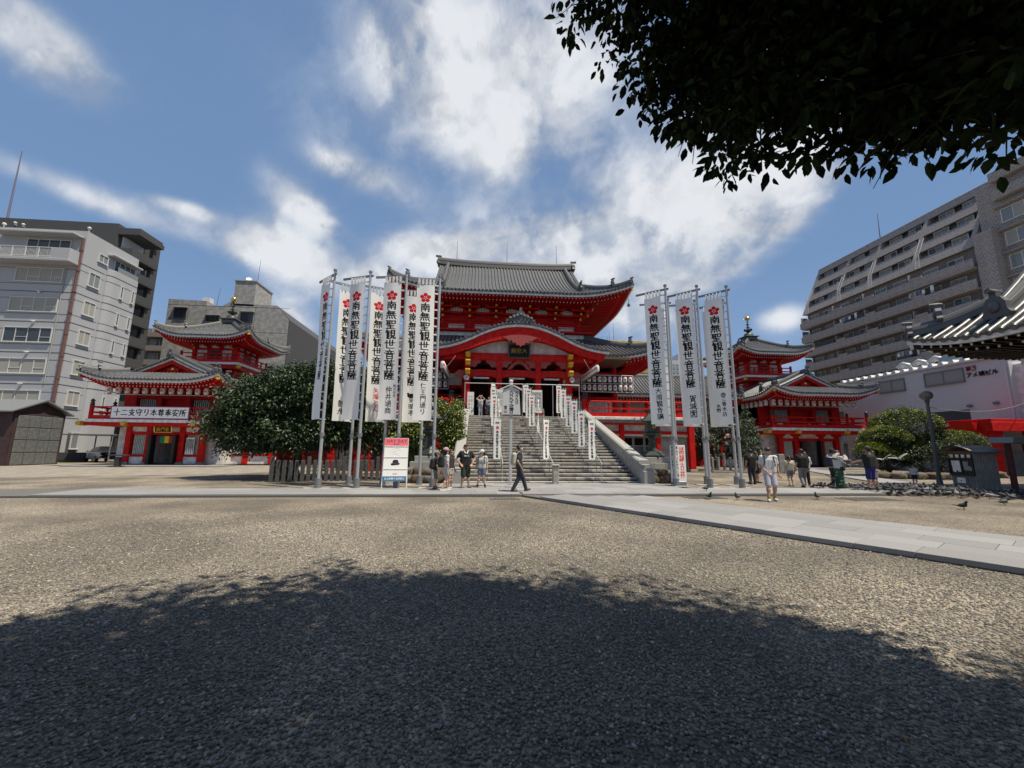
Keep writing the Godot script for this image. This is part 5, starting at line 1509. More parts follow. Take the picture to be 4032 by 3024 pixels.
	for k in 6:     # rows along the inner side
		copy(lantern0, V(cx - s * 4.8, 6.57, -44.0 + wz + 0.6 - k * 0.72), -s * PI / 2, "paper lantern, %s from the front on the inner side of the %s pavilion" % [ORD[k], ["left", "right"][(s + 1) / 2]], "lanterns along the inner side of the %s pavilion" % ["left", "right"][(s + 1) / 2]).scale = Vector3.ONE * 1.25
	if s < 0:
		var sg := thing("sign_board", "long white board with black brush lettering on the left pavilion gallery", "sign", V(cx - 0.25, 4.57, -44.0 + gz + 0.14))
		put(sg, "board", bx(V(0, 0, 0), V(6.4, 1.1, 0.08), 0.01), mat("purple_rim", 0.32, 0.02, 0.12, 0.5))
		var m := MB.new()
		m.quad_uv(V(-3.1, -0.47, 0.045), V(3.1, -0.47, 0.045), V(3.1, 0.47, 0.045), V(-3.1, 0.47, 0.045))
		put(sg, "lettering", m, printed(text_panel(660, 100, Color(0.95, 0.95, 0.94), [["十二支守り本尊奉安所", 330, 50, 58, 0, 1.1, Color(0.03, 0.03, 0.04), 8.5]])))
		var pl := thing("name_plaque", "small black plaque with gold letters over the left pavilion door", "plaque", V(cx + 0.2, 3.2, -44.0 + wz + 0.75))
		pl.rotation.x = 0.2
		put(pl, "plaque_frame", bx(V(0, 0, 0), V(1.5, 0.62, 0.1), 0.03), M["brass"])
		m = MB.new()
		m.quad_uv(V(-0.66, -0.24, 0.055), V(0.66, -0.24, 0.055), V(0.66, 0.24, 0.055), V(-0.66, 0.24, 0.055))
		put(pl, "lettering", m, printed(text_panel(160, 60, Color(0.02, 0.02, 0.02), [["殿門普", 80, 30, 40, 0, 1.1, Color(0.85, 0.65, 0.15), 5.0]])))
		var fl := thing("five_colour_curtain", "short curtain striped green yellow red and white in the left pavilion doorway", "curtain", V(cx + 0.15, 2.0, -44.0 + wz + 0.1))
		for k in 5: put(fl, "strip", bx(V(-0.72 + k * 0.36, 0.3, 0), V(0.355, 0.62, 0.02)), M[["c_violet", "c_green", "c_yellow", "c_red", "c_white"][k]])
		var no := thing("paper_notice", "tall white paper notice beside the left pavilion door", "notice", V(cx + 2.2, 1.75, -44.0 + wz + 0.12))
		put(no, "sheet", bx(V(0, 0, 0), V(0.72, 1.5, 0.03), 0.005), M["white_paint"])
		m = MB.new()
		m.quad_uv(V(-0.34, -0.72, 0.018), V(0.34, -0.72, 0.018), V(0.34, 0.72, 0.018), V(-0.34, 0.72, 0.018))
		put(no, "print", m, printed(small_print(64, 132, 11)))
		var ub := thing("incense_stand", "black iron stand before the left pavilion door", "stand", V(cx - 1.15, 0, -44.0 + wz + 3.2))
		put(ub, "pillar", bx(V(0, 0.4, 0), V(0.34, 0.8, 0.34), 0.03), M["black_iron"])
		put(ub, "tray", bx(V(0, 0.95, 0), V(1.3, 0.1, 0.5), 0.03), M["black_iron"])
		put(ub, "foot", bx(V(0, 0.05, 0), V(0.55, 0.1, 0.55), 0.02), M["black_iron"])

func small_print(w: int, h: int, lines: int) -> Image:     # rows of tiny illegible brush marks, printed vertically
	var img := Image.create(w, h, false, Image.FORMAT_RGB8)
	img.fill(Color(0.90, 0.90, 0.88))
	var keys := GLYPHS.keys()
	for i in lines:
		var x := w - (i + 0.7) * w / (lines + 0.4)
		var s := float(w) / (lines + 0.4) * 0.82
		var y := h * 0.05 + s
		while y < h * (0.95 - 0.3 * float((i * 7) % 3) / 2.0):
			glyph(img, keys[(i * 13 + int(y)) % 80], Vector2(x - s / 2, y - s / 2), Vector2(s, s), Color(0.15, 0.15, 0.16), 1.0)
			y += s * 1.15
	return img

func tower(t: Node3D, at: Vector3, s: int) -> void:
	var o := at
	var w := Node3D.new()
	w.name = "tower"
	t.add_child(w, true)
	w.position = o
	box_part(w, "tower_wall", V(-2.2, 7.0, -2.2), V(2.2, 13.2, 2.2), "dark_red")
	box_part(w, "gallery_edge", V(-3.1, 10.55, -3.1), V(3.1, 10.8, 3.1), "white_paint", 0.02)
	box_part(w, "gallery_beam", V(-2.9, 10.1, -2.9), V(2.9, 10.54, 2.9), "red_paint", 0.03)
	for e in [[-1, 1], [1, 1], [1, -1], [-1, -1]]:
		box_part(w, "rail_post", V(e[0] * 2.95 - 0.1, 10.8, e[1] * 2.95 - 0.1), V(e[0] * 2.95 + 0.1, 12.0, e[1] * 2.95 + 0.1), "red_paint", 0.02)
		box_part(w, "corner_column", V(e[0] * 2.15 - 0.18, 10.8, e[1] * 2.15 - 0.18), V(e[0] * 2.15 + 0.18, 13.0, e[1] * 2.15 + 0.18), "red_paint", 0.02)
		var g := MB.new()
		g.tube(PackedVector3Array([V(e[0] * 2.95, 10.3, e[1] * 2.95), V(e[0] * 3.3, 10.3, e[1] * 3.3)]), 0.2, 0.2, 10)
		put(w, "gold_beam_end", g, M["gold"])
	red_rail(w, V(-2.95, 10.8, 2.95), V(2.95, 10.8, 2.95), 0.95, 1.2)
	red_rail(w, V(-s * 2.95, 10.8, 2.95), V(-s * 2.95, 10.8, -2.95), 0.95, 1.2)
	for f in 2:    # front and inner faces
		for x in [-1.3, 0.0, 1.3]:
			var p := bx(Vector3.ZERO, V(0.95, 1.1, 0.06)) if f == 0 else bx(Vector3.ZERO, V(0.06, 1.1, 0.95))
			put(w, "window_panel" if x != 0.0 else "door_leaf", p, M["pale_green"] if x != 0.0 else M["black_wood_and_shade"], V(x, 11.7, 2.23) if f == 0 else V(-s * 2.23, 11.7, x))
			var q := bx(Vector3.ZERO, V(0.8, 0.4, 0.05)) if f == 0 else bx(Vector3.ZERO, V(0.05, 0.4, 0.8))
			put(w, "white_panel", q, M["white_wall"], V(x, 12.75, 2.24) if f == 0 else V(-s * 2.24, 12.75, x))
	for x in [-2.0, -0.65, 0.65, 2.0]:
		bracket_set(w, V(x, 12.35, 2.25), V(0, 0, 1), 0.62, absf(x) > 1)
		bracket_set(w, V(-s * 2.25, 12.35, x), V(-s, 0, 0), 0.62, false)
	var r := Roof.new()
	r.ax = 4.8; r.az = 4.8; r.dh = 4.8; r.y0 = 13.35; r.lift = 0.85; r.reach = 3.0; r.s1 = 0.42; r.s2 = 0.035
	# the roof's pieces hang on the pavilion itself
	var rn := roof(t, r, o, 0, [0, 1, 3], 0.3, 2.2, "dark_red", 0.0)
	var top := r.y0 + r.rise(4.8)
	box_part(t, "finial_base", o + V(-0.7, top - 0.25, -0.7), o + V(0.7, top + 0.2, 0.7), "ridge_tile", 0.05)
	box_part(t, "finial_base", o + V(-0.9, top + 0.2, -0.9), o + V(0.9, top + 0.32, 0.9), "ridge_tile", 0.04)
	var b := MB.new()
	b.lathe(o + V(0, top + 0.3, 0), PackedVector2Array([Vector2(0.6, 0), Vector2(0.62, 0.12), Vector2(0.52, 0.38), Vector2(0.28, 0.55), Vector2(0.1, 0.6), Vector2(0.36, 0.8), Vector2(0.42, 0.92), Vector2(0.1, 0.96), Vector2(0.08, 1.2), Vector2(0.22, 1.26), Vector2(0.22, 1.32), Vector2(0.08, 1.36), Vector2(0.07, 1.6), Vector2(0.2, 1.66), Vector2(0.2, 1.72), Vector2(0.06, 1.76), Vector2(0.06, 2.0), Vector2(0.15, 2.06), Vector2(0.05, 2.12), Vector2(0.05, 2.3)]), 14)
	for k2 in 8:
		var a := TAU * k2 / 8
		b.ball(o + V(sin(a) * 0.42, top + 1.27, cos(a) * 0.42), V(0.09, 0.16, 0.09), 6, 5)
	put(t, "finial_spire", b, M["bronze"])
	b = MB.new()
	b.ball(o + V(0, top + 2.85, 0), V(0.3, 0.3, 0.3), 14, 10)
	put(t, "golden_ball", b, M["brass"])
	b = MB.new()
	for k2 in 14:
		var a := TAU * k2 / 14
		if absf(sin(a)) < 0.2 and cos(a) < 0: continue
		b.tube(PackedVector3Array([o + V(sin(a) * 0.3, top + 2.85 + cos(a) * 0.3, 0), o + V(sin(a) * 0.72, top + 2.85 + cos(a) * 0.72, 0)]), 0.014, 0.006, 4)
	put(t, "golden_rays", b, M["brass"])

var lantern0: Node3D
const ORD := ["first", "second", "third", "fourth", "fifth", "sixth", "seventh", "eighth", "ninth", "tenth", "eleventh", "twelfth", "thirteenth"]

func lantern_racks() -> void:
	lantern0 = make_lantern("white paper lantern, first from the porch in the upper row of the right rack")
	lantern0.set_meta("group", "lanterns on the rack right of the porch")
	for s in [1, -1]:
		var side := "right" if s > 0 else "left"
		var xa: float = CX + s * 5.6
		var t := thing("lantern_rack", "white pipe rack of small lanterns %s of the porch" % side, "rack", V(0, 0, -33.5))
		var b := MB.new()
		for y in [6.55, 7.27, 8.0]: b.tube(PackedVector3Array([V(xa, y, 0), V(xa + s * 4.55, y, 0)]), 0.028, 0.028, 6)
		for k in 4: b.tube(PackedVector3Array([V(xa + s * [0.0, 1.83, 3.55, 4.55][k], 6.55, 0), V(xa + s * [0.0, 1.83, 3.55, 4.55][k], 8.0, 0)]), 0.024, 0.024, 6)
		put(t, "pipes", b, M["white_paint"])
		b = MB.new()
		b.box(V(xa + s * 2.27, 7.27, -0.3), V(4.6, 1.5, 0.05))
		put(t, "dark_backing", b, M["black_wood_and_shade"])
		for row in 2:
			for k in 10:
				var p := V(xa + s * (0.24 + k * 0.452), 6.91 + 0.72 * row, -33.5)
				if s > 0 and row == 1 and k == 0: lantern0.position = p
				else: copy(lantern0, p, rng.randf_range(-0.4, 0.4), "white paper lantern, %s from the porch in the %s row of the %s rack" % [ORD[k], ["lower", "upper"][row], side], "lanterns on the rack %s of the porch" % side)
		# rows of lanterns hanging towards the eave corner
		for k in 10:
			copy(lantern0, V(CX + s * (5.78 - 0.02 * k), 7.72 - 0.02 * k, -29.5 - 0.36 * k), s * -0.6, "paper lantern, %s from the front in the string on the porch's %s side" % [ORD[k], side], "lanterns hanging along the %s side of the porch" % side).scale = Vector3.ONE * 1.1
		var st := thing("lantern_cable", "thin white cable carrying the lanterns on the %s side of the porch" % side, "cable")
		b = MB.new()
		b.tube(PackedVector3Array([V(CX + s * 5.78, 8.05, -29.4), V(CX + s * 5.6, 7.85, -33.0)]), 0.015, 0.015, 5)
		b.tube(PackedVector3Array([V(CX + s * 4.9, 8.5, -29.9), V(CX + s * 5.7, 7.6, -30.6)]), 0.02, 0.02, 5)
		put(st, "cord", b, M["white_paint"])

# ---------------------------------------------------------------- surrounding buildings
# window facing the local +z of the given yaw; at = middle of its outer face
func window(root: Node, at: Vector3, w: float, h: float, yaw: float, panes := 2, fill := "curtain", frame := "window_frame", bar := -1.0) -> Node3D:
	var o := Node3D.new()
	o.name = "window"
	root.add_child(o, true)
	o.position = at
	o.rotation.y = yaw
	var key := "win_%.2f_%.2f_%d_%.2f" % [w, h, panes, bar]
	if not tex.has(key):
		var b := MB.new()
		var f := 0.07
		for e in [-1, 1]:
			b.box(V(e * (w / 2 - f / 2), 0, 0.03), V(f, h, 0.14)); b.box(V(0, e * (h / 2 - f / 2), 0.03), V(w - 2 * f, f, 0.14))
		for k in range(1, panes): b.box(V(-w / 2 + w * k / panes, 0, 0.03), V(f * 0.8, h - 2 * f, 0.08))
		if bar > 0:
			for k in panes:
				if k % 2 == 1: b.box(V(-w / 2 + w * (k + 0.5) / panes, h * (bar - 0.5), 0.03), V(w / panes - f, f * 0.7, 0.06))
		b.box(V(0, -h / 2 - 0.03, 0.05), V(w + 0.1, 0.06, 0.22))
		tex[key] = b.mesh()
		var g := MB.new()
		g.box(V(0, 0, 0.012), V(w / panes - 0.02, h - 0.04, 0.02))
		tex[key + "p"] = g.mesh()
	put(o, "frame", tex[key], M[frame])
	for k in panes:
		var m := fill
		if fill == "mixed": m = ["curtain", "glass", "pane_grey", "curtain"][rng.randi() % 4]
		put(o, "pane", tex[key + "p"], M[m], V(-w / 2 + w * (k + 0.5) / panes, 0, 0))
	return o

func background() -> void:
	mat("office_wall", 0.52, 0.535, 0.56, 0.85, "fine", 0.6)
	mat("office_dark", 0.06, 0.062, 0.066, 0.8)  # near-black, also painted in for shade in grooves and openings
	mat("dark_block", 0.075, 0.077, 0.08, 0.8, "fine", 0.5)
	mat("concrete", 0.36, 0.355, 0.34, 0.9, "stain", 0.22)
	mat("apt_tile", 0.50, 0.44, 0.405, 0.8, "tiles", 0.9)
	mat("apt_wall", 0.36, 0.315, 0.285, 0.85, "tiles", 1.2)
	mat("brown_apt", 0.30, 0.26, 0.23, 0.85, "fine", 0.3)
	mat("pane_grey", 0.20, 0.22, 0.22, 0.15)
	mat("pipe_red", 0.17, 0.075, 0.06, 0.7, "stain", 0.8)
	mat("yellow_wall", 0.66, 0.47, 0.20, 0.85, "stain", 0.15)
	mat("shed_white", 0.80, 0.81, 0.82, 0.75, "fine", 0.5)
	office()
	dark_block()
	concrete_house()
	var t := thing("apartment_building", "brown apartment block partly hidden between the office and the left pavilion tower", "building", V(-63, 0, -90))
	box_part(t, "wall", V(-8, 0, -12), V(4, 26.6, 0), "brown_apt")
	for f in 5:
		var y := 12.5 + f * 3.0
		box_part(t, "balcony", V(-7, y, 0), V(4.3, y + 1.1, 1.2), "brown_apt", 0.02)
		for k in 3: window(t, V(-5 + k * 3.2, y + 1.9, 0.06), 1.8, 1.6, 0, 2, "mixed")
	t = thing("apartment_building", "pale yellow apartment building rising behind the right end of the temple roof", "building", V(31.5, 0, -80))
	box_part(t, "wall", V(-5.5, 0, -14), V(6, 24.2, 0), "yellow_wall")
	box_part(t, "parapet", V(-5.7, 23.6, -14.2), V(6.2, 24.3, 0.2), "yellow_wall", 0.05)
	for f in 6:
		box_part(t, "balcony", V(0.5, 5.0 + f * 3.1, 0), V(6.1, 6.1 + f * 3.1, 1.2), "yellow_wall", 0.02)
		for k in 2: window(t, V(2.0 + k * 2.6, 6.9 + f * 3.1, 0.06), 1.7, 1.7, 0, 2, "mixed")
	var an := MB.new()
	for k in 5: an.tube(PackedVector3Array([V(-4.5 + k * 0.5, 24.2, -2), V(-4.5 + k * 0.5, 25.0 + (k % 3) * 0.9, -2)]), 0.05, 0.04, 5)
	an.tube(PackedVector3Array([V(-2.2, 24.2, -3), V(-2.2, 29, -3)]), 0.06, 0.03, 5)
	put(t, "antenna", an, M["grey_steel"])
	t = thing("office_tower", "distant grey-blue tower with a grid of windows between the right flags", "building", V(95.5, 0, -180))
	box_part(t, "wall", V(-4.5, 0, -12), V(7, 44, 0), "far_wall")
	for f in 12:
		for k in 6: window(t, V(-3.6 + k * 1.9, 20.0 + f * 1.95, 0.06), 1.3, 1.2, 0, 1, "pane_blue")
	box_part(t, "roof_house", V(0, 44, -8), V(6, 47.5, -1), "far_wall")
	t = thing("storehouse", "dark low storehouse behind the carport", "building", V(-38, 0, -58))
	box_part(t, "wall", V(-9, 0, -6), V(9, 4.6, 0), "dark_block")
	box_part(t, "roof", V(-9.3, 4.6, -6.3), V(9.3, 4.85, 0.4), "grey_steel", 0.04)
	apartments()

func office() -> void:
	var t := thing("office_building", "pale blue-grey concrete office building with band grooves and a rusty corner pipe", "building", V(-47.3, 0, -50))
	box_part(t, "wall", V(-34, 0, -7.6), V(0, 27.4, 0), "office_wall")
	# parapet lip and near-black strips standing for shaded grooves round the two faces
	for y in [23.2, 22.4, 20.5, 19.55, 18.7, 16.85, 15.9, 15.0, 13.2, 12.25, 11.4, 9.5, 8.6, 7.7, 5.9, 4.9]:
		var dark: bool = y in [23.2, 19.55, 15.9, 12.25, 8.6, 4.9]
		var hgt := 0.09 if dark else 0.045
		put(t, "dark_groove_strip", bx(V(-17, y, 0.004), V(34.0, hgt, 0.02)), M["office_dark"])
		put(t, "dark_groove_strip", bx(V(0.004, y, -1.5), V(0.02, hgt, 3.0)), M["office_dark"])
	# rounded bay on the side face
	var poly := PackedVector2Array()
	for k in 7: poly.append(Vector2(0.5 * sin(PI / 2 * k / 6.0), -3.2 - 0.9 + 0.9 * cos(PI / 2 * k / 6.0) - 0.9 * 0.0))
	poly.append(Vector2(0.5, -7.4)); poly.append(Vector2(-0.2, -7.4)); poly.append(Vector2(-0.2, -3.2))
	var b := MB.new()
	b.xf = Transform3D(Basis(Vector3.RIGHT, -PI / 2).rotated(Vector3.UP, 0), Vector3.ZERO)
	var flip := PackedVector2Array()
	for p in poly: flip.append(Vector2(p.x, -p.y))
	b.prism(flip, 0, 24.1)
	put(t, "round_bay", b, M["office_wall"])
	for y in [23.2, 22.4, 20.5, 19.55, 18.7, 16.85, 15.9, 15.0, 13.2, 12.25, 11.4, 9.5, 8.6]:
		var g := MB.new()
		var pth := PackedVector3Array()
		for p in 8: pth.append(V(poly[p].x + 0.004, y, poly[p].y))
		g.sweep(pth, rect(0.03, 0.09 if y in [23.2, 19.55, 15.9, 12.25, 8.6] else 0.045, -0.03))
		put(t, "dark_groove_strip", g, M["office_dark"])
		# top storey: canopies and balconies
	box_part(t, "canopy", V(-9.2, 26.35, 0), V(-0.3, 26.6, 1.3), "office_wall", 0.05)
	box_part(t, "balcony_slab", V(-9.6, 22.85, 0), V(-0.2, 23.25, 1.4), "office_wall", 0.06)
	box_part(t, "balcony_wall", V(-9.6, 23.25, 1.15), V(-7.9, 24.5, 1.35), "office_wall", 0.04)
	box_part(t, "balcony_wall", V(-2.2, 23.25, 1.15), V(-0.25, 24.5, 1.35), "office_wall", 0.04)
	box_part(t, "balcony_wall", V(-0.45, 23.25, 0.02), V(-0.25, 24.5, 1.15), "office_wall", 0.04)
	b = MB.new()
	for k in 5: b.box(V(-7.8 + k * 1.38, 23.9, 1.25), V(0.09, 1.25, 0.09))
	for y in [24.5, 23.4]: b.box(V(-5.05, y, 1.25), V(5.6, 0.07, 0.08))
	for k in 44: b.box(V(-7.7 + k * 0.125, 23.93, 1.25), V(0.025, 1.05, 0.025))
	put(t, "balcony_rail", b, M["window_frame"])
	window(t, V(-3.9, 25.0, 0.03), 4.8, 2.1, 0, 4, "glass")
	# front windows of the lower floors
	for f in 5:
		var y := 21.6 - f * 3.65
		window(t, V(-4.3, y, 0.02), 5.1, 1.75, 0, 4, "curtain" if f != 2 else "glass", "window_frame", 0.36)
		window(t, V(-13.5, y, 0.02), 7.0, 1.75, 0, 5, "curtain", "window_frame", 0.36)
		var lampb := MB.new()
		lampb.box(V(0, 0, 0.2), V(0.32, 0.12, 0.36), 0.05); lampb.box(V(0, -0.15, 0.12), V(0.16, 0.2, 0.2), 0.03)
		put(t, "wall_lamp", lampb, M["white_paint"], V(-3.9, y + 1.6, 0))
		window(t, V(0.03, y + 0.2, -1.75), 1.5, 1.75, PI / 2, 2, "curtain" if f != 0 else "pane_grey")
		for k in 2: window(t, V(0.53, y + 0.0, [-5.1, -6.8][k]), 0.38, 1.7, PI / 2, 1, "glass")
	window(t, V(0.03, 24.95, -2.45), 1.3, 1.05, PI / 2, 2, "pane_grey")
	box_part(t, "canopy", V(0, 25.75, -7.5), V(0.85, 25.98, -3.0), "office_wall", 0.05)
	window(t, V(0.03, 24.9, -5.6), 3.2, 1.5, PI / 2, 4, "glass")
	box_part(t, "glass_parapet", V(0.43, 24.1, -7.3), V(0.49, 24.75, -4.2), "pane_grey")
	# side ground floor
	box_part(t, "entrance_shade_plate", V(0.0, 0.6, -7.0), V(0.06, 3.2, -2.0), "office_dark")  # near-black plate on the wall painted for the shaded entrance
	window(t, V(0.1, 2.3, -3.2), 1.8, 1.9, PI / 2, 2, "pane_grey")
	b = MB.new()
	b.tube(PackedVector3Array([V(-0.22, 3.0, 0.12), V(-0.22, 15.9, 0.12)]), 0.14, 0.14, 8)
	b.tube(PackedVector3Array([V(-0.22, 15.7, 0.12), V(-0.22, 26.4, 0.12)]), 0.12, 0.12, 8)
	for k in 9: b.tube(PackedVector3Array([V(-0.22, 4.0 + k * 2.6, 0.12), V(-0.22, 4.16 + k * 2.6, 0.12)]), 0.175, 0.175, 8)
	put(t, "drain_pipe", b, M["pipe_red"])
	b = MB.new()
	b.tube(PackedVector3Array([V(-1.55, 8.6, 0.06), V(-1.55, 22.6, 0.06)]), 0.04, 0.04, 6)
	put(t, "cable_pipe", b, M["office_wall"])
	for p in [[-0.1, 27.4], [-9.5, 27.4]]:
		b = MB.new()
		b.tube(PackedVector3Array([V(p[0], p[1], -0.2), V(p[0], p[1] + 0.4, -0.2)]), 0.05, 0.05, 6)
		b.ball(V(p[0], p[1] + 0.5, -0.2), V(0.2, 0.16, 0.2), 8, 6)
		put(t, "roof_vent", b, M["white_paint"])

func dark_block() -> void:
	var t := thing("apartment_building", "tall dark grey apartment block with stacked balconies behind the pale office", "building", V(-52.8, 0, -60))
	box_part(t, "wall", V(-30, 0, -8.0), V(0, 34.0, 0), "dark_block")
	box_part(t, "side_wall", V(-0.1, 0, -4.5), V(0.25, 33.2, -0.9), "shed_white")
	box_part(t, "roof_slab", V(0.0, 33.1, -4.6), V(2.9, 33.5, -0.2), "dark_block", 0.05)
	box_part(t, "roof_edge", V(-0.4, 32.4, -4.8), V(3.0, 33.1, -0.1), "dark_block", 0.03)
	for f in 8:
		var y := 28.9 - f * 3.16
		box_part(t, "balcony_slab", V(0.0, y - 0.2, -4.4), V(2.8, y, 0.4), "dark_block", 0.03)
		box_part(t, "balcony_parapet", V(2.6, y, -4.4), V(2.8, y + 1.2, 0.4), "dark_block", 0.02)
		box_part(t, "balcony_parapet", V(0.0, y, 0.22), V(2.6, y + 1.2, 0.4), "dark_block", 0.02)
		box_part(t, "balcony_parapet", V(0.0, y, -4.4), V(2.6, y + 1.2, -4.22), "dark_block", 0.02)
		box_part(t, "column", V(1.9, y + 1.2, -4.1), V(2.5, y + 3.0, -3.6), "dark_block")
		window(t, V(0.34, y + 1.25, -2.6), 1.7, 2.0, PI / 2, 2, "glass")
	for p in [[-13.5, 33.2], [-12.4, 33.0]]:
		var b := MB.new()
		b.ball(V(p[0], p[1], 0.2), V(0.2, 0.16, 0.2), 8, 6); b.box(V(p[0], p[1] - 0.2, 0.1), V(0.12, 0.3, 0.25))
		put(t, "wall_vent", b, M["white_paint"])
	var m := MB.new()
	m.tube(PackedVector3Array([V(-15.2, 33.9, -0.3), V(-15.25, 44.9, -0.3)]), 0.14, 0.05, 6)
	put(t, "mast", m, mat("mast_purple", 0.16, 0.14, 0.20, 0.6))

func concrete_house() -> void:
	var t := thing("concrete_building", "bare grey concrete building with a roof tower and sloping right side above the left trees", "building", V(0, 0, -75))
	var poly := PackedVector2Array([Vector2(-55.6, 0), Vector2(-55.6, 28.05), Vector2(-49.05, 27.9), Vector2(-49.05, 26.95), Vector2(-44.7, 27.1), Vector2(-44.7, 27.6), Vector2(-37.0, 27.5), Vector2(-34.6, 24.8), Vector2(-34.6, 0)])
	var b := MB.new()
	b.prism(poly, -34, 0)
	put(t, "wall", b, M["concrete"])
	b = MB.new()
	b.prism(PackedVector2Array([Vector2(-37.05, 27.6), Vector2(-34.5, 24.85), Vector2(-34.45, 0), Vector2(-34.6, 0), Vector2(-34.7, 24.75), Vector2(-37.1, 27.45)]), -34, -0.05)
	put(t, "slate_side", b, M["dark_block"])
	box_part(t, "roof_tower", V(-44.6, 27.2, -6), V(-41.0, 32.0, 0.0), "concrete")
	box_part(t, "roof_tower_cap", V(-44.75, 31.9, -6.15), V(-40.85, 32.15, 0.15), "concrete", 0.03)
	b = MB.new()
	b.prism(PackedVector2Array([Vector2(-48.8, 26.9), Vector2(-45.0, 29.6), Vector2(-44.6, 29.2), Vector2(-44.6, 26.9)]), -5, -2)
	put(t, "stair_roof", b, M["concrete"])
	for y in [22.3, 27.0]: put(t, "dark_groove_strip", bx(V(-45.1, y, 0.004), V(20.9, 0.06, 0.02)), M["office_dark"])
	for x in [-52.0, -49.05, -40.6]: put(t, "dark_groove_strip", bx(V(x, 20, 0.004), V(0.05, 14, 0.02)), M["office_dark"])
	for w in [[-53.3, 25.4, 2.0, 1.7], [-41.9, 25.0, 2.1, 1.7], [-47.7, 24.6, 2.2, 0.8], [-38.6, 19.2, 2.0, 1.7], [-47.5, 19.5, 2.0, 1.7]]:
		window(t, V(w[0], w[1], 0.04), w[2], w[3], 0, 2, "glass", "black_iron")
		box_part(t, "window_hood", V(w[0] - w[2] / 2 - 0.2, w[1] + w[3] / 2 + 0.15, 0), V(w[0] + w[2] / 2 + 0.2, w[1] + w[3] / 2 + 0.3, 0.5), "concrete", 0.02)
	# dark slabs painted in for shaded balcony recesses on the sloping side
	for k in 4: box_part(t, "balcony_shade_slab", V(-34.7, 8.0 + k * 4.0, -26), V(-34.5, 10.0 + k * 4.0, -5), "office_dark")
	b = MB.new()
	b.tube(PackedVector3Array([V(-41.6, 32.1, -1.5), V(-41.45, 36.9, -1.5)]), 0.06, 0.03, 6)
	b.tube(PackedVector3Array([V(-48.3, 27.6, -1.5), V(-48.0, 31.2, -1.5)]), 0.06, 0.03, 6)
	put(t, "antenna", b, M["grey_steel"])
	b = MB.new()
	b.lathe(V(0, 0, 0), PackedVector2Array([Vector2(0.02, 0), Vector2(0.3, 0.05), Vector2(0.48, 0.18), Vector2(0.5, 0.22), Vector2(0.02, 0.05)]), 12)
	var dish := put(t, "dish", b, M["white_paint"], V(-42.6, 32.5, -0.6))
	dish.rotation = V(1.0, 0.3, 0)
	box_part(t, "roof_box", V(-50.9, 27.9, -2.5), V(-49.5, 29.0, -1.4), "shed_white", 0.04)

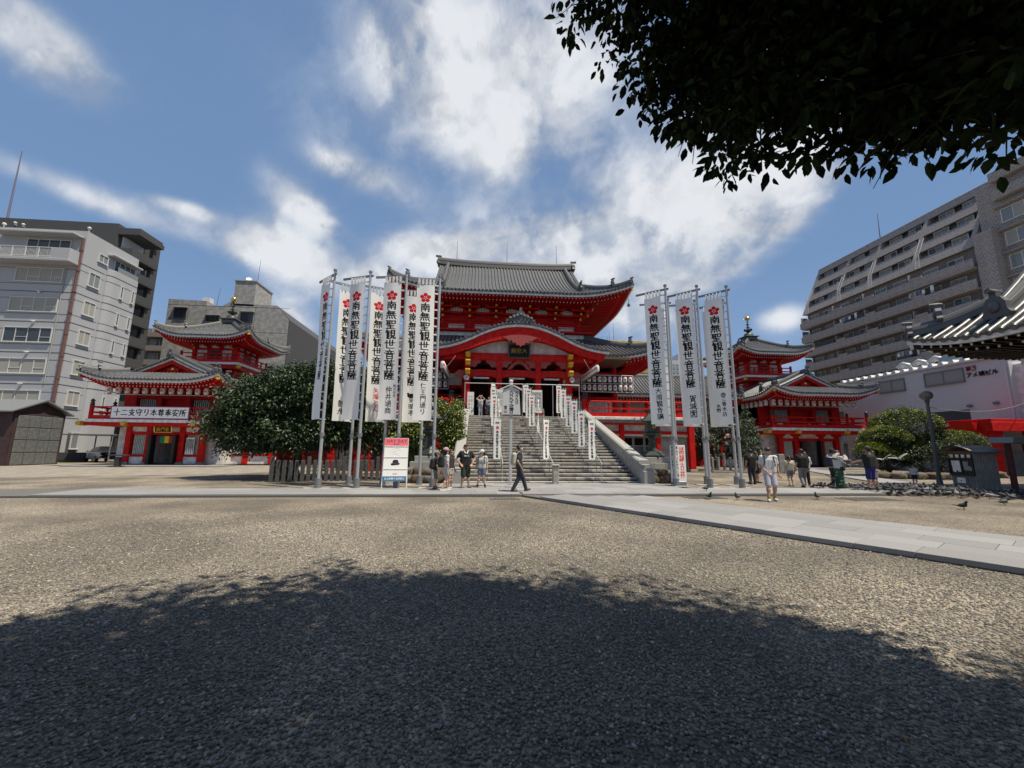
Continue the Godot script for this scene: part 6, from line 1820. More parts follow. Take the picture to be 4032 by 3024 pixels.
func apartments() -> void:
	var t := thing("apartment_block", "large brown tiled apartment block with slanted top floors at right", "building", V(62, 0, -42.3))
	# local: x behind the balcony line, z from 0 (near end) to -27 (far end)
	box_part(t, "wall", V(0.5, 0, -26.8), V(14, 27.6, 0.2), "apt_wall")
	# slanted upper part: its back wall and ribs
	var b := MB.new()
	b.xf = Transform3D(Basis.IDENTITY, V(0, 0, 0))
	b.prism(PackedVector2Array([Vector2(0.85, 27.5), Vector2(5.25, 36.2), Vector2(14, 36.2), Vector2(14, 27.5)]), -26.6, 0.0)
	put(t, "upper_wall", b, M["apt_wall"])
	var zs := [-27.0, -20.2, -14.6, -7.6, -0.4]
	for i in 5:
		b = MB.new()
		var hw := 0.28
		b.prism(PackedVector2Array([Vector2(-0.15, 27.4), Vector2(4.35, 36.7), Vector2(6.2, 36.7), Vector2(1.7, 27.4)]), zs[i] - hw, zs[i] + hw)
		put(t, "slanted_rib", b, M["apt_tile"])
	for f in 4:       # parapet bands up the slope
		var y := 27.35 + f * 2.75
		var x := (y - 27.4) * 0.484
		var hh := 1.5 if f < 3 else 1.1
		b = MB.new()
		b.prism(PackedVector2Array([Vector2(x - 0.15, y), Vector2(x - 0.15 + hh * 0.484, y + hh), Vector2(x + 0.2 + hh * 0.484, y + hh), Vector2(x + 0.2, y)]), -26.9, -0.3)
		put(t, "slanted_band", b, M["apt_tile"])
		if f == 3: continue
		for k in 4:
			var zc: float = (zs[k] + zs[k + 1]) / 2
			for j in 2: window(t, V(x + 0.95 + hh * 0.484, y + hh + 0.45, zc - 1.4 + j * 2.9), 1.9, 1.5, -PI / 2, 2, "mixed")
			b = MB.new()
			b.box(V(0, 0, 0), V(0.04, 0.05, 5.4))
			for j in 14: b.box(V(0, -0.25, -2.6 + j * 0.4), V(0.02, 0.5, 0.02))
			put(t, "balcony_rail", b, M["black_iron"], V(x - 0.0 + hh * 0.484, y + hh + 0.45, zc))
	box_part(t, "roof_band", V(4.2, 36.1, -27.2), V(14, 36.9, 0.1), "apt_tile", 0.05)
	# straight lower floors
	for f in 9:
		var y := 24.55 - f * 2.66
		box_part(t, "balcony_slab", V(-0.9, y - 0.22, -27.0), V(0.6, y, 0.0), "apt_tile")
		box_part(t, "balcony_parapet", V(-0.95, y, -27.2), V(-0.78, y + 1.05, 0.1), "apt_tile", 0.02)
		if f > 6: continue
		for k in 4:
			var za: float = zs[k]; var zb: float = zs[k + 1]
			var st: float = (za + zb) / 2
			box_part(t, "parapet_step", V(-0.96, y + 1.05, za + 0.3), V(-0.79, y + 1.4, za + 1.9), "apt_tile", 0.01)
			box_part(t, "balcony_divider", V(-0.75, y, za - 0.06), V(0.5, y + 2.2, za + 0.06), "apt_tile")
			for j in 2: window(t, V(0.47, y + 1.3, st - 1.5 + j * 2.9), 1.8, 1.9, -PI / 2, 2, "mixed")
			b = MB.new()
			b.box(V(0, 0.36, 0), V(0.04, 0.05, (zb - za) - 2.2))
			for j in 20: b.box(V(0, 0.17, ((j + 0.5) / 20.0 - 0.5) * ((zb - za) - 2.3)), V(0.02, 0.36, 0.02))
			put(t, "balcony_rail", b, M["black_iron"], V(-0.87, y + 1.05, (za + 1.9 + zb) / 2))
	# near end: pier and recessed wing with windows
	box_part(t, "pier", V(-0.4, 0, 0.1), V(3.0, 28.6, 2.0), "apt_tile", 0.04)
	box_part(t, "wing_wall", V(1.0, 0, 0.2), V(16, 34.5, 16), "apt_tile")
	for f in 9:
		var y := 30.0 - f * 2.95
		window(t, V(0.98, y, 3.4), 2.2, 1.7, -PI / 2, 2, "mixed")
		box_part(t, "window_hood", V(0.4, y + 1.1, 1.9), V(1.0, y + 1.24, 5.0), "apt_tile", 0.01)
		window(t, V(0.98, y, 8.4), 1.4, 1.2, -PI / 2, 2, "mixed")
	for f in 2: box_part(t, "wing_balcony", V(0.2, 32.0 + f * 2.4, 2.2), V(1.0, 33.2 + f * 2.4, 9.0), "apt_tile", 0.02)
	b = MB.new()
	b.tube(PackedVector3Array([V(4.2, 36.9, -14.8), V(4.2, 41.2, -14.7)]), 0.08, 0.03, 6)
	put(t, "mast", b, M["mast_purple"])
	# fire ladders on the slant
	for k in 4:
		b = MB.new()
		var z0: float = zs[k] + 1.0
		for e in [0.0, 0.5]: b.tube(PackedVector3Array([V(-0.5, 27.2, z0 + e), V(-0.35, 29.2, z0 + e), V(0.9, 31.8, z0 + e)]), 0.05, 0.05, 5)
		for j in 9: b.tube(PackedVector3Array([V(-0.5 + 0.02 * j, 27.3 + j * 0.4, z0), V(-0.5 + 0.02 * j, 27.3 + j * 0.4, z0 + 0.5)]), 0.03, 0.03, 4)
		put(t, "escape_ladder", b, M["window_frame"])
	# washing and blinds on the balconies
	for w in [[4, -9.0, 0], [2, -22, 1], [1, -6.2, 2], [3, -4.4, 0], [1, -17.5, 0], [4, -3.0, 1], [5, -12.0, 0]]:
		var y: float = 24.55 - w[0] * 2.66
		if w[2] == 1:
			b = MB.new()
			b.quad(V(-1.0, y + 1.1, w[1] + 1.6), V(-1.0, y + 1.1, w[1] - 1.6), V(-0.2, y + 2.4, w[1] - 1.6), V(-0.2, y + 2.4, w[1] + 1.6))
			b.quad(V(-0.19, y + 2.38, w[1] + 1.6), V(-0.19, y + 2.38, w[1] - 1.6), V(-0.99, y + 1.08, w[1] - 1.6), V(-0.99, y + 1.08, w[1] + 1.6))
			one("balcony_blind", b, M["awning_dark"] if w[1] < -10 else M["curtain"], ["wide dark blind hung slanting over an apartment balcony", "pale striped blind hung slanting over an apartment balcony"][names.get("balcony_blind", 0) % 2], "blind", "", V(62, 0, -42.3))
		else:
			var c := thing("washing_line", "washing hung out on an apartment balcony %s" % ["in the middle of the block", "at the near end, high up", "at the near end, third row", "on the far half", "low on the block", "x", "y"][names.get("washing_line", 0)], "washing", V(62, 0, -42.3), 0, "washing on the balconies")
			b = MB.new()
			b.tube(PackedVector3Array([V(-0.6, y + 2.2, w[1] - 1.8), V(-0.6, y + 2.2, w[1] + 1.8)]), 0.03, 0.03, 5)
			put(c, "pole", b, M["window_frame"])
			for j in 6:
				b = MB.new()
				b.box(V(-0.6, y + 2.18 - 0.4, w[1] - 1.5 + j * 0.55), V(0.05, 0.55 + 0.25 * (j % 3), 0.42), 0.02)
				put(c, "cloth", b, M[["c_white", "curtain", "denim", "c_white", "cloth_dark", "c_white"][j]])

func right_side() -> void:
	# white building
	var t := thing("white_building", "long white low building with curtained windows and wall lettering behind the right bushes", "building", V(42, 0, -28))
	box_part(t, "wall", V(0, 0, -15), V(12, 9.3, 0), "shed_white")
	box_part(t, "end_wall", V(0.4, 0, 0), V(12, 8.6, 6), "white_wall")
	box_part(t, "eave_trim", V(-0.25, 9.3, -15.2), V(12, 9.5, 0.1), "shed_white", 0.03)
	for k in 18:       # corrugated roof edge
		var b := MB.new()
		b.prism(PackedVector2Array([Vector2(-0.24, 0), Vector2(0.24, 0), Vector2(0.14, 0.27), Vector2(-0.14, 0.27)]), -6, 6)
		put(t, "roof_rib", b, M["white_paint"], V(5.8, 9.5, -14.6 + k * 0.84), PI / 2)
	window(t, V(-0.03, 8.35, -4.55), 3.15, 1.2, -PI / 2, 2, "curtain", "grey_steel")
	window(t, V(-0.03, 8.3, -9.2), 2.6, 1.2, -PI / 2, 2, "curtain", "grey_steel")
	window(t, V(-0.03, 4.3, -11.5), 0.8, 1.9, -PI / 2, 1, "pane_grey", "black_iron")
	box_part(t, "opening_shade_plate", V(-0.05, 4.3, -5.95), V(0.02, 5.3, -3.05), "office_dark")  # flat dark plate stands in for shade inside an opening
	var tp := MB.new()
	tp.tube(PackedVector3Array([V(-0.1, 3.5, -0.2), V(-0.1, 8.6, -0.2)]), 0.09, 0.09, 8)
	put(t, "drain_pipe", tp, M["shed_white"])
	for p in [[-2.9, 5.6], [-1.1, 5.65]]:
		tp = MB.new()
		tp.box(V(-0.16, p[1], p[0]), V(0.3, 0.22, 0.34), 0.06)
		put(t, "vent_hood", tp, M["grey_steel"])
	var letters := [["第", 8.75, -2.6, 0], ["3", 8.75, -2.2, 0], ["ア", 8.2, -2.62, 1], ["メ", 8.2, -2.18, 1], ["横", 8.2, -1.74, 1], ["ビ", 8.2, -1.3, 1], ["ル", 8.2, -0.86, 1]]
	for l in letters:
		var b := MB.new()
		for st in GLYPHS[l[0]].split(";"):
			var pts := []
			for q in st.split(" "):
				var xy: PackedFloat64Array = q.split_floats(",")
				pts.append(Vector2(xy[0], xy[1]))
			for i in pts.size() - 1:
				var a: Vector2 = pts[i] * 0.004 - Vector2(0.2, 0.2); var c: Vector2 = pts[i + 1] * 0.004 - Vector2(0.2, 0.2)
				b.sweep(PackedVector3Array([V(-0.08, l[1] - a.y, l[2] + a.x), V(-0.08, l[1] - c.y, l[2] + c.x)]), rect(0.055, 0.07, -0.035))
		put(t, "wall_letter", b, M["letter_red"] if l[3] == 0 else M["black_iron"])
	# silver ducts on its roof
	var d := thing("roof_duct", "silver ventilation ducts on the white building roof", "duct", V(44, 9.5, -38))
	for k in 3:
		var b := MB.new()
		b.tube(PackedVector3Array([V(0, 0, k * 1.5), V(0, 0.9, k * 1.5), V(0.1, 1.15, k * 1.5 + 0.4), V(0.2, 0.9, k * 1.5 + 0.9), V(0.2, 0, k * 1.5 + 1.0)]), 0.3, 0.3, 10)
		put(d, "duct_bend", b, M["steel"])
	put(d, "duct_box", bx(V(0.3, 0.55, 4.6), V(1.2, 1.1, 1.4), 0.03), M["pane_blue"])
	# red flat-roofed porch
	t = thing("red_porch", "flat red porch roof on thick red legs beside the white building", "porch", V(37, 0, -26.2))
	box_part(t, "roof_slab", V(0, 3.85, -3.6), V(9, 4.1, 0), "red_paint", 0.02)
	box_part(t, "roof_edge", V(-0.04, 3.2, -0.12), V(9, 3.86, 0.04), "red_paint", 0.02)
	box_part(t, "roof_edge", V(-0.04, 3.2, -3.6), V(0.12, 3.86, -0.12), "dark_red", 0.02)
	for p in [[0.9, -1.2], [6.0, -1.2]]:
		var b := MB.new()
		b.prism(PackedVector2Array([Vector2(-1.5, 3.86), Vector2(1.2, 3.86), Vector2(0.75, 2.4), Vector2(0.7, 0), Vector2(-0.6, 0), Vector2(-0.6, 2.2)]), -0.45, 0.45)
		put(t, "leg", b, M["red_paint"], V(p[0], 0, p[1]))
	box_part(t, "shutter", V(1.6, 0, -3.5), V(5.4, 3.2, -3.3), "grey_steel")
	# corner of the hall at right
	t = thing("side_hall", "corner of a grey tiled temple roof with white rafter ends entering at the right edge", "temple", V(30.0, 0, -8.2))
	var r := Roof.new()
	r.ax = 10.1; r.az = 8.2; r.dh = 2.2; r.y0 = 6.75; r.lift = 0.62; r.reach = 3.4; r.s1 = 0.60; r.s2 = 0.045
	roof(t, r, V(0, 0, 0), PI / 2, [2, 1], 0.42, 3.0, "black_wood_and_shade", 0.9)
	box_part(t, "wall", V(-5.0, 0, -6.6), V(8, 6.6, 6), "black_wood_and_shade")
	for k in 4: box_part(t, "column", V(-5.25, 0, -6.8 + k * 3.4), V(-4.85, 6.3, -6.4 + k * 3.4), "black_wood_and_shade", 0.03)
	for k in 4: box_part(t, "bracket_arm", V(-6.9, 5.35, -6.8 + k * 3.4), V(-4.9, 5.6, -6.55 + k * 3.4), "pale_end", 0.02)

# ---------------------------------------------------------------- flags, signs, fences, lanterns, small buildings
func banner_image(extra: Array) -> Image:
	if not tex.has("banner"):
		var img := Image.create(112, 928, false, Image.FORMAT_RGB8)
		img.fill(Color(0.93, 0.93, 0.925))
		plum(img, Vector2(56, 92), 36)
		write(img, "南無聖観世音菩薩", 56, 397, 64, true, 0.98, Color(0.02, 0.02, 0.025), 9.0)
		tex["banner"] = img
	var out: Image = tex["banner"].duplicate()
	for e in extra: write(out, e[0], e[1], e[2], e[3], true, 1.1, e[4], e[5])
	return out

func flagpole(at: Vector3, arm: Vector3, extra: Array, label: String, blabel: String, seed_: int, emblem := 0) -> void:
	var t := thing("flagpole", "tall steel flagpole " + label, "flagpole", at, 0, "steel flagpoles before the temple stairs")
	var b := MB.new()
	b.tube(PackedVector3Array([V(0, 0.35, 0), V(0, 9.3, 0)]), 0.068, 0.05, 12)
	put(t, "pole", b, M["steel"])
	b = MB.new()
	b.tube(PackedVector3Array([V(0, 0.0, 0), V(0, 0.42, 0)]), 0.13, 0.13, 14)
	put(t, "sleeve", b, M["grey_steel"])
	put(t, "foot_plate", bx(V(-0.05, 0.02, 0.05), V(1.0, 0.04, 0.55), 0.01), M["granite_step"])
	b = MB.new()
	b.tube(PackedVector3Array([V(0, 2.1, 0), V(0, 2.25, 0)]), 0.1, 0.1, 12)
	b.tube(PackedVector3Array([V(0, 9.28, 0), V(0, 9.36, 0)]), 0.075, 0.075, 12)
	put(t, "collar", b, M["grey_steel"])
	var d := arm.normalized()
	b = MB.new()
	b.sweep(PackedVector3Array([-d * 0.15 + V(0, 9.13, 0), d * 1.4 + V(0, 9.13, 0)]), rect(0.06, 0.09, -0.045))
	put(t, "crossarm", b, M["grey_steel"])
	# the flag
	var r := RandomNumberGenerator.new()
	r.seed = seed_
	var f := thing("banner", blabel, "banner", at, 0, "tall white lettered banners")
	var nrm := V(-d.z, 0, d.x) if V(-d.z, 0, d.x).z > 0 else V(d.z, 0, -d.x)
	var lean := r.randf_range(0.08, 0.22)
	var ph := r.randf() * TAU
	var grid := []
	var edge_pts := []
	for i in 33:
		var v := i / 32.0
		var line := PackedVector3Array()
		for k in 9:
			var u := k / 8.0
			var x := 0.22 + 0.78 * (1.0 - u) - lean * v * 0.5
			var wv := sin(v * 7.0 + ph) * 0.05 * v + sin(u * 5.0 + v * 3.0 + ph) * 0.035 + sin(u * 11.0 + v * 9.0) * 0.012 * v
			line.append(d * x + nrm * (0.05 + wv) + V(0, 8.86 - 6.05 * v - 0.03 * sin(u * PI) * (1 - v), 0))
		grid.append(line)
		if i % 2 == 0: edge_pts.append(line[8])
	b = MB.new()
	b.sheet(grid, true, true)
	# keep the print readable from the front: mirror the columns if the sheet faces away
	var q: Vector3 = grid[1][4] - grid[0][4]
	var m := printed_cloth(banner_image(extra), emblem)
	if (grid[0][8] - grid[0][0]).cross(-q).dot(V(0, 0, 1)) < 0:
		for i in b.u.size(): b.u[i] = Vector2(1.0 - b.u[i].x, b.u[i].y)
	put(f, "cloth", b, m)
	b = MB.new()
	for p in edge_pts:
		var to := V(0, p.y, 0)
		b.sweep(PackedVector3Array([p, (p as Vector3).lerp(to, 0.8)]), rect(0.02, 0.06, -0.03))
	for k in 5:
		var p := d * (0.26 + 0.16 * k)
		b.sweep(PackedVector3Array([p + V(0, 8.86, 0) + nrm * 0.05, p + V(0, 9.12, 0) + nrm * 0.05]), PackedVector2Array([Vector2(-0.045, -0.01), Vector2(0.045, -0.01), Vector2(0.045, 0.01), Vector2(-0.045, 0.01)]))
	put(f, "loops", b, M["white_paint"])

func printed_cloth(img: Image, emblem: int) -> StandardMaterial3D:
	if emblem == 1:      # solid dark emblem: a rounded head with two ears
		var k := Color(0.03, 0.03, 0.03)
		capsule(img, Vector2(44, 738), Vector2(68, 738), 15, 15, k)
		for x in [34, 78]: capsule(img, Vector2(x, 724), Vector2(x, 724), 7, 7, k)
	if emblem == 2:
		for k in 20:
			var a := TAU * k / 20
			var c := TAU * (k + 1) / 20
			capsule(img, Vector2(64, 716) + Vector2(cos(a), sin(a)) * 13, Vector2(64, 716) + Vector2(cos(c), sin(c)) * 13, 2.5, 2.5, Color(0.05, 0.05, 0.05))
		glyph(img, "月", Vector2(56, 708), Vector2(16, 16), Color(0.05, 0.05, 0.05), 3)
	var m := printed(img, 0.9)
	m.backlight_enabled = true
	m.backlight = Color(0.55, 0.55, 0.55)
	return m

func furniture() -> void:
	var ink := Color(0.05, 0.05, 0.055)
	var red := Color(0.75, 0.06, 0.1)
	flagpole(V(-6.28, 0, -17.4), V(-1.03, 0, -1.01), [], "at the left end of the front row", "banner turned nearly edge-on at the far left end", 1)
	flagpole(V(-5.55, 0, -18.97), V(-0.9, 0, 0.6), [["魏旭", 50, 835, 44, ink, 5.0], ["株式会社", 92, 790, 18, ink, 2.0]], "behind the left end of the front row", "banner half hidden behind the second banner from the left end", 2)
	flagpole(V(-4.78, 0, -17.43), V(-1.32, 0, -0.52), [], "second from left in the front row", "second front banner from the left, with no name below its black characters", 3)
	flagpole(V(-4.1, 0, -19.0), V(-1.15, 0, 0.4), [["矢場とん", 58, 775, 36, red, 4.5]], "second from left in the back row", "banner with a red name low on it, left half of the group", 4)
	flagpole(V(-3.18, 0, -17.3), V(-1.33, 0, -0.24), [["仲井通商", 56, 800, 38, ink, 4.5], ["株式会社", 92, 740, 18, ink, 2.0]], "standing behind the hat poster", "front banner with four black name characters above the hat poster", 5)
	flagpole(V(-2.48, 0, -18.97), V(-0.9, 0, 0.0), [["気晴亭", 58, 815, 38, ink, 4.5]], "third from left in the back row", "banner with a solid dark emblem above its name, behind the left lantern", 6, 1)
	flagpole(V(-1.76, 0, -17.6), V(-1.36, 0, 0.19), [["仁王門通り", 58, 785, 36, ink, 4.5]], "nearest the stairs on the left side", "front banner nearest the stairs on the left, five name characters below", 7)
	flagpole(V(8.75, 0, -17.5), V(-0.91, 0, -0.8), [["大須観音講", 60, 785, 38, ink, 4.5]], "nearest the stairs on the right side", "front banner nearest the stairs on the right, above the red lettered sign", 8)
	flagpole(V(10.25, 0, -17.4), V(-0.85, 0, -0.9), [["賀城園", 62, 800, 46, ink, 5.5]], "in the middle of the right front row", "middle front banner on the right, three large name characters below", 9)
	flagpole(V(11.66, 0, -17.3), V(-0.85, 0, -0.95), [["三青木店", 66, 800, 30, ink, 4.0], ["水野", 30, 810, 26, ink, 3.5]], "at the right end of the front row", "rightmost front banner with a ring crest above small names", 10, 2)
	flagpole(V(9.7, 0, -19.2), V(-0.9, 0, -0.3), [], "behind the right group, nearest the stairs", "banner hidden behind the front banner nearest the stairs on the right", 11)
	flagpole(V(11.15, 0, -19.2), V(-1.19, 0, -0.4), [], "in the middle of the right back row", "banner hidden behind the middle front banner on the right", 12)
	flagpole(V(12.55, 0, -19.0), V(-1.0, 0, -0.9), [], "at the right end of the back row", "banner peeping out behind the rightmost front banner", 13)
	stair_flags()
	signs()
	bronze_lantern(V(-2.3, 0, -21.5), "left", 1)
	bronze_lantern(V(9.45, 0, -21.3), "right", 2)
	fences()
	left_yard()
	right_yard()

func stair_flags() -> void:
	var img := Image.create(64, 288, false, Image.FORMAT_RGB8)
	img.fill(Color(0.93, 0.93, 0.92))
	write(img, "納奉", 32, 26, 17, false, 1.0, Color(0.05, 0.05, 0.05), 2.5)
	plum(img, Vector2(32, 62), 15)
	write(img, "南無聖観世音菩薩", 32, 180, 23, true, 1.0, Color(0.02, 0.02, 0.02), 3.4)
	var m := printed(img, 0.9)
	m.backlight_enabled = true
	m.backlight = Color(0.5, 0.5, 0.5)
	var bamboo := mat("bamboo_green", 0.06, 0.15, 0.09, 0.5)
	var first: Node3D = null
	var ords := ["topmost", "second from top", "third from top", "fourth from top", "fifth from top", "lowest"]
	for row in 3:
		for i in 6:
			var z: float = [-28.5, -27.1, -25.6, -24.0, -22.2, -20.3][i]
			var x: float = [1.28, 3.67, 6.05][row] + [0.02, 0.05, 0.06, 0.05, 0.0, 0.0][i]
			var ground := 0.162 * floorf((-z - 19.2) / 0.43 + 1)
			var label := "small white lettered flag, %s on the %s handrail of the stairs" % [ords[i], ["left", "middle", "right"][row]]
			var turn := 0.0
			if row == 1 and i in [3, 4]: turn = 1.35
			if row == 0 and i in [3, 4]: turn = 1.25
			if row == 0 and i == 0: turn = 0.9
			if row == 1 and i == 5: turn = 0.7
			turn += rng.randf_range(-0.2, 0.2)
			if first == null:
				first = thing("stair_flag", label, "flag", V(x, ground, z), turn, "small flags along the stair handrails")
				var b := MB.new()
				b.tube(PackedVector3Array([V(0, 0, 0), V(0, 2.75, 0)]), 0.016, 0.012, 6)
				b.tube(PackedVector3Array([V(-0.42, 2.7, 0.0), V(0.1, 2.74, 0)]), 0.009, 0.009, 5)
				put(first, "bamboo_pole", b, bamboo)
				var grid := []
				for r in 13:
					var v := r / 12.0
					var line := PackedVector3Array()
					for k in 5:
						var u := k / 4.0
						line.append(V(-0.40 + 0.36 * u, 2.62 - 1.95 * v, 0.012 + 0.03 * sin(v * 6.0 + u * 2.0)))
					grid.append(line)
				b = MB.new()
				b.sheet(grid, true, true)
				put(first, "cloth", b, m)
				b = MB.new()
				for k in 9: b.box(V(-0.02, 2.55 - k * 0.23, 0.01), V(0.07, 0.035, 0.01))
				for k in 3: b.box(V(-0.36 + k * 0.15, 2.66, 0.005), V(0.035, 0.09, 0.01))
				put(first, "loops", b, M["white_paint"])
			else: copy(first, V(x, ground, z), turn, label)

func signs() -> void:
	# white post with a house-shaped lettered board
	var t := thing("notice_post", "white roofed notice board with black brush characters on a tall post", "sign", V(1.45, 0.1, -17.0))
	var b := MB.new()
	b.box(V(0, 1.5, -0.05), V(0.12, 3.0, 0.09), 0.012); b.box(V(0, 0.03, -0.05), V(0.4, 0.06, 0.22), 0.01)
	put(t, "post", b, mat("grey_paint", 0.44, 0.45, 0.46, 0.5))
	b = MB.new()
	b.prism(PackedVector2Array([Vector2(-0.40, 2.96), Vector2(0.40, 2.96), Vector2(0.345, 4.0), Vector2(0, 4.16), Vector2(-0.345, 4.0)]), -0.05, 0.03)
	put(t, "board", b, mat("sign_grey", 0.58, 0.59, 0.60, 0.6))
	for s in [-1, 1]:
		b = MB.new()
		b.sweep(PackedVector3Array([V(0, 4.22, 0), V(s * 0.48, 4.0, 0)]), rect(0.16, 0.05))
		put(t, "roof_board", b, M["white_paint"])
	b = MB.new()
	b.box(V(0, 4.28, 0), V(0.13, 0.3, 0.1), 0.02); b.box(V(0, 4.4, 0), V(0.17, 0.1, 0.13), 0.03)
	put(t, "cap", b, M["white_paint"])
	b = MB.new()
	b.quad_uv(V(-0.345, 2.98, 0.034), V(0.345, 2.98, 0.034), V(0.345, 3.99, 0.034), V(-0.345, 3.99, 0.034))
	var kk := Color(0.02, 0.02, 0.02)
	put(t, "lettering", b, printed(text_panel(132, 200, Color(0.787, 0.793, 0.8), [["九万九千功徳日", 68, 100, 35, 1, 0.74, kk, 5.6], ["八月九日", 112, 60, 25, 1, 1.05, kk, 4.6], ["當山", 22, 160, 27, 1, 1.1, kk, 4.2]])))
	# hat poster on an easel
	t = thing("poster_stand", "white poster stand with a picture of a dark hat under a pink heading", "poster stand", V(-3.19, 0, -17.0), 0.1)
	for s in [-1, 1]:
		b = MB.new()
		b.tube(PackedVector3Array([V(s * 0.47, 0, 0.3), V(s * 0.45, 2.03, -0.06)]), 0.02, 0.02, 6)
		b.tube(PackedVector3Array([V(s * 0.45, 0, -0.5), V(s * 0.43, 2.0, -0.08)]), 0.018, 0.018, 6)
		put(t, "leg", b, M["white_paint"])
	var img := Image.create(180, 340, false, Image.FORMAT_RGB8)
	img.fill(Color(0.90, 0.90, 0.89))
	img.fill_rect(Rect2i(0, 0, 180, 62), Color(0.90, 0.42, 0.42))
	var blue := Color(0.15, 0.17, 0.50)
	for k in 6: glyph(img, "HAT DAY"[k + (1 if k > 2 else 0)], Vector2(14 + k * 25 + (10 if k > 2 else 0), 14 - (3 if k % 2 else 0)), Vector2(21, 24), blue, 4.5)
	write(img, "帽子の日", 90, 50, 10, false, 1, blue, 1.6)
	for k in 9:
		var x := 42 + (k * 37) % 60
		img.fill_rect(Rect2i(x, 74 + k * 8, 22 + (k * 13) % 26, 2), Color(0.62, 0.62, 0.64) if k > 1 else Color(0.4, 0.38, 0.4))
	for y in [66, 152, 246]: img.fill_rect(Rect2i(0, y, 180, 2), Color(0.72, 0.72, 0.72))
	capsule(img, Vector2(66, 210), Vector2(114, 206), 10, 9, Color(0.08, 0.09, 0.12))      # the hat: brim, crown, band
	capsule(img, Vector2(84, 190), Vector2(98, 189), 16, 15, Color(0.10, 0.11, 0.14))
	capsule(img, Vector2(72, 203), Vector2(110, 200), 2.5, 2.5, Color(0.28, 0.30, 0.36))
	capsule(img, Vector2(78, 286), Vector2(104, 285), 5, 5, Color(0.85, 0.55, 0.58))
	img.fill_rect(Rect2i(0, 304, 180, 36), Color(0.20, 0.42, 0.58))
	write(img, "名古屋帽子協同組合", 90, 322, 16, false, 1.1, Color(0.93, 0.94, 0.95), 2.0)
	var pn := Node3D.new()
	pn.name = "panel"
	t.add_child(pn, true)
	pn.position = V(0, 1.2, 0.1)
	pn.rotation.x = -0.17
	put(pn, "backing", bx(V(0, 0, 0), V(0.93, 1.72, 0.03), 0.005), M["white_paint"])
	b = MB.new()
	b.quad_uv(V(-0.455, -0.85, 0.017), V(0.455, -0.85, 0.017), V(0.455, 0.85, 0.017), V(-0.455, 0.85, 0.017))
	put(pn, "print", b, printed(img, 0.6))
	b = MB.new()
	for y in [0.52, 0.08, -0.39]: b.tube(PackedVector3Array([V(-0.47, y, 0.03), V(0.47, y, 0.03)]), 0.008, 0.008, 5)
	put(pn, "clip_bar", b, M["white_paint"])
	# red lettered sign right of the stairs
	t = thing("sign_stand", "white sign with red and black brush characters right of the stairs", "sign", V(8.95, 0, -17.6), -0.05)
	for s in [-1, 1]: put(t, "leg", bx(V(s * 0.32, 0.95, -0.04), V(0.04, 1.9, 0.04), 0.005), M["grey_steel"])
	b = MB.new()
	b.box(V(0, 0.1, 0.1), V(0.7, 0.04, 0.5), 0.01); b.box(V(0, 0.2, 0.0), V(0.5, 0.2, 0.2), 0.02)
	put(t, "foot", b, M["grey_steel"])
	put(t, "panel", bx(V(0, 1.06, 0), V(0.68, 1.62, 0.03), 0.005), M["white_paint"])
	b = MB.new()
	b.quad_uv(V(-0.33, 0.26, 0.017), V(0.33, 0.26, 0.017), V(0.33, 1.86, 0.017), V(-0.33, 1.86, 0.017))
	put(t, "lettering", b, printed(text_panel(132, 320, Color(0.93, 0.93, 0.91), [["諸縁吉祥", 100, 150, 46, 1, 1.4, Color(0.85, 0.16, 0.10), 6.5], ["縁結びは本堂内左側の", 54, 158, 26, 1, 1.08, kk, 3.2], ["布袋様にお参り下さい", 18, 158, 26, 1, 1.08, kk, 3.2]])))
	# boards under the porch
	var lb := ["white lettered board leaning at the left porch column", "grey lettered board behind the roofed notice post", "white lettered board between the middle and right porch columns"]
	for k in 3:
		t = thing("lettered_board", lb[k], "board", [V(-0.45, 4.05, -30.55), V(1.75, 4.3, -30.6), V(4.6, 4.3, -30.6)][k], 0, "boards under the porch")
		var w: float = [0.5, 0.62, 0.82][k]
		put(t, "panel", bx(V(0, 0.98, 0), V(w, 1.75, 0.04), 0.005), M["white_paint"])
		b = MB.new()
		b.quad_uv(V(-w / 2 + 0.03, 0.14, 0.022), V(w / 2 - 0.03, 0.14, 0.022), V(w / 2 - 0.03, 1.82, 0.022), V(-w / 2 + 0.03, 1.82, 0.022))
		put(t, "print", b, printed(small_print(60, 140, [2, 5, 7][k])))
		for s in [-1, 1]: put(t, "leg", bx(V(s * (w / 2 - 0.03), 0.45, -0.05), V(0.05, 1.4, 0.05), 0.005), M["red_paint"])
	for s in [-1, 1]:
		t = thing("loudspeaker", "grey horn loudspeaker on the %s outer porch column" % ["left", "right"][(s + 1) / 2], "loudspeaker", V(CX + s * 4.05, 6.98, -30.5))
		b = MB.new()
		b.xf = Transform3D(Basis(Vector3.RIGHT, PI / 2), Vector3.ZERO)
		b.lathe(Vector3.ZERO, PackedVector2Array([Vector2(0.0, -0.22), Vector2(0.09, -0.22), Vector2(0.09, -0.05), Vector2(0.13, 0.06), Vector2(0.2, 0.14), Vector2(0.19, 0.145), Vector2(0.1, 0.03), Vector2(0.05, 0.0), Vector2(0.05, 0.06), Vector2(0, 0.08)]), 18)
		put(t, "horn", b, M["window_frame"])
		put(t, "bracket", bx(V(0, -0.1, -0.2), V(0.06, 0.2, 0.1), 0.01), M["black_iron"])

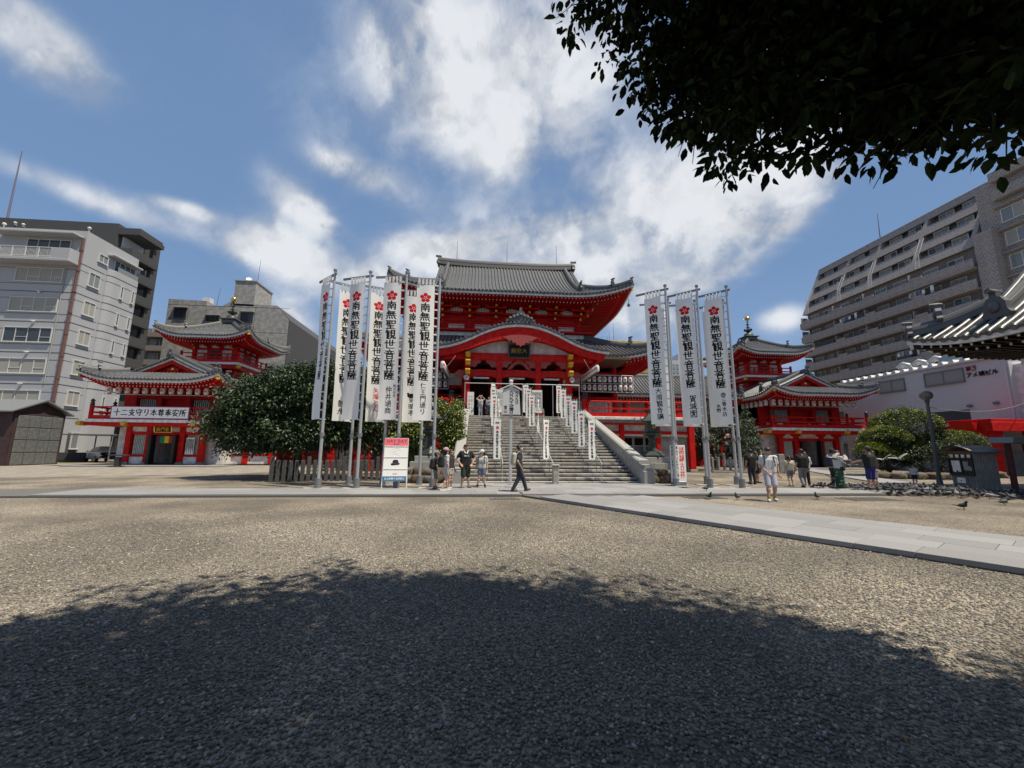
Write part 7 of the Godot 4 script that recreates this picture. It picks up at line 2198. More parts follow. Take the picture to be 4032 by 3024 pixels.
func rock(size: Vector3, seed_: int) -> MB:
	var f := FastNoiseLite.new()
	f.seed = seed_; f.frequency = 1.6; f.fractal_octaves = 3
	var grid := []
	for i in 11:
		var a := PI * i / 10.0 - PI / 2
		var line := PackedVector3Array()
		for k in 17:
			var t := TAU * k / 16.0
			var d := V(sin(t) * cos(a), sin(a), cos(t) * cos(a))
			var q := V(signf(d.x) * pow(absf(d.x), 0.65), signf(d.y) * pow(absf(d.y), 0.65), signf(d.z) * pow(absf(d.z), 0.65))
			line.append(q * size * 0.5 * (1.0 + 0.28 * f.get_noise_3dv(d * 1.2)))
		grid.append(line)
	var b := MB.new()
	b.sheet(grid)
	return b

func bronze_lantern(at: Vector3, side: String, seed_: int) -> void:
	var r := RandomNumberGenerator.new()
	r.seed = seed_
	mat("field_rock", 0.13, 0.095, 0.065, 0.9, "fine", 1.3, 0.0, "fine_n")
	mat("field_rock_grey", 0.17, 0.15, 0.125, 0.9, "fine", 1.1, 0.0, "fine_n")
	var s := thing("stone_pedestal", "rough rock and granite block base of the %s bronze lantern" % side, "pedestal", at)
	for k in 9:
		var x := -0.95 + (k % 5) * 0.47 + r.randf_range(-0.05, 0.05)
		put(s, "rock", rock(V(0.56 + r.randf() * 0.16, 0.36 + r.randf() * 0.2, 0.7), seed_ * 20 + k), M["field_rock" if r.randf() < 0.6 else "field_rock_grey"], V(x, 0.18 + (0.3 if k > 4 else 0.0), 0.95 - (0.12 if k > 4 else 0.0)), r.randf_range(-0.3, 0.3))
	for k in 4: put(s, "rock", rock(V(0.7, 0.55, 0.6), seed_ * 30 + k), M["field_rock_grey"], V([-1.05, 1.05, -1.0, 1.0][k], 0.26, [0.4, 0.4, -0.5, -0.5][k]), r.randf())
	put(s, "fill", bx(V(0, 0.25, 0), V(1.9, 0.5, 1.7)), M["kerb"])
	for k in 3: put(s, "granite_block", bx(V(-0.62 + k * 0.62, 0.78, 0.0), V(0.61, 0.44, 1.5), 0.015), M["granite"])
	for k in 2: put(s, "granite_block", bx(V(-0.36 + k * 0.72, 1.14, 0.0), V(0.71, 0.27, 1.25), 0.015), M["granite"])
	var t := thing("bronze_lantern", "tall dark bronze lantern with upturned roof on the stone base %s of the stairs" % side, "lantern", at + V(0, 1.28, 0))
	var b := MB.new()
	b.lathe(Vector3.ZERO, PackedVector2Array([Vector2(0.66, 0), Vector2(0.66, 0.1), Vector2(0.58, 0.14), Vector2(0.46, 0.3), Vector2(0.3, 0.34), Vector2(0.22, 0.45), Vector2(0.17, 0.6), Vector2(0.22, 0.72), Vector2(0.17, 0.84), Vector2(0.2, 1.0), Vector2(0.42, 1.12), Vector2(0.5, 1.2), Vector2(0.5, 1.27), Vector2(0.0, 1.27)]), 6, false)
	put(t, "stem", b, M["bronze"])
	b = MB.new()
	b.lathe(V(0, 1.27, 0), PackedVector2Array([Vector2(0.36, 0), Vector2(0.38, 0.06), Vector2(0.36, 0.1), Vector2(0.36, 0.52), Vector2(0.39, 0.58), Vector2(0, 0.6)]), 6, false)
	put(t, "fire_box", b, M["bronze"])
	b = MB.new()
	for k in 5:
		var a := TAU * k / 5 + PI / 2
		b.ball(V(cos(a) * 0.06, 1.6 + sin(a) * 0.06, 0.335), V(0.05, 0.05, 0.02), 7, 5)
	put(t, "gold_crest", b, M["gold"])
	b = MB.new()
	var prof := PackedVector2Array([Vector2(0.35, 1.86), Vector2(0.74, 1.86), Vector2(0.76, 1.9), Vector2(0.5, 2.02), Vector2(0.3, 2.2), Vector2(0.18, 2.34), Vector2(0.1, 2.36), Vector2(0.16, 2.46), Vector2(0.15, 2.56), Vector2(0.05, 2.68), Vector2(0.0, 2.74)])
	b.lathe(Vector3.ZERO, prof, 6, false)
	for k in 6:      # curled roof corners
		var a := TAU * k / 6
		var d := V(sin(a), 0, cos(a))
		b.tube(PackedVector3Array([d * 0.62 + V(0, 1.95, 0), d * 0.78 + V(0, 1.93, 0), d * 0.88 + V(0, 2.0, 0), d * 0.88 + V(0, 2.1, 0), d * 0.81 + V(0, 2.12, 0)]), 0.05, 0.02, 6)
	put(t, "roof", b, M["bronze"])

func fences() -> void:
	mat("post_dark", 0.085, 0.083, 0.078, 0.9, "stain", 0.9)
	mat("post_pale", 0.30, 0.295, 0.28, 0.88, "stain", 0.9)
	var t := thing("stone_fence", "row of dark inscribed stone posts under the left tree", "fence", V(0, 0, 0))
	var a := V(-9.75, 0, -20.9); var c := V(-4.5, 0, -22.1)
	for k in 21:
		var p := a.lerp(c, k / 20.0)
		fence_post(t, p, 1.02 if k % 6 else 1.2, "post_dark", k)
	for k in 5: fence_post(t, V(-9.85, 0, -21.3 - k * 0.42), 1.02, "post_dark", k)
	for y in [0.35, 0.75]:
		var b := MB.new()
		b.tube(PackedVector3Array([a + V(0, y, 0), c + V(0, y, 0)]), 0.025, 0.025, 6)
		put(t, "rail", b, M["black_iron"])
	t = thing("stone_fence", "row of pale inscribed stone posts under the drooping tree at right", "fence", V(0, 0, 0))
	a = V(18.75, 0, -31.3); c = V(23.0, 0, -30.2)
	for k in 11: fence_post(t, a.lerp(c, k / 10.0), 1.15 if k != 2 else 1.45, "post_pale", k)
	put(t, "end_post", bx(V(23.4, 0.72, -29.9), V(0.5, 1.44, 0.42), 0.03), M["post_pale"])
	put(t, "plinth", bx(V(20.9, 0.06, -30.7), V(5.2, 0.12, 0.5), 0.02), M["granite_grey"])

func fence_post(t: Node3D, p: Vector3, h: float, m: String, k: int) -> void:
	var b := MB.new()
	b.box(V(0, h / 2, 0), V(0.17, h, 0.15), 0.012)
	b.box(V(0, h + 0.008, 0), V(0.1, 0.02, 0.09), 0.006)
	for j in 4: b.box(V(0.0, h * (0.82 - j * 0.16), 0.076), V(0.06, 0.055, 0.006))     # cut characters stand out of the grain
	put(t, "stone_post", b, M[m], p, 0.22 + 0.05 * sin(k * 2.3))

func left_yard() -> void:
	# garage
	mat("garage_brown", 0.055, 0.03, 0.03, 0.8, "stain", 0.4)
	mat("garage_door", 0.155, 0.165, 0.16, 0.7, "stain", 0.7)
	var t := thing("garage", "dark brown gabled garage with a grey panelled door at the left edge", "garage", V(-38.7, 0, -39.85))
	var b := MB.new()
	b.xf = Transform3D(Basis(Vector3.UP, -PI / 2), V(0, 0, 0))
	b.prism(PackedVector2Array([Vector2(-2.2, 0), Vector2(2.2, 0), Vector2(2.2, 4.55), Vector2(0, 5.5), Vector2(-2.2, 4.55)]), 0.0, 12)
	put(t, "wall", b, M["garage_brown"])
	for s in [-1, 1]:
		b = MB.new()
		b.xf = Transform3D(Basis(Vector3.UP, PI / 2), V(0, 0, 0))
		var rp := PackedVector2Array([Vector2(0, 5.6), Vector2(s * 2.65, 4.45), Vector2(s * 2.65, 4.55), Vector2(0, 5.75)])
		b.prism(rp, -12.2, 0.35)
		put(t, "roof", b, M["grey_steel"])
	put(t, "door_frame", bx(V(0.05, 2.2, 0), V(0.1, 4.4, 4.2), 0.02), M["garage_brown"])
	for r in 4:
		for k in 4: put(t, "door_panel", bx(V(0.12, 0.56 + r * 1.06, -1.42 + k * 0.95), V(0.05, 1.0, 0.91), 0.02), M["garage_door"])
	# carport and car
	t = thing("carport", "thin flat carport roof between the garage and the left pavilion", "carport", V(-40.4, 0, -47.2))
	put(t, "roof", bx(V(0, 2.88, -1.2), V(6.0, 0.09, 5.0), 0.02), M["grey_steel"])
	for p in [[2.7, 1.1], [-2.7, 1.1], [2.7, -3.5], [-2.7, -3.5]]: put(t, "post", bx(V(p[0], 1.42, p[1]), V(0.1, 2.84, 0.1), 0.01), M["grey_steel"])
	suv(V(-41.0, 0, -49.3), -0.6)
	var low := thing("wall", "low dark wall with weeds behind the silver car", "wall", V(-46.5, 0, -49.0))
	put(low, "wall_face", bx(V(1.6, 0.5, 0), V(5.0, 1.0, 0.2), 0.02), M["office_dark"])
	var gr := MB.new()
	var r2 := RandomNumberGenerator.new()
	r2.seed = 3
	for k in 160:
		var p := V(-42.9 + r2.randf() * 2.4 - 1.2, 0, -47.2 + r2.randf() * 0.8)
		var d := V(r2.randf_range(-0.15, 0.15), r2.randf_range(0.15, 0.4), r2.randf_range(-0.15, 0.15))
		gr.tri(p + V(-0.02, 0, 0), p + V(0.02, 0, 0), p + d)
	var go := one("grass", gr, mat("weeds", 0.07, 0.12, 0.03, 0.8), "patch of weeds beside the garage", "grass")
	stuff(go)
	# racks of tied paper fortunes behind the fence
	for k in 2:
		t = thing("fortune_rack", "wire rack covered with tied white paper fortunes behind the dark stone posts, %s one" % ["left", "right"][k], "rack", V([-8.6, -6.0][k], 0, [-23.3, -23.4][k]), 0, "racks of paper fortunes")
		b = MB.new()
		for x in [-1.15, 1.15]: b.tube(PackedVector3Array([V(x, 0, 0), V(x, 2.5, 0)]), 0.04, 0.04, 6)
		for j in 8: b.tube(PackedVector3Array([V(-1.15, 0.9 + j * 0.22, 0), V(1.15, 0.9 + j * 0.22, 0)]), 0.008, 0.008, 4)
		put(t, "wires", b, M["black_iron"])
		b = MB.new()
		for j in 8:
			for i in 40:
				if r2.randf() < 0.12: continue
				b.xf = Transform3D(Basis.from_euler(V(r2.randf_range(-0.5, 0.5), r2.randf_range(-1, 1), r2.randf_range(-0.9, 0.9))), V(-1.12 + i * 0.057, 0.9 + j * 0.22 - 0.03 + r2.randf_range(-0.07, 0.07), r2.randf_range(-0.03, 0.03)))
				b.box(V(0, 0, 0), V(0.022, 0.13, 0.012)); b.box(V(0, 0.03, 0), V(0.05, 0.025, 0.02))
		stuff(put(t, "paper_knots", b, mat("aged_paper", 0.34, 0.33, 0.31, 0.9, "fine", 9.0)))
	var red_posts := thing("red_gateway", "red painted post and beams behind the paper fortune racks", "frame", V(-7.3, 0, -26.0))
	for x in [0.0, 1.7]: put(red_posts, "post", bx(V(x, 1.4, 0), V(0.75 if x == 0.0 else 0.3, 2.8, 0.3), 0.02), M["red_paint"])
	put(red_posts, "beam", bx(V(0.5, 2.9, 0), V(4.4, 0.3, 0.3), 0.02), M["red_paint"])

func suv(at: Vector3, yaw: float) -> void:   # nose towards local -x
	var t := thing("parked_car", "silver sport utility car parked under the carport", "car", at, yaw)
	var paint := mat("silver_paint", 0.62, 0.63, 0.64, 0.3, "", 1.0, 0.2)
	paint.clearcoat_enabled = true
	var grid := []
	# cross sections from nose to tail: x, half width, sill, belt, roof, roof half width
	var secs := [[-2.3, 0.62, 0.42, 0.72, 0.74, 0.5], [-2.22, 0.82, 0.34, 0.86, 0.92, 0.68], [-1.9, 0.9, 0.3, 0.95, 1.02, 0.74], [-1.1, 0.93, 0.28, 1.02, 1.1, 0.76], [-0.85, 0.93, 0.28, 1.04, 1.16, 0.7], [-0.15, 0.93, 0.28, 1.05, 1.62, 0.62], [0.6, 0.93, 0.28, 1.06, 1.68, 0.62], [1.5, 0.92, 0.3, 1.08, 1.64, 0.6], [2.05, 0.88, 0.36, 1.08, 1.3, 0.62], [2.25, 0.8, 0.42, 0.98, 1.04, 0.66]]
	for s in secs:
		grid.append(PackedVector3Array([V(s[0], s[2], -s[1] * 0.8), V(s[0], s[2] + 0.12, -s[1]), V(s[0], s[3] - 0.12, -s[1]), V(s[0], s[3], -s[1] * 0.95), V(s[0], s[4] - 0.06, -s[5] - 0.05), V(s[0], s[4], -s[5] * 0.7), V(s[0], s[4] + 0.01, 0), V(s[0], s[4], s[5] * 0.7), V(s[0], s[4] - 0.06, s[5] + 0.05), V(s[0], s[3], s[1] * 0.95), V(s[0], s[3] - 0.12, s[1]), V(s[0], s[2] + 0.12, s[1]), V(s[0], s[2], s[1] * 0.8)]))
	var b := MB.new()
	b.sheet(grid)
	put(t, "body", b, paint)
	b = MB.new()
	b.quad(V(-0.88, 1.1, 0.68), V(-0.88, 1.1, -0.68), V(-0.2, 1.585, -0.56), V(-0.2, 1.585, 0.56))
	b.xf = Transform3D(Basis.IDENTITY, V(-0.03, 0.03, 0))
	put(t, "windscreen", b, M["glass"])
	for s in [-1, 1]:
		for w in [[-0.62, 0.15], [0.22, 0.95], [1.02, 1.7]]:
			b = MB.new()
			b.quad(V(w[0] - 0.0, 1.1, 0.915 * s), V(w[1], 1.1, 0.915 * s), V(w[1] - 0.05, 1.54, 0.70 * s), V(w[0] + 0.32 * (1 if w[0] < 0 else 0), 1.54 if w[0] > 0 else 1.5, 0.70 * s))
			put(t, "side_window", b, M["glass"])
	put(t, "front_bumper", bx(V(-2.3, 0.5, 0), V(0.1, 0.26, 1.3), 0.04), paint)
	put(t, "grille", bx(V(-2.3, 0.72, 0), V(0.1, 0.26, 0.95), 0.03), M["black_iron"])
	for k in 3: put(t, "grille_bar", bx(V(-2.355, 0.64 + k * 0.08, 0), V(0.02, 0.018, 0.9)), M["steel"])
	put(t, "number_plate", bx(V(-2.37, 0.54, 0.0), V(0.02, 0.16, 0.34), 0.005), M["white_paint"])
	for s in [-1, 1]:
		b = MB.new()
		b.box(V(-2.2, 0.82, 0.66 * s), V(0.22, 0.13, 0.34), 0.04)
		put(t, "headlight", b, M["pane_grey"])
		put(t, "mirror", bx(V(-0.72, 1.14, 1.02 * s), V(0.14, 0.13, 0.2), 0.04), paint)
		for x in [-1.42, 1.4]:
			var w := Node3D.new()
			w.name = "wheel"
			t.add_child(w, true)
			w.position = V(x, 0.35, 0.82 * s)
			b = MB.new()
			b.xf = Transform3D(Basis(Vector3.RIGHT, PI / 2), Vector3.ZERO)
			b.lathe(V(0, -0.12, 0), PackedVector2Array([Vector2(0, 0), Vector2(0.3, 0), Vector2(0.35, 0.04), Vector2(0.35, 0.2), Vector2(0.3, 0.24), Vector2(0, 0.24)]), 20)
			put(w, "tyre", b, M["black_iron"])
			b = MB.new()
			b.xf = Transform3D(Basis(Vector3.RIGHT, PI / 2), Vector3.ZERO)
			b.lathe(V(0, -0.128, 0), PackedVector2Array([Vector2(0.0, 0), Vector2(0.2, 0.01), Vector2(0.22, 0), Vector2(0.22, 0.256), Vector2(0.2, 0.246), Vector2(0, 0.256)]), 16)
			put(w, "rim", b, M["steel"])

func right_yard() -> void:
	var t := thing("street_lamp", "dark lamp post with a round smoked globe beside the pigeons", "lamp", V(22.7, 0, -18.5))
	var b := MB.new()
	b.tube(PackedVector3Array([V(0, 0, 0), V(0, 4.25, 0)]), 0.09, 0.065, 12)
	put(t, "post", b, mat("lamp_grey", 0.075, 0.08, 0.085, 0.5))
	b = MB.new()
	b.lathe(Vector3.ZERO, PackedVector2Array([Vector2(0.22, 0), Vector2(0.2, 0.06), Vector2(0.13, 0.12), Vector2(0.11, 0.35), Vector2(0.0, 0.36)]), 12)
	put(t, "foot", b, M["lamp_grey"])
	b = MB.new()
	b.ball(V(0, 4.48, 0), V(0.27, 0.25, 0.27), 24, 16)
	put(t, "globe", b, mat("smoked_globe", 0.15, 0.135, 0.12, 0.3))
	b = MB.new()
	b.lathe(V(0, 4.2, 0), PackedVector2Array([Vector2(0.07, -0.1), Vector2(0.1, -0.06), Vector2(0.11, 0.02), Vector2(0.0, 0.03)]), 14)
	put(t, "globe_holder", b, M["lamp_grey"])
	# shed of corrugated iron with a glazed notice case
	t = thing("small_shed", "small corrugated iron shed with a curved roof and torn papers in its notice case", "shed", V(20.06, 0, -15.42), -PI / 2)
	t.scale = V(0.75, 1.0, 0.8)
	b = MB.new()
	b.box(V(0, 0.85, -0.65), V(1.1, 1.6, 1.2))
	put(t, "core", b, M["dark_inside"])
	var rust := mat("old_iron", 0.24, 0.235, 0.22, 0.7, "stain", 0.8, 0.2)
	for side in 2:
		b = MB.new()
		var n := 34
		var grid := [PackedVector3Array(), PackedVector3Array()]
		for k in n + 1:
			var u := float(k) / n
			var wv := 0.04 * sin(k * PI / 2.0)
			for j in 2:
				var y: float = [0.02, 1.66][j]
				if side == 0: grid[j].append(V(-0.56 + 1.12 * u, y if j == 0 else 0.72, wv + 0.0))
				else: grid[j].append(V(0.57 + wv, y, 0.0 - 1.3 * u))
		b.sheet(grid, true)
		put(t, "iron_sheet", b, rust)
	var nc := Node3D.new()
	nc.name = "notice_case"
	t.add_child(nc, true)
	nc.position = V(0, 1.06, 0.04)
	put(nc, "back", bx(V(0, 0, -0.02), V(1.12, 0.66, 0.04), 0.01), M["black_wood_and_shade"])
	for e in [[V(0, 0.33, 0.03), V(1.14, 0.06, 0.1)], [V(0, -0.33, 0.03), V(1.14, 0.06, 0.1)], [V(-0.55, 0, 0.03), V(0.06, 0.6, 0.1)], [V(0.55, 0, 0.03), V(0.06, 0.6, 0.1)], [V(0.02, 0, 0.02), V(0.04, 0.6, 0.06)]]: put(nc, "case_frame", bx(e[0], e[1], 0.01), M["black_wood_and_shade"])
	var pp := MB.new()
	pp.prism(PackedVector2Array([Vector2(-0.46, 0.24), Vector2(-0.06, 0.24), Vector2(-0.04, -0.22), Vector2(-0.18, -0.2), Vector2(-0.22, -0.12), Vector2(-0.3, -0.24), Vector2(-0.42, -0.2)]), 0.005, 0.015)
	put(nc, "torn_paper", pp, M["white_wall"])
	pp = MB.new()
	pp.prism(PackedVector2Array([Vector2(0.08, 0.22), Vector2(0.34, 0.2), Vector2(0.3, 0.05), Vector2(0.48, -0.02), Vector2(0.46, -0.16), Vector2(0.12, -0.14)]), 0.005, 0.015)
	put(nc, "torn_paper", pp, M["pane_grey"])
	for k in 4: put(t, "white_strip", bx(V(-0.42 + k * 0.27, 1.5, 0.03), V(0.16, 0.22, 0.02), 0.004), M["white_wall"])
	put(t, "brown_valance", bx(V(0, 1.62, 0.04), V(1.14, 0.14, 0.04), 0.01), mat("brown_wood", 0.16, 0.075, 0.03, 0.75, "fine", 2.0))
	put(t, "price_card", bx(V(-0.1, 0.5, 0.05), V(0.4, 0.22, 0.02), 0.004), M["white_paint"])
	put(t, "slot", bx(V(-0.1, 0.49, 0.065), V(0.05, 0.05, 0.01)), M["black_iron"])
	var g2 := []
	for i in 9:
		var u := i / 8.0
		var line := PackedVector3Array()
		for k in 5: line.append(V(lerpf(-0.85, 0.85, u), 1.66 + 0.26 * sin(PI * u), lerpf(0.35, -1.5, k / 4.0)))
		g2.append(line)
	b = MB.new()
	b.sheet(g2)
	for i in g2.size():
		for k in 5: g2[i][k] += V(0, -0.05, 0)
	b.sheet(g2, true)
	put(t, "roof", b, M["old_iron"])
	# roofed board at the right edge
	t = thing("roofed_board", "notice board under a small slate grey roof on dark red posts at the right edge", "notice board", V(21.3, 0, -14.7), 0.35)
	for x in [0.0, 1.9]: put(t, "post", bx(V(x, 1.0, 0), V(0.16, 2.0, 0.16), 0.01), mat("post_red", 0.10, 0.025, 0.02, 0.8, "stain", 1.0))
	put(t, "panel", bx(V(1.0, 1.2, 0.02), V(1.6, 1.0, 0.05), 0.01), mat("faded_board", 0.30, 0.27, 0.25, 0.85, "stain", 0.6))
	b = MB.new()
	b.prism(PackedVector2Array([Vector2(-0.75, 2.02), Vector2(-0.6, 2.24), Vector2(2.5, 2.24), Vector2(2.65, 2.02)]), -0.3, 0.35)
	put(t, "roof", b, mat("slate", 0.22, 0.25, 0.26, 0.7, "fine", 1.2))
	# wires to the white building
	var w := thing("cable", "thin cable slung between the lamp post and the white building", "cable")
	b = MB.new()
	var pth := PackedVector3Array()
	for k in 9:
		var u := k / 8.0
		pth.append(V(22.7, 3.9, -18.5).lerp(V(41.8, 5.6, -27), u) - V(0, 0.5 * 4 * u * (1 - u), 0))
	b.tube(pth, 0.02, 0.02, 4)
	put(w, "wire", b, M["grey_steel"])

# ---------------------------------------------------------------- trees
func leaf_mat(key: String, r: float, g: float, b: float, rough := 0.5) -> StandardMaterial3D:
	var m := mat(key, r, g, b, rough)
	m.vertex_color_use_as_albedo = true
	m.backlight_enabled = true
	m.backlight = Color(0.22, 0.26, 0.10)
	return m

func clump(n: int, reach: float, l: float, w: float, droop: float, seed_: int, oval := false) -> ArrayMesh:
	var r := RandomNumberGenerator.new()
	r.seed = seed_
	var b := MB.new()
	for i in n:
		var d := V(r.randfn(), r.randfn() * 0.7, r.randfn()).normalized()
		var at := d * reach * pow(r.randf(), 0.5)
		var out := (d + V(r.randf_range(-0.6, 0.6), r.randf_range(-0.5, 0.3) - droop, r.randf_range(-0.6, 0.6))).normalized()
		var side := out.cross(V(r.randf_range(-0.5, 0.5), 1, r.randf_range(-0.5, 0.5))).normalized()
		var up := side.cross(out)
		var s := r.randf_range(0.7, 1.2)
		var tip := at + out * l * s
		if not oval:
			var mid := at + out * l * s * 0.45
			b.tri(at, mid + side * w * s + up * w * 0.35, tip - up * w * 0.3)
			b.tri(at, tip - up * w * 0.3, mid - side * w * s + up * w * 0.35)
			continue
		var bend := r.randf_range(0.1, 0.5)
		for e: float in [-1.0, 1.0]:       # half a blade each side of the midrib
			var q0 := at + out * l * s * 0.5 - up * w * bend * 0.3
			var c1 := at + out * l * s * 0.22 + side * w * s * 0.8 * e + up * w * 0.25
			var c2 := at + out * l * s * 0.55 + side * w * s * e + up * w * 0.2
			var c3 := at + out * l * s * 0.84 + side * w * s * 0.45 * e - up * w * bend * 0.6
			var tp := tip - up * w * bend * 1.4
			for f in [[at, c1, q0], [c1, c2, q0], [c2, c3, q0], [c3, tp, q0]]: b.tri(f[0], f[1], f[2])
	return b.mesh()

# lumps: [centre, radii]; leaf clumps spread through them, thicker towards the outside
func crown(root: Node3D, lumps: Array, per_m3: float, meshes: Array, m: Material, seed_: int, dark: Color, light: Color, inner := 0.35, called := "crown") -> void:
	var r := RandomNumberGenerator.new()
	r.seed = seed_
	var f := FastNoiseLite.new()
	f.seed = seed_; f.frequency = 0.55; f.fractal_octaves = 2
	var where := []
	for lp in lumps:
		var c: Vector3 = lp[0]
		var q: Vector3 = lp[1]
		var n := int(per_m3 * 4.19 * q.x * q.y * q.z)
		for i in n:
			var d := V(r.randfn(), r.randfn(), r.randfn()).normalized()
			var k := lerpf(inner, 1.0, pow(r.randf(), 0.45))
			k *= 1.0 + 0.32 * f.get_noise_3dv((c + d * q) * 1.6)
			where.append(c + d * q * k)
	var parts := meshes.size()
	for j in parts:
		var mm := MultiMesh.new()
		mm.transform_format = MultiMesh.TRANSFORM_3D
		mm.use_colors = true
		mm.mesh = meshes[j]
		var mine := []
		for i in range(j, where.size(), parts): mine.append(where[i])
		mm.instance_count = mine.size()
		for i in mine.size():
			var s := r.randf_range(0.75, 1.25)
			mm.set_instance_transform(i, Transform3D(Basis.from_euler(V(r.randf_range(-0.5, 0.5), r.randf() * TAU, r.randf_range(-0.5, 0.5))).scaled(Vector3.ONE * s), mine[i]))
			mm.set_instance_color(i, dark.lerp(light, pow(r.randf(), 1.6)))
		var o := MultiMeshInstance3D.new()
		o.name = called
		o.multimesh = mm
		o.material_override = m
		root.add_child(o, true)
		stuff(o)

func limbs(root: Node3D, foot: Vector3, h: float, r0: float, ends: Array, seed_: int) -> void:
	var r := RandomNumberGenerator.new()
	r.seed = seed_
	var b := MB.new()
	var top := foot + V(0, h, 0)
	var path := PackedVector3Array()
	for k in 6: path.append(foot.lerp(top, k / 5.0) + V(sin(k * 1.3 + seed_) * 0.06, 0, cos(k * 1.1) * 0.05) * (0 if k == 0 else 1))
	b.tube(path, r0, r0 * 0.7, 10)
	b.lathe(foot, PackedVector2Array([Vector2(r0 * 1.7, 0), Vector2(r0 * 1.2, 0.1), Vector2(r0, 0.3)]), 10)
	put(root, "trunk", b, M["bark"])
	for e in ends:
		b = MB.new()
		var p := PackedVector3Array()
		for k in 6:
			var u := k / 5.0
			p.append(path[5].lerp(e, u) + V(r.randf_range(-0.1, 0.1), 0.35 * sin(PI * u), r.randf_range(-0.1, 0.1)) * (0.0 if k == 0 else 1.0))
		b.tube(p, r0 * 0.5, r0 * 0.12, 7)
		for k in 3:
			var q := p[2 + k]
			b.tube(PackedVector3Array([q, q + V(r.randf_range(-0.7, 0.7), r.randf_range(0.0, 0.6), r.randf_range(-0.7, 0.7))]), r0 * 0.2, r0 * 0.05, 5)
		put(root, "limb", b, M["bark"])

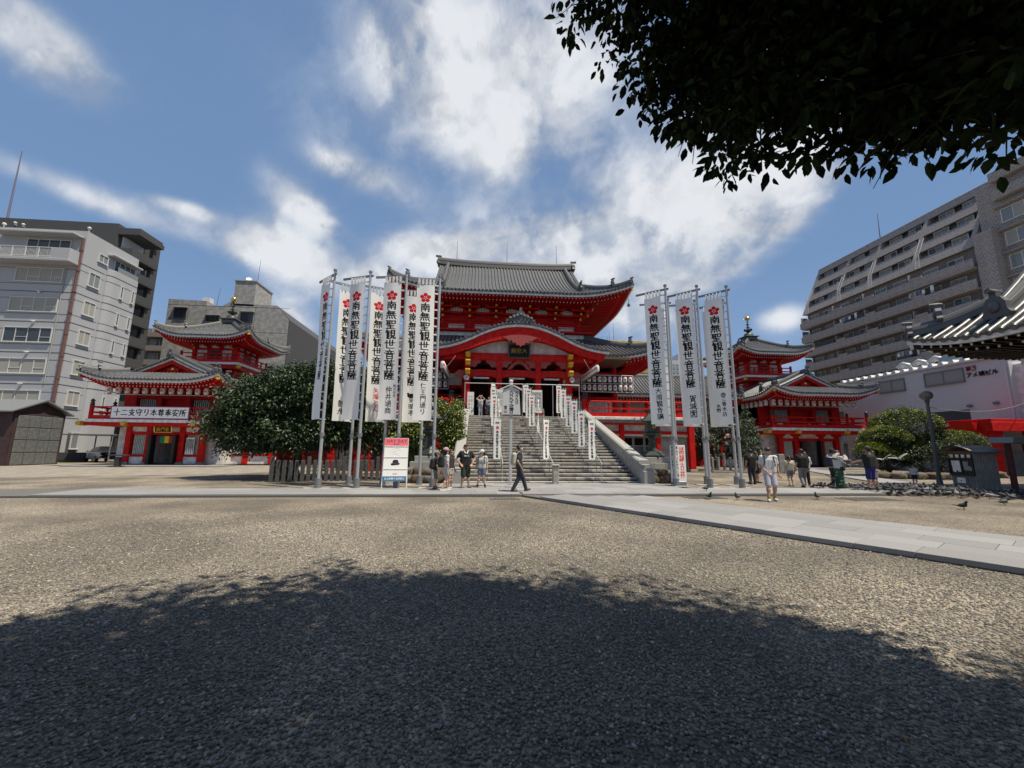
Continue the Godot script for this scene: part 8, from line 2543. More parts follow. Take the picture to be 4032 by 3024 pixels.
func trees() -> void:
	var g := leaf_mat("leaf", 1, 1, 1)
	# left cherry
	var t := thing("broad_tree", "broad dark green tree spreading over the dark stone posts left of the banners", "tree")
	var lumps := [[V(-11.2, 3.7, -23.6), V(2.9, 2.2, 2.3)], [V(-8.6, 4.1, -23.4), V(2.5, 2.3, 2.2)], [V(-13.3, 2.9, -23.6), V(1.7, 1.0, 1.6)], [V(-6.7, 3.9, -23.2), V(1.8, 2.3, 1.7)], [V(-9.2, 2.3, -22.2), V(2.3, 1.0, 1.4)], [V(-12.0, 2.1, -22.6), V(1.8, 0.9, 1.3)], [V(-9.8, 5.1, -23.4), V(2.2, 1.1, 1.7)], [V(-5.6, 2.9, -23.2), V(1.2, 1.7, 1.3)], [V(-7.6, 5.2, -23.2), V(1.7, 1.0, 1.5)]]
	limbs(t, V(-9.6, 0, -23.4), 1.9, 0.2, [V(-11.6, 3.8, -23.6), V(-8.4, 4.4, -23.3), V(-13.2, 3.0, -23.6), V(-6.8, 3.7, -23.2), V(-9.9, 5.0, -23.4)], 3)
	crown(t, lumps, 44.0, [clump(9, 0.22, 0.18, 0.05, 0.5, 1), clump(9, 0.22, 0.17, 0.05, 0.6, 2), clump(8, 0.24, 0.19, 0.048, 0.8, 3)], g, 21, Color(0.018, 0.038, 0.016), Color(0.07, 0.11, 0.035), 0.3)
	# glossy evergreen round the left lantern
	t = thing("evergreen_bush", "light yellow-green leafy bush beside the left bronze lantern and the stairs", "bush")
	limbs(t, V(-1.4, 0, -22.9), 1.2, 0.09, [V(-1.2, 3.4, -23), V(-1.8, 2.6, -23.1), V(-0.9, 2.4, -23)], 5)
	limbs(t, V(-3.7, 0, -22.9), 1.0, 0.08, [V(-3.7, 3.2, -23), V(-4.1, 2.2, -22.9)], 6)
	crown(t, [[V(-1.3, 2.7, -23.0), V(0.75, 1.75, 0.75)], [V(-1.4, 1.2, -22.6), V(0.6, 0.9, 0.5)], [V(-3.75, 2.3, -22.8), V(0.9, 1.5, 0.8)], [V(-3.4, 1.2, -22.3), V(0.7, 0.8, 0.5)], [V(-2.5, 3.6, -23.6), V(1.2, 1.0, 0.6)]], 135.0, [clump(8, 0.16, 0.17, 0.042, 0.5, 11), clump(8, 0.16, 0.16, 0.04, 0.6, 12)], g, 22, Color(0.06, 0.10, 0.016), Color(0.30, 0.34, 0.07), 0.25)
	# drooping tree at right
	t = thing("drooping_tree", "drooping dark green tree behind the pale stone posts at right", "tree")
	limbs(t, V(20.0, 0, -33), 3.6, 0.2, [V(18.4, 4.9, -32.6), V(20.8, 5.2, -32.8), V(22.0, 4.2, -32.4), V(19.4, 5.2, -33.4)], 8)
	var droop := []
	var r := RandomNumberGenerator.new()
	r.seed = 9
	for k in 46:
		var a := r.randf() * TAU
		var rad := r.randf_range(0.8, 3.2)
		var p := V(20.1 + sin(a) * rad, 5.4 - rad * 0.35 + r.randf_range(-0.5, 0.4), -32.9 + cos(a) * rad * 0.8)
		var n := 7
		for j in n:
			droop.append([p + V(sin(a) * 0.16, -0.62, cos(a) * 0.13) * j * r.randf_range(0.75, 1.1), V(0.32, 0.36, 0.32)])
			if p.y - 0.62 * j < 1.3: break
	crown(t, droop, 70.0, [clump(9, 0.18, 0.17, 0.032, 1.2, 15), clump(9, 0.18, 0.16, 0.03, 1.0, 16)], g, 23, Color(0.022, 0.042, 0.018), Color(0.065, 0.10, 0.04), 0.1)
	# clipped bushes
	var labels := ["tall clipped bush with yellow-green new tips behind the lamp post", "smaller clipped yellow-green bush on the left of the tall one", "low dark round clipped bush in front of the tall one", "clipped round bush behind the small iron shed"]
	var spec := [[[V(30.4, 3.25, -26.4), V(2.3, 1.35, 1.7)], [V(29.8, 1.8, -26.2), V(1.6, 1.0, 1.3)]], [[V(28.0, 2.35, -25.8), V(1.5, 1.0, 1.2)], [V(26.7, 1.55, -25.6), V(1.0, 0.7, 0.8)], [V(27.6, 1.1, -25.5), V(1.3, 0.7, 0.8)]], [[V(30.2, 1.15, -24.4), V(1.9, 1.1, 1.4)]], [[V(33.2, 2.1, -26.0), V(2.2, 1.0, 1.5)]]]
	for k in 4:
		t = thing("clipped_bush", labels[k], "bush")
		var c: Vector3 = spec[k][0][0]
		limbs(t, V(c.x, 0.2, c.z), c.y * 0.5, 0.12, [c + V(0.4, 0.2, 0), c + V(-0.5, 0, 0.2)], 30 + k)
		crown(t, spec[k], 120.0, [clump(9, 0.13, 0.085, 0.03, 0.0, 40 + k), clump(9, 0.13, 0.09, 0.03, -0.2, 50 + k)], g, 60 + k, Color(0.014, 0.03, 0.013), Color(0.05, 0.085, 0.028), 0.72)
		if k < 2 or k == 3:      # pale new shoots on the upper side
			var tips := []
			for lp in spec[k]:
				var rr := RandomNumberGenerator.new()
				rr.seed = 70 + k
				for i in 340:
					var d := V(rr.randfn(), absf(rr.randfn()) * 1.1 + 0.1, rr.randfn()).normalized()
					tips.append([lp[0] + d * lp[1] * rr.randf_range(0.98, 1.08), V(0.09, 0.05, 0.09)])
			crown(t, tips, 1500.0, [clump(7, 0.1, 0.085, 0.03, -0.8, 80 + k)], g, 90 + k, Color(0.10, 0.14, 0.02), Color(0.36, 0.40, 0.04), 0.2, "new_shoots")
	var bed := thing("rock_edging", "rough rocks edging the bed of the clipped bushes", "rocks", V(0, 0, 0))
	for k in 12: put(bed, "rock", rock(V(1.2, 0.5, 0.8), 200 + k), M["field_rock_grey"] if k % 3 else M["field_rock"], V(25.6 + k * 0.85, 0.16, -24.2 + 0.9 * sin(k * 0.4)), k * 0.7)
	canopy(g)

func canopy(g: StandardMaterial3D) -> void:
	# the shade tree over the camera; its trunk stands outside the picture, behind and to the right
	var t := thing("shade_tree", "dense dark leafy branches hanging into the upper right corner", "tree")
	var low := [[V(1.17, 6.48, -3.64), 0.5], [V(1.74, 5.89, -3.5), 0.6], [V(2.04, 5.32, -3.4), 0.68], [V(2.1, 4.9, -3.28), 0.6], [V(2.35, 4.45, -2.84), 0.72], [V(2.5, 4.22, -2.42), 0.72], [V(2.76, 4.05, -2.21), 0.7], [V(2.9, 3.85, -2.0), 0.68], [V(3.1, 3.82, -1.8), 0.72], [V(2.39, 5.48, -3.08), 1.0], [V(2.78, 5.05, -2.48), 1.0], [V(3.05, 4.75, -2.06), 1.0], [V(3.5, 4.75, -1.75), 1.05], [V(2.6, 6.3, -2.6), 1.1], [V(3.4, 5.6, -2.0), 1.2], [V(4.2, 5.5, -1.6), 1.2], [V(4.6, 6.5, -1.5), 1.4], [V(3.2, 7.2, -2.2), 1.2], [V(1.9, 7.2, -3.3), 0.8], [V(4.8, 5.0, -0.4), 1.2]]
	var lumps := []
	for q in low: lumps.append([q[0] + V(0.05, 0.22, 0.0), Vector3.ONE * q[1] * 0.92])
	var gl := leaf_mat("dark_leaf", 1, 1, 1, 0.75)
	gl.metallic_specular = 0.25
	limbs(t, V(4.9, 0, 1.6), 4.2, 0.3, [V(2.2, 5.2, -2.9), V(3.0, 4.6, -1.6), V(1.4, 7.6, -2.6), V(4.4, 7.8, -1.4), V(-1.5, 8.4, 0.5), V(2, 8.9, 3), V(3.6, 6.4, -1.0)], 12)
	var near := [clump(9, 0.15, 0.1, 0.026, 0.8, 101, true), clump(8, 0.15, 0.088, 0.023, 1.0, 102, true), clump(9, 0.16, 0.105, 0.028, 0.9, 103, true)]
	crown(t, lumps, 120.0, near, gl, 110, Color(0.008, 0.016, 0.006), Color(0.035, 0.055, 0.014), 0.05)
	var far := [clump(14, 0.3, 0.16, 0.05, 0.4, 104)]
	crown(t, [[V(2.0, 8.7, 0.6), V(5.5, 1.4, 4.3)], [V(-2.6, 8.7, -0.2), V(2.6, 1.3, 2.3)], [V(-5.4, 8.6, 1.2), V(3.0, 1.3, 2.6)], [V(5.2, 7.4, 0.4), V(1.8, 1.6, 2.2)], [V(0.5, 8.4, 6.0), V(7.5, 1.3, 3.4)], [V(-6.0, 6.6, 4.5), V(2.2, 2.2, 3.0)], [V(8.2, 6.4, 3.5), V(2.0, 2.2, 3.5)], [V(1.0, 6.0, 9.5), V(7.0, 2.6, 1.4)]], 44.0, far, g, 111, Color(0.012, 0.022, 0.008), Color(0.05, 0.075, 0.02), 0.0)  # rear lumps behind the camera are unseen foliage added to block sky light
	# drooping twigs along the lower edge
	var b := MB.new()
	var r := RandomNumberGenerator.new()
	r.seed = 31
	for q in low:
		for k in 5:
			var p: Vector3 = q[0]
			var d := V(r.randf_range(-1, 1), r.randf_range(-0.9, 0.1), r.randf_range(-1, 1)).normalized()
			b.tube(PackedVector3Array([p, p + d * q[1] * 0.45 + V(0, 0.04, 0), p + d * q[1] * 0.8 - V(0, 0.05, 0)]), 0.009, 0.003, 4)
	put(t, "twigs", b, M["bark"])

# ---------------------------------------------------------------- people: skeleton of tapered bones -> smooth skin by surface nets
func net(bones: Array, cell: float, k := 0.03) -> MB:
	var lo := V(1e9, 1e9, 1e9)
	var hi := -lo
	for b in bones:
		var rr: float = maxf(b[2], b[3])
		for p in [b[0], b[1]]:
			lo = lo.min(p - Vector3.ONE * rr); hi = hi.max(p + Vector3.ONE * rr)
	lo -= Vector3.ONE * cell * 2.5
	hi += Vector3.ONE * cell * 2.5
	var nx := int((hi.x - lo.x) / cell) + 1
	var ny := int((hi.y - lo.y) / cell) + 1
	var nz := int((hi.z - lo.z) / cell) + 1
	var f := PackedFloat32Array()
	f.resize(nx * ny * nz)
	f.fill(1.0)
	for b in bones:
		var a: Vector3 = b[0]
		var c: Vector3 = b[1]
		var ra: float = b[2]
		var rb: float = b[3]
		var ab := c - a
		var l2 := maxf(ab.length_squared(), 1e-9)
		var m := maxf(ra, rb) + k + cell * 1.6
		var p0 := ((a.min(c) - Vector3.ONE * m - lo) / cell).floor()
		var p1 := ((a.max(c) + Vector3.ONE * m - lo) / cell).ceil()
		for z in range(maxi(0, int(p0.z)), mini(nz - 1, int(p1.z)) + 1):
			for y in range(maxi(0, int(p0.y)), mini(ny - 1, int(p1.y)) + 1):
				var row := (z * ny + y) * nx
				for x in range(maxi(0, int(p0.x)), mini(nx - 1, int(p1.x)) + 1):
					var p := Vector3(lo.x + x * cell, lo.y + y * cell, lo.z + z * cell) - a
					var t := clampf(p.dot(ab) / l2, 0.0, 1.0)
					var d := (p - ab * t).length() - (ra + (rb - ra) * t)
					var o := f[row + x]
					var h := maxf(k - absf(d - o), 0.0) / k
					f[row + x] = minf(d, o) - h * h * k * 0.25
	var id := PackedInt32Array()
	id.resize(nx * ny * nz)
	id.fill(-1)
	var vs := PackedVector3Array()
	var ns := PackedVector3Array()
	var off := [0, 1, nx, nx + 1, nx * ny, nx * ny + 1, nx * ny + nx, nx * ny + nx + 1]
	var edges := [[0, 1], [2, 3], [4, 5], [6, 7], [0, 2], [1, 3], [4, 6], [5, 7], [0, 4], [1, 5], [2, 6], [3, 7]]
	for z in nz - 1:
		for y in ny - 1:
			var row := (z * ny + y) * nx
			for x in nx - 1:
				var i := row + x
				var v0 := f[i]
				if v0 > cell * 2.0 or v0 < -cell * 2.0: continue
				var q := [v0, f[i + 1], f[i + off[2]], f[i + off[3]], f[i + off[4]], f[i + off[5]], f[i + off[6]], f[i + off[7]]]
				var neg := 0
				for w in q: neg += 1 if w < 0 else 0
				if neg == 0 or neg == 8: continue
				var s := Vector3.ZERO
				var n := 0
				for e in edges:
					var a: float = q[e[0]]
					var c: float = q[e[1]]
					if (a < 0) == (c < 0): continue
					var t := a / (a - c)
					var pa := Vector3(e[0] & 1, (e[0] >> 1) & 1, e[0] >> 2)
					var pb := Vector3(e[1] & 1, (e[1] >> 1) & 1, e[1] >> 2)
					s += pa.lerp(pb, t)
					n += 1
				id[i] = vs.size()
				vs.append(lo + (Vector3(x, y, z) + s / n) * cell)
				ns.append(Vector3(q[1] + q[3] + q[5] + q[7] - q[0] - q[2] - q[4] - q[6], q[2] + q[3] + q[6] + q[7] - q[0] - q[1] - q[4] - q[5], q[4] + q[5] + q[6] + q[7] - q[0] - q[1] - q[2] - q[3]).normalized())
	var out := MB.new()
	var st := [1, nx, nx * ny]
	for z in range(1, nz - 1):
		for y in range(1, ny - 1):
			var row := (z * ny + y) * nx
			for x in range(1, nx - 1):
				var i := row + x
				var v0 := f[i]
				if v0 > cell * 1.5 or v0 < -cell * 1.5: continue
				for ax in 3:
					var v1 := f[i + st[ax]]
					if (v0 < 0) == (v1 < 0): continue
					var u: int = st[(ax + 1) % 3]
					var w: int = st[(ax + 2) % 3]
					var a := id[i]; var b := id[i - u]; var c := id[i - u - w]; var d := id[i - w]
					if a < 0 or b < 0 or c < 0 or d < 0: continue
					var o := [a, b, c, d] if v0 < 0 else [a, d, c, b]     # counter-clockwise seen from outside
					for t in [0, 2, 1, 0, 3, 2]: out.vert(vs[o[t]], ns[o[t]])
	return out

var head_mb: MB
var hand_mb: MB

func append(to: MB, from: MB, xf: Transform3D) -> void:
	var flip := xf.basis.determinant() < 0
	for i in range(0, from.v.size(), 3):
		for j in [0, 2, 1] if flip else [0, 1, 2]:
			to.v.append(xf * from.v[i + j]); to.n.append((xf.basis.inverse().transposed() * from.n[i + j]).normalized()); to.u.append(Vector2.ZERO)

func aim(d: Vector3, hint: Vector3) -> Basis:     # -y axis along d
	var y := -d.normalized()
	var x := y.cross(hint)
	x = x.normalized() if x.length() > 0.05 else y.cross(Vector3.RIGHT).normalized()
	return Basis(x, y, x.cross(y))

func people_parts() -> void:
	head_mb = net([[V(0, 0.022, -0.018), V(0, 0.03, 0.0), 0.088, 0.084], [V(0, -0.03, 0.01), V(0, -0.07, 0.03), 0.07, 0.05], [V(-0.018, -0.088, 0.05), V(0.018, -0.088, 0.05), 0.026, 0.026], [V(0, -0.0, 0.086), V(0, -0.034, 0.103), 0.009, 0.014], [V(-0.03, 0.016, 0.072), V(0.03, 0.016, 0.072), 0.017, 0.017], [V(-0.018, -0.066, 0.078), V(0.018, -0.066, 0.078), 0.009, 0.009], [V(-0.086, 0.008, -0.004), V(-0.086, -0.028, 0.0), 0.015, 0.011], [V(0.086, 0.008, -0.004), V(0.086, -0.028, 0.0), 0.015, 0.011]], 0.0085, 0.02)
	# right hand hanging down, thumb to +z, palm to +x
	var hb := [[V(0, -0.01, -0.02), V(0, -0.075, -0.028), 0.016, 0.013], [V(0, -0.01, 0.0), V(0, -0.08, 0.0), 0.017, 0.013], [V(0, -0.01, 0.02), V(0, -0.075, 0.026), 0.016, 0.013], [V(0, 0.02, 0), V(0, -0.02, 0), 0.02, 0.021]]
	for k in 4:
		var z: float = [-0.031, -0.011, 0.011, 0.031][k]
		var l: float = [0.75, 0.95, 1.0, 0.88][k]
		hb.append([V(0.002, -0.082, z), V(0.008, -0.082 - 0.04 * l, z * 1.12), 0.0095, 0.009])
		hb.append([V(0.008, -0.082 - 0.04 * l, z * 1.12), V(0.026, -0.082 - 0.074 * l, z * 1.1), 0.009, 0.0075])
	hb.append([V(0.004, -0.03, 0.026), V(0.016, -0.062, 0.05), 0.013, 0.0105])
	hb.append([V(0.016, -0.062, 0.05), V(0.026, -0.092, 0.052), 0.0105, 0.008])
	hand_mb = net(hb, 0.0055, 0.008)

func cloth(key: String, r: float, g: float, b: float) -> StandardMaterial3D:
	return mat("cloth_" + key, r, g, b, 0.9, "fine", 3.0)

func person(label: String, at: Vector3, yaw: float, h: float, s: Dictionary, group := "") -> Node3D:
	var t := thing("person", label, "person", at, yaw, group)
	var J := {"hipL": V(0.05, 0.52, 0), "hipR": V(-0.05, 0.52, 0), "kneeL": V(0.055, 0.285, 0.015), "kneeR": V(-0.055, 0.285, 0.015), "ankL": V(0.06, 0.045, -0.01), "ankR": V(-0.06, 0.045, -0.01), "shL": V(0.112, 0.805, 0), "shR": V(-0.112, 0.805, 0), "elL": V(0.145, 0.635, -0.015), "elR": V(-0.145, 0.635, -0.015), "wrL": V(0.15, 0.49, 0.03), "wrR": V(-0.15, 0.49, 0.03), "toeL": 0.15, "toeR": -0.15, "head": Vector2.ZERO, "lean": 0.0}
	J.merge(s, true)
	var w: float = s.get("build", 1.0)
	var lean: float = J.lean
	var P := func(v: Vector3) -> Vector3: return Vector3(v.x, v.y, v.z + lean * maxf(0.0, v.y - 0.5)) * h
	var j := {}
	for n in ["hipL", "hipR", "kneeL", "kneeR", "ankL", "ankR", "shL", "shR", "elL", "elR", "wrL", "wrR"]: j[n] = P.call(J[n])
	var skin := mat("skin_" + s.get("skin", "a"), 0.46, 0.26, 0.17, 0.6) if s.get("skin", "a") == "a" else mat("skin_b", 0.52, 0.32, 0.22, 0.6)
	var cell := 0.021 if h > 1.2 else 0.014
	# body
	var bones := []
	for e in ["L", "R"]:
		bones.append([j["sh" + e], j["el" + e], 0.027 * h * w, 0.021 * h]); bones.append([j["el" + e], j["wr" + e], 0.0215 * h, 0.0145 * h])
		bones.append([j["hip" + e], j["knee" + e], 0.05 * h * w, 0.033 * h]); bones.append([j["knee" + e], j["knee" + e].lerp(j["ank" + e], 0.3), 0.031 * h, 0.034 * h])
		bones.append([j["knee" + e].lerp(j["ank" + e], 0.3), j["ank" + e], 0.033 * h, 0.02 * h])
	for e in [-1, 1]: bones.append([P.call(V(0.055 * e, 0.74, -0.005)), P.call(V(0.046 * e, 0.53, 0)), 0.054 * h * w, 0.054 * h * w])
	bones.append([j.shL, j.shR, 0.03 * h, 0.03 * h])
	bones.append([P.call(V(0, 0.8, -0.01)), P.call(V(0, 0.88, 0.0)), 0.036 * h, 0.031 * h])
	var body := net(bones, cell, 0.035)
	var hs: float = 1.0 if h > 1.3 else (0.86 if h > 1.0 else 0.78)
	hs *= lerpf(1.0, h / 1.7, 0.5)
	var hx := Transform3D(Basis.from_euler(V(J.head.y, J.head.x, 0)).scaled(Vector3.ONE * hs), P.call(V(0, 0.925, 0.012)))
	append(body, head_mb, hx)
	for e in ["L", "R"]:
		var d: Vector3 = j["wr" + e] - j["el" + e]
		var bs := aim(d, V(1, 0, 0.1) if absf(d.normalized().y) > 0.3 else V(0, 1, 0.2))
		var sc := h / 1.75
		bs = bs.scaled(V(sc, sc, sc)) if e == "R" else Basis(-bs.x, bs.y, bs.z).scaled(V(sc, sc, sc))
		append(body, hand_mb, Transform3D(bs, j["wr" + e] + d.normalized() * 0.012 * h))
	put(t, "body", body, skin)
	var eyes := MB.new()
	eyes.xf = hx
	for e in [-1, 1]: eyes.ball(V(0.032 * e, -0.008, 0.083), V(0.011, 0.0065, 0.006), 6, 4)
	eyes.box(V(0, -0.07, 0.089), V(0.03, 0.004, 0.004))
	put(t, "eyes", eyes, M["black_iron"])
	# shirt
	var tc: Array = s.get("top", [0.8, 0.8, 0.8])
	var slv: float = s.get("sleeve", 0.62)
	var fit: float = 1.0 + s.get("loose", 0.12)
	var cb := []
	for e in ["L", "R"]:
		var el: Vector3 = j["el" + e]
		if slv <= 1.0: cb.append([j["sh" + e], j["sh" + e].lerp(el, slv), 0.034 * h * w * fit, 0.033 * h * fit])
		else:
			cb.append([j["sh" + e], el, 0.034 * h * w * fit, 0.028 * h * fit])
			cb.append([el, el.lerp(j["wr" + e], slv - 1.0), 0.028 * h * fit, 0.023 * h * fit])
	for e in [-1, 0, 1]: cb.append([P.call(V(0.062 * e, 0.745, -0.004)), P.call(V(0.053 * e, s.get("hem", 0.545), 0)), 0.059 * h * w * fit, 0.059 * h * w * fit])
	cb.append([j.shL, j.shR, 0.036 * h * fit, 0.036 * h * fit])
	put(t, s.get("topname", "shirt"), net(cb, cell, 0.03), cloth("%.2f_%.2f_%.2f" % tc, tc[0], tc[1], tc[2]))
	if s.has("print"):      # pale lettering across the chest
		var pr := MB.new()
		for k in 6: pr.box(P.call(V(-0.05 + k * 0.02, 0.735, 0.073 * w)), V(0.026, 0.06, 0.012), 0.004)
		put(t, "shirt_print", pr, cloth("print", s.print[0], s.print[1], s.print[2]))
	# trousers, shorts or skirt
	var bc: Array = s.get("bottom", [0.1, 0.1, 0.12])
	var cut: float = s.get("cut", 0.9)      # 1: knee, 2: ankle
	var pb := [[P.call(V(-0.05, 0.55, 0)), P.call(V(0.05, 0.55, 0)), 0.057 * h * w, 0.057 * h * w], [P.call(V(-0.045, 0.5, 0)), P.call(V(0.045, 0.5, 0)), 0.062 * h * w, 0.062 * h * w]]
	if s.has("skirt"):
		for k in 9:
			var u := k / 8.0
			pb.append([P.call(V(-0.05 - 0.01 * u, lerpf(0.52, s.skirt, u), 0.0)), P.call(V(0.05 + 0.01 * u, lerpf(0.52, s.skirt, u), 0.0)), 0.06 * h * (1 + 0.12 * u), 0.06 * h * (1 + 0.12 * u)])
	else:
		for e in ["L", "R"]:
			var kn: Vector3 = j["knee" + e]
			var hp: Vector3 = j["hip" + e]
			var lo2 := 1.22 if cut < 1.3 else 1.12
			if cut <= 1.0: pb.append([hp, hp.lerp(kn, cut), 0.055 * h * w * 1.05, lerpf(0.055, 0.04, cut) * h * lo2 * w])
			else:
				pb.append([hp, kn, 0.055 * h * w, 0.041 * h * lo2])
				pb.append([kn, kn.lerp(j["ank" + e], cut - 1.0), 0.041 * h * lo2, 0.034 * h * lo2])
	put(t, "skirt" if s.has("skirt") else "trousers" if cut > 1.3 else "shorts", net(pb, cell, 0.025), cloth("%.2f_%.2f_%.2f" % bc, bc[0], bc[1], bc[2]))
	if s.has("dots"):
		var db := MB.new()
		for k in 46:
			var a := k * 2.4
			var y := 0.1 + 0.4 * ((k * 7) % 46) / 46.0
			db.xf = Transform3D(Basis(Vector3.UP, a), P.call(V(0, y, 0)))
			db.ball(V(0, 0, 0.07 * h + absf(sin(a)) * 0.055 * h), V(0.022, 0.03, 0.008), 6, 4)
		put(t, "skirt_pattern", db, cloth("dots", 0.45, 0.5, 0.4))
	# shoes and socks
	var sc2: Array = s.get("shoes", [0.03, 0.03, 0.03])
	for e in ["L", "R"]:
		var a: Vector3 = j["ank" + e]
		var ty: float = J["toe" + e]
		var fwd := V(sin(ty), 0, cos(ty))
		var y := maxf(a.y - 0.02 * h, 0.024 * h)
		var pitch: float = s.get("pitch" + e, 0.0)
		var heel := V(a.x, y, a.z) - fwd * 0.022 * h
		var toe := V(a.x, y - 0.004 * h - pitch * h, a.z) + fwd * 0.095 * h
		put(t, "shoe", net([[heel, heel.lerp(toe, 0.5), 0.025 * h, 0.024 * h], [heel.lerp(toe, 0.5), toe, 0.025 * h, 0.019 * h], [heel, heel + V(0, 0.018 * h, 0.01 * h), 0.022 * h, 0.02 * h]], 0.013, 0.02), cloth("%.2f_%.2f_%.2f" % sc2, sc2[0], sc2[1], sc2[2]))
		if s.has("socks"):
			put(t, "sock", net([[a + V(0, 0.0, 0), a.lerp(j["knee" + e], 0.2), 0.023 * h, 0.026 * h]], 0.012, 0.02), cloth("sock%.2f_%.2f" % [s.socks[0], s.socks[2]], s.socks[0], s.socks[1], s.socks[2]))
	# hair and hats
	var hc: Array = s.get("hair", [0.012, 0.011, 0.011])
	var hm := mat("hair_%.2f" % hc[0], hc[0], hc[1], hc[2], 0.55)
	var hbn := [[V(0, 0.035, -0.026), V(0, 0.043, -0.006), 0.094, 0.09], [V(-0.055, 0.0, -0.04), V(0.055, 0.0, -0.04), 0.052, 0.052], [V(-0.045, 0.075, 0.035), V(0.045, 0.075, 0.035), 0.026, 0.026], [V(-0.05, -0.035, -0.05), V(0.05, -0.035, -0.05), 0.04, 0.04]]
	match s.get("style", "short"):
		"long":
			for e in [-1, 1]: hbn.append([V(0.06 * e, 0.0, -0.02), V(0.055 * e, -0.2, -0.03), 0.045, 0.03])
			hbn.append([V(0, 0, -0.06), V(0, -0.26, -0.055), 0.07, 0.045])
		"bob": for e in [-1, 1]: hbn.append([V(0.066 * e, 0.01, -0.02), V(0.06 * e, -0.09, -0.02), 0.045, 0.035])
		"tail":
			hbn.append([V(0, 0.0, -0.1), V(0, -0.06, -0.15), 0.03, 0.036])
			hbn.append([V(0, -0.06, -0.15), V(0, -0.18, -0.12), 0.036, 0.015])
		"bun": hbn.append([V(0, 0.07, -0.11), V(0, 0.075, -0.11), 0.042, 0.042])
	var hair := MB.new()
	append(hair, net(hbn, 0.0125, 0.02), hx)
	put(t, "hair", hair, hm)
	if s.has("cap"):
		var cm := cloth("cap_%.2f_%.2f" % [s.cap[0], s.cap[2]], s.cap[0], s.cap[1], s.cap[2])
		var cp := MB.new()
		append(cp, net([[V(0, 0.06, -0.022), V(0, 0.062, 0.0), 0.098, 0.096], [V(-0.045, 0.05, 0.07), V(0.045, 0.05, 0.07), 0.02, 0.02], [V(-0.04, 0.04, 0.12), V(0.04, 0.04, 0.12), 0.012, 0.012], [V(0, 0.045, 0.08), V(0, 0.032, 0.15), 0.024, 0.012]], 0.0125, 0.02), hx)
		put(t, "cap", cp, cm)
	if s.has("pack"):
		var pm := cloth("pack_%.2f_%.2f" % [s.pack[0], s.pack[2]], s.pack[0], s.pack[1], s.pack[2])
		var z := -0.105 * w
		put(t, "backpack", net([[P.call(V(-0.05, 0.77, z)), P.call(V(-0.06, 0.6, z - 0.012)), 0.05 * h, 0.056 * h], [P.call(V(0.05, 0.77, z)), P.call(V(0.06, 0.6, z - 0.012)), 0.05 * h, 0.056 * h], [P.call(V(0, 0.78, z)), P.call(V(0, 0.6, z - 0.014)), 0.05 * h, 0.058 * h], [P.call(V(-0.04, 0.63, z - 0.05)), P.call(V(0.04, 0.63, z - 0.05)), 0.03 * h, 0.03 * h]], 0.02, 0.03), pm)
		for e in [-1, 1]:
			var st := MB.new()
			var pts := PackedVector3Array()
			for q in [[0.08, 0.78, -0.07], [0.078, 0.845, -0.02], [0.078, 0.82, 0.05], [0.082, 0.73, 0.082], [0.098, 0.65, 0.05], [0.09, 0.62, -0.05]]: pts.append(P.call(V(q[0] * e, q[1], q[2] * w)))
			st.tube(pts, 0.017, 0.015, 6)
			put(t, "pack_strap", st, pm)
	if s.has("strap"):
		var st := MB.new()
		var pts := PackedVector3Array()
		for q in [[0.075, 0.845, -0.01], [0.03, 0.76, 0.077], [-0.04, 0.66, 0.075], [-0.105, 0.57, 0.02]]: pts.append(P.call(V(q[0], q[1], q[2] * w)))
		st.tube(pts, 0.012, 0.012, 5)
		put(t, "bag_strap", st, M["black_iron"])
		put(t, "shoulder_bag", net([[P.call(V(-0.12, 0.55, 0.03)), P.call(V(-0.12, 0.5, 0.03)), 0.035 * h, 0.04 * h], [P.call(V(-0.12, 0.54, -0.02)), P.call(V(-0.12, 0.5, -0.03)), 0.03 * h, 0.03 * h]], 0.016, 0.03), cloth("bag_%.2f" % s.strap, s.strap, s.strap, s.strap * 0.95))
	if s.has("towel"):
		put(t, "neck_towel", net([[P.call(V(-0.045, 0.845, 0.01)), P.call(V(-0.03, 0.8, 0.065)), 0.018 * h, 0.016 * h], [P.call(V(0.045, 0.845, 0.01)), P.call(V(0.01, 0.79, 0.07)), 0.018 * h, 0.016 * h], [P.call(V(-0.045, 0.845, -0.02)), P.call(V(0.045, 0.845, -0.02)), 0.018 * h, 0.018 * h]], 0.011, 0.02), cloth("white", 0.75, 0.75, 0.73))
	if s.has("watch"):
		var wb := MB.new()
		var d2: Vector3 = (j.wrL - j.elL).normalized()
		wb.tube(PackedVector3Array([j.wrL - d2 * 0.03, j.wrL + d2 * 0.005]), 0.033, 0.031, 8)
		put(t, "watch", wb, M["black_iron"])
	if s.has("mask"):
		var mk := MB.new()
		append(mk, net([[V(-0.03, -0.05, 0.072), V(0.03, -0.05, 0.072), 0.03, 0.03], [V(0, -0.075, 0.07), V(0, -0.03, 0.09), 0.026, 0.02]], 0.01, 0.02), hx)
		put(t, "face_mask", mk, cloth("white", 0.75, 0.75, 0.73))
	if s.has("held"):
		var c: Vector3 = P.call(s.held)
		put(t, "phone", bx(c, V(0.075, 0.13, 0.018), 0.006), M["black_iron"] if not s.has("heldwhite") else M["white_paint"])
	return t

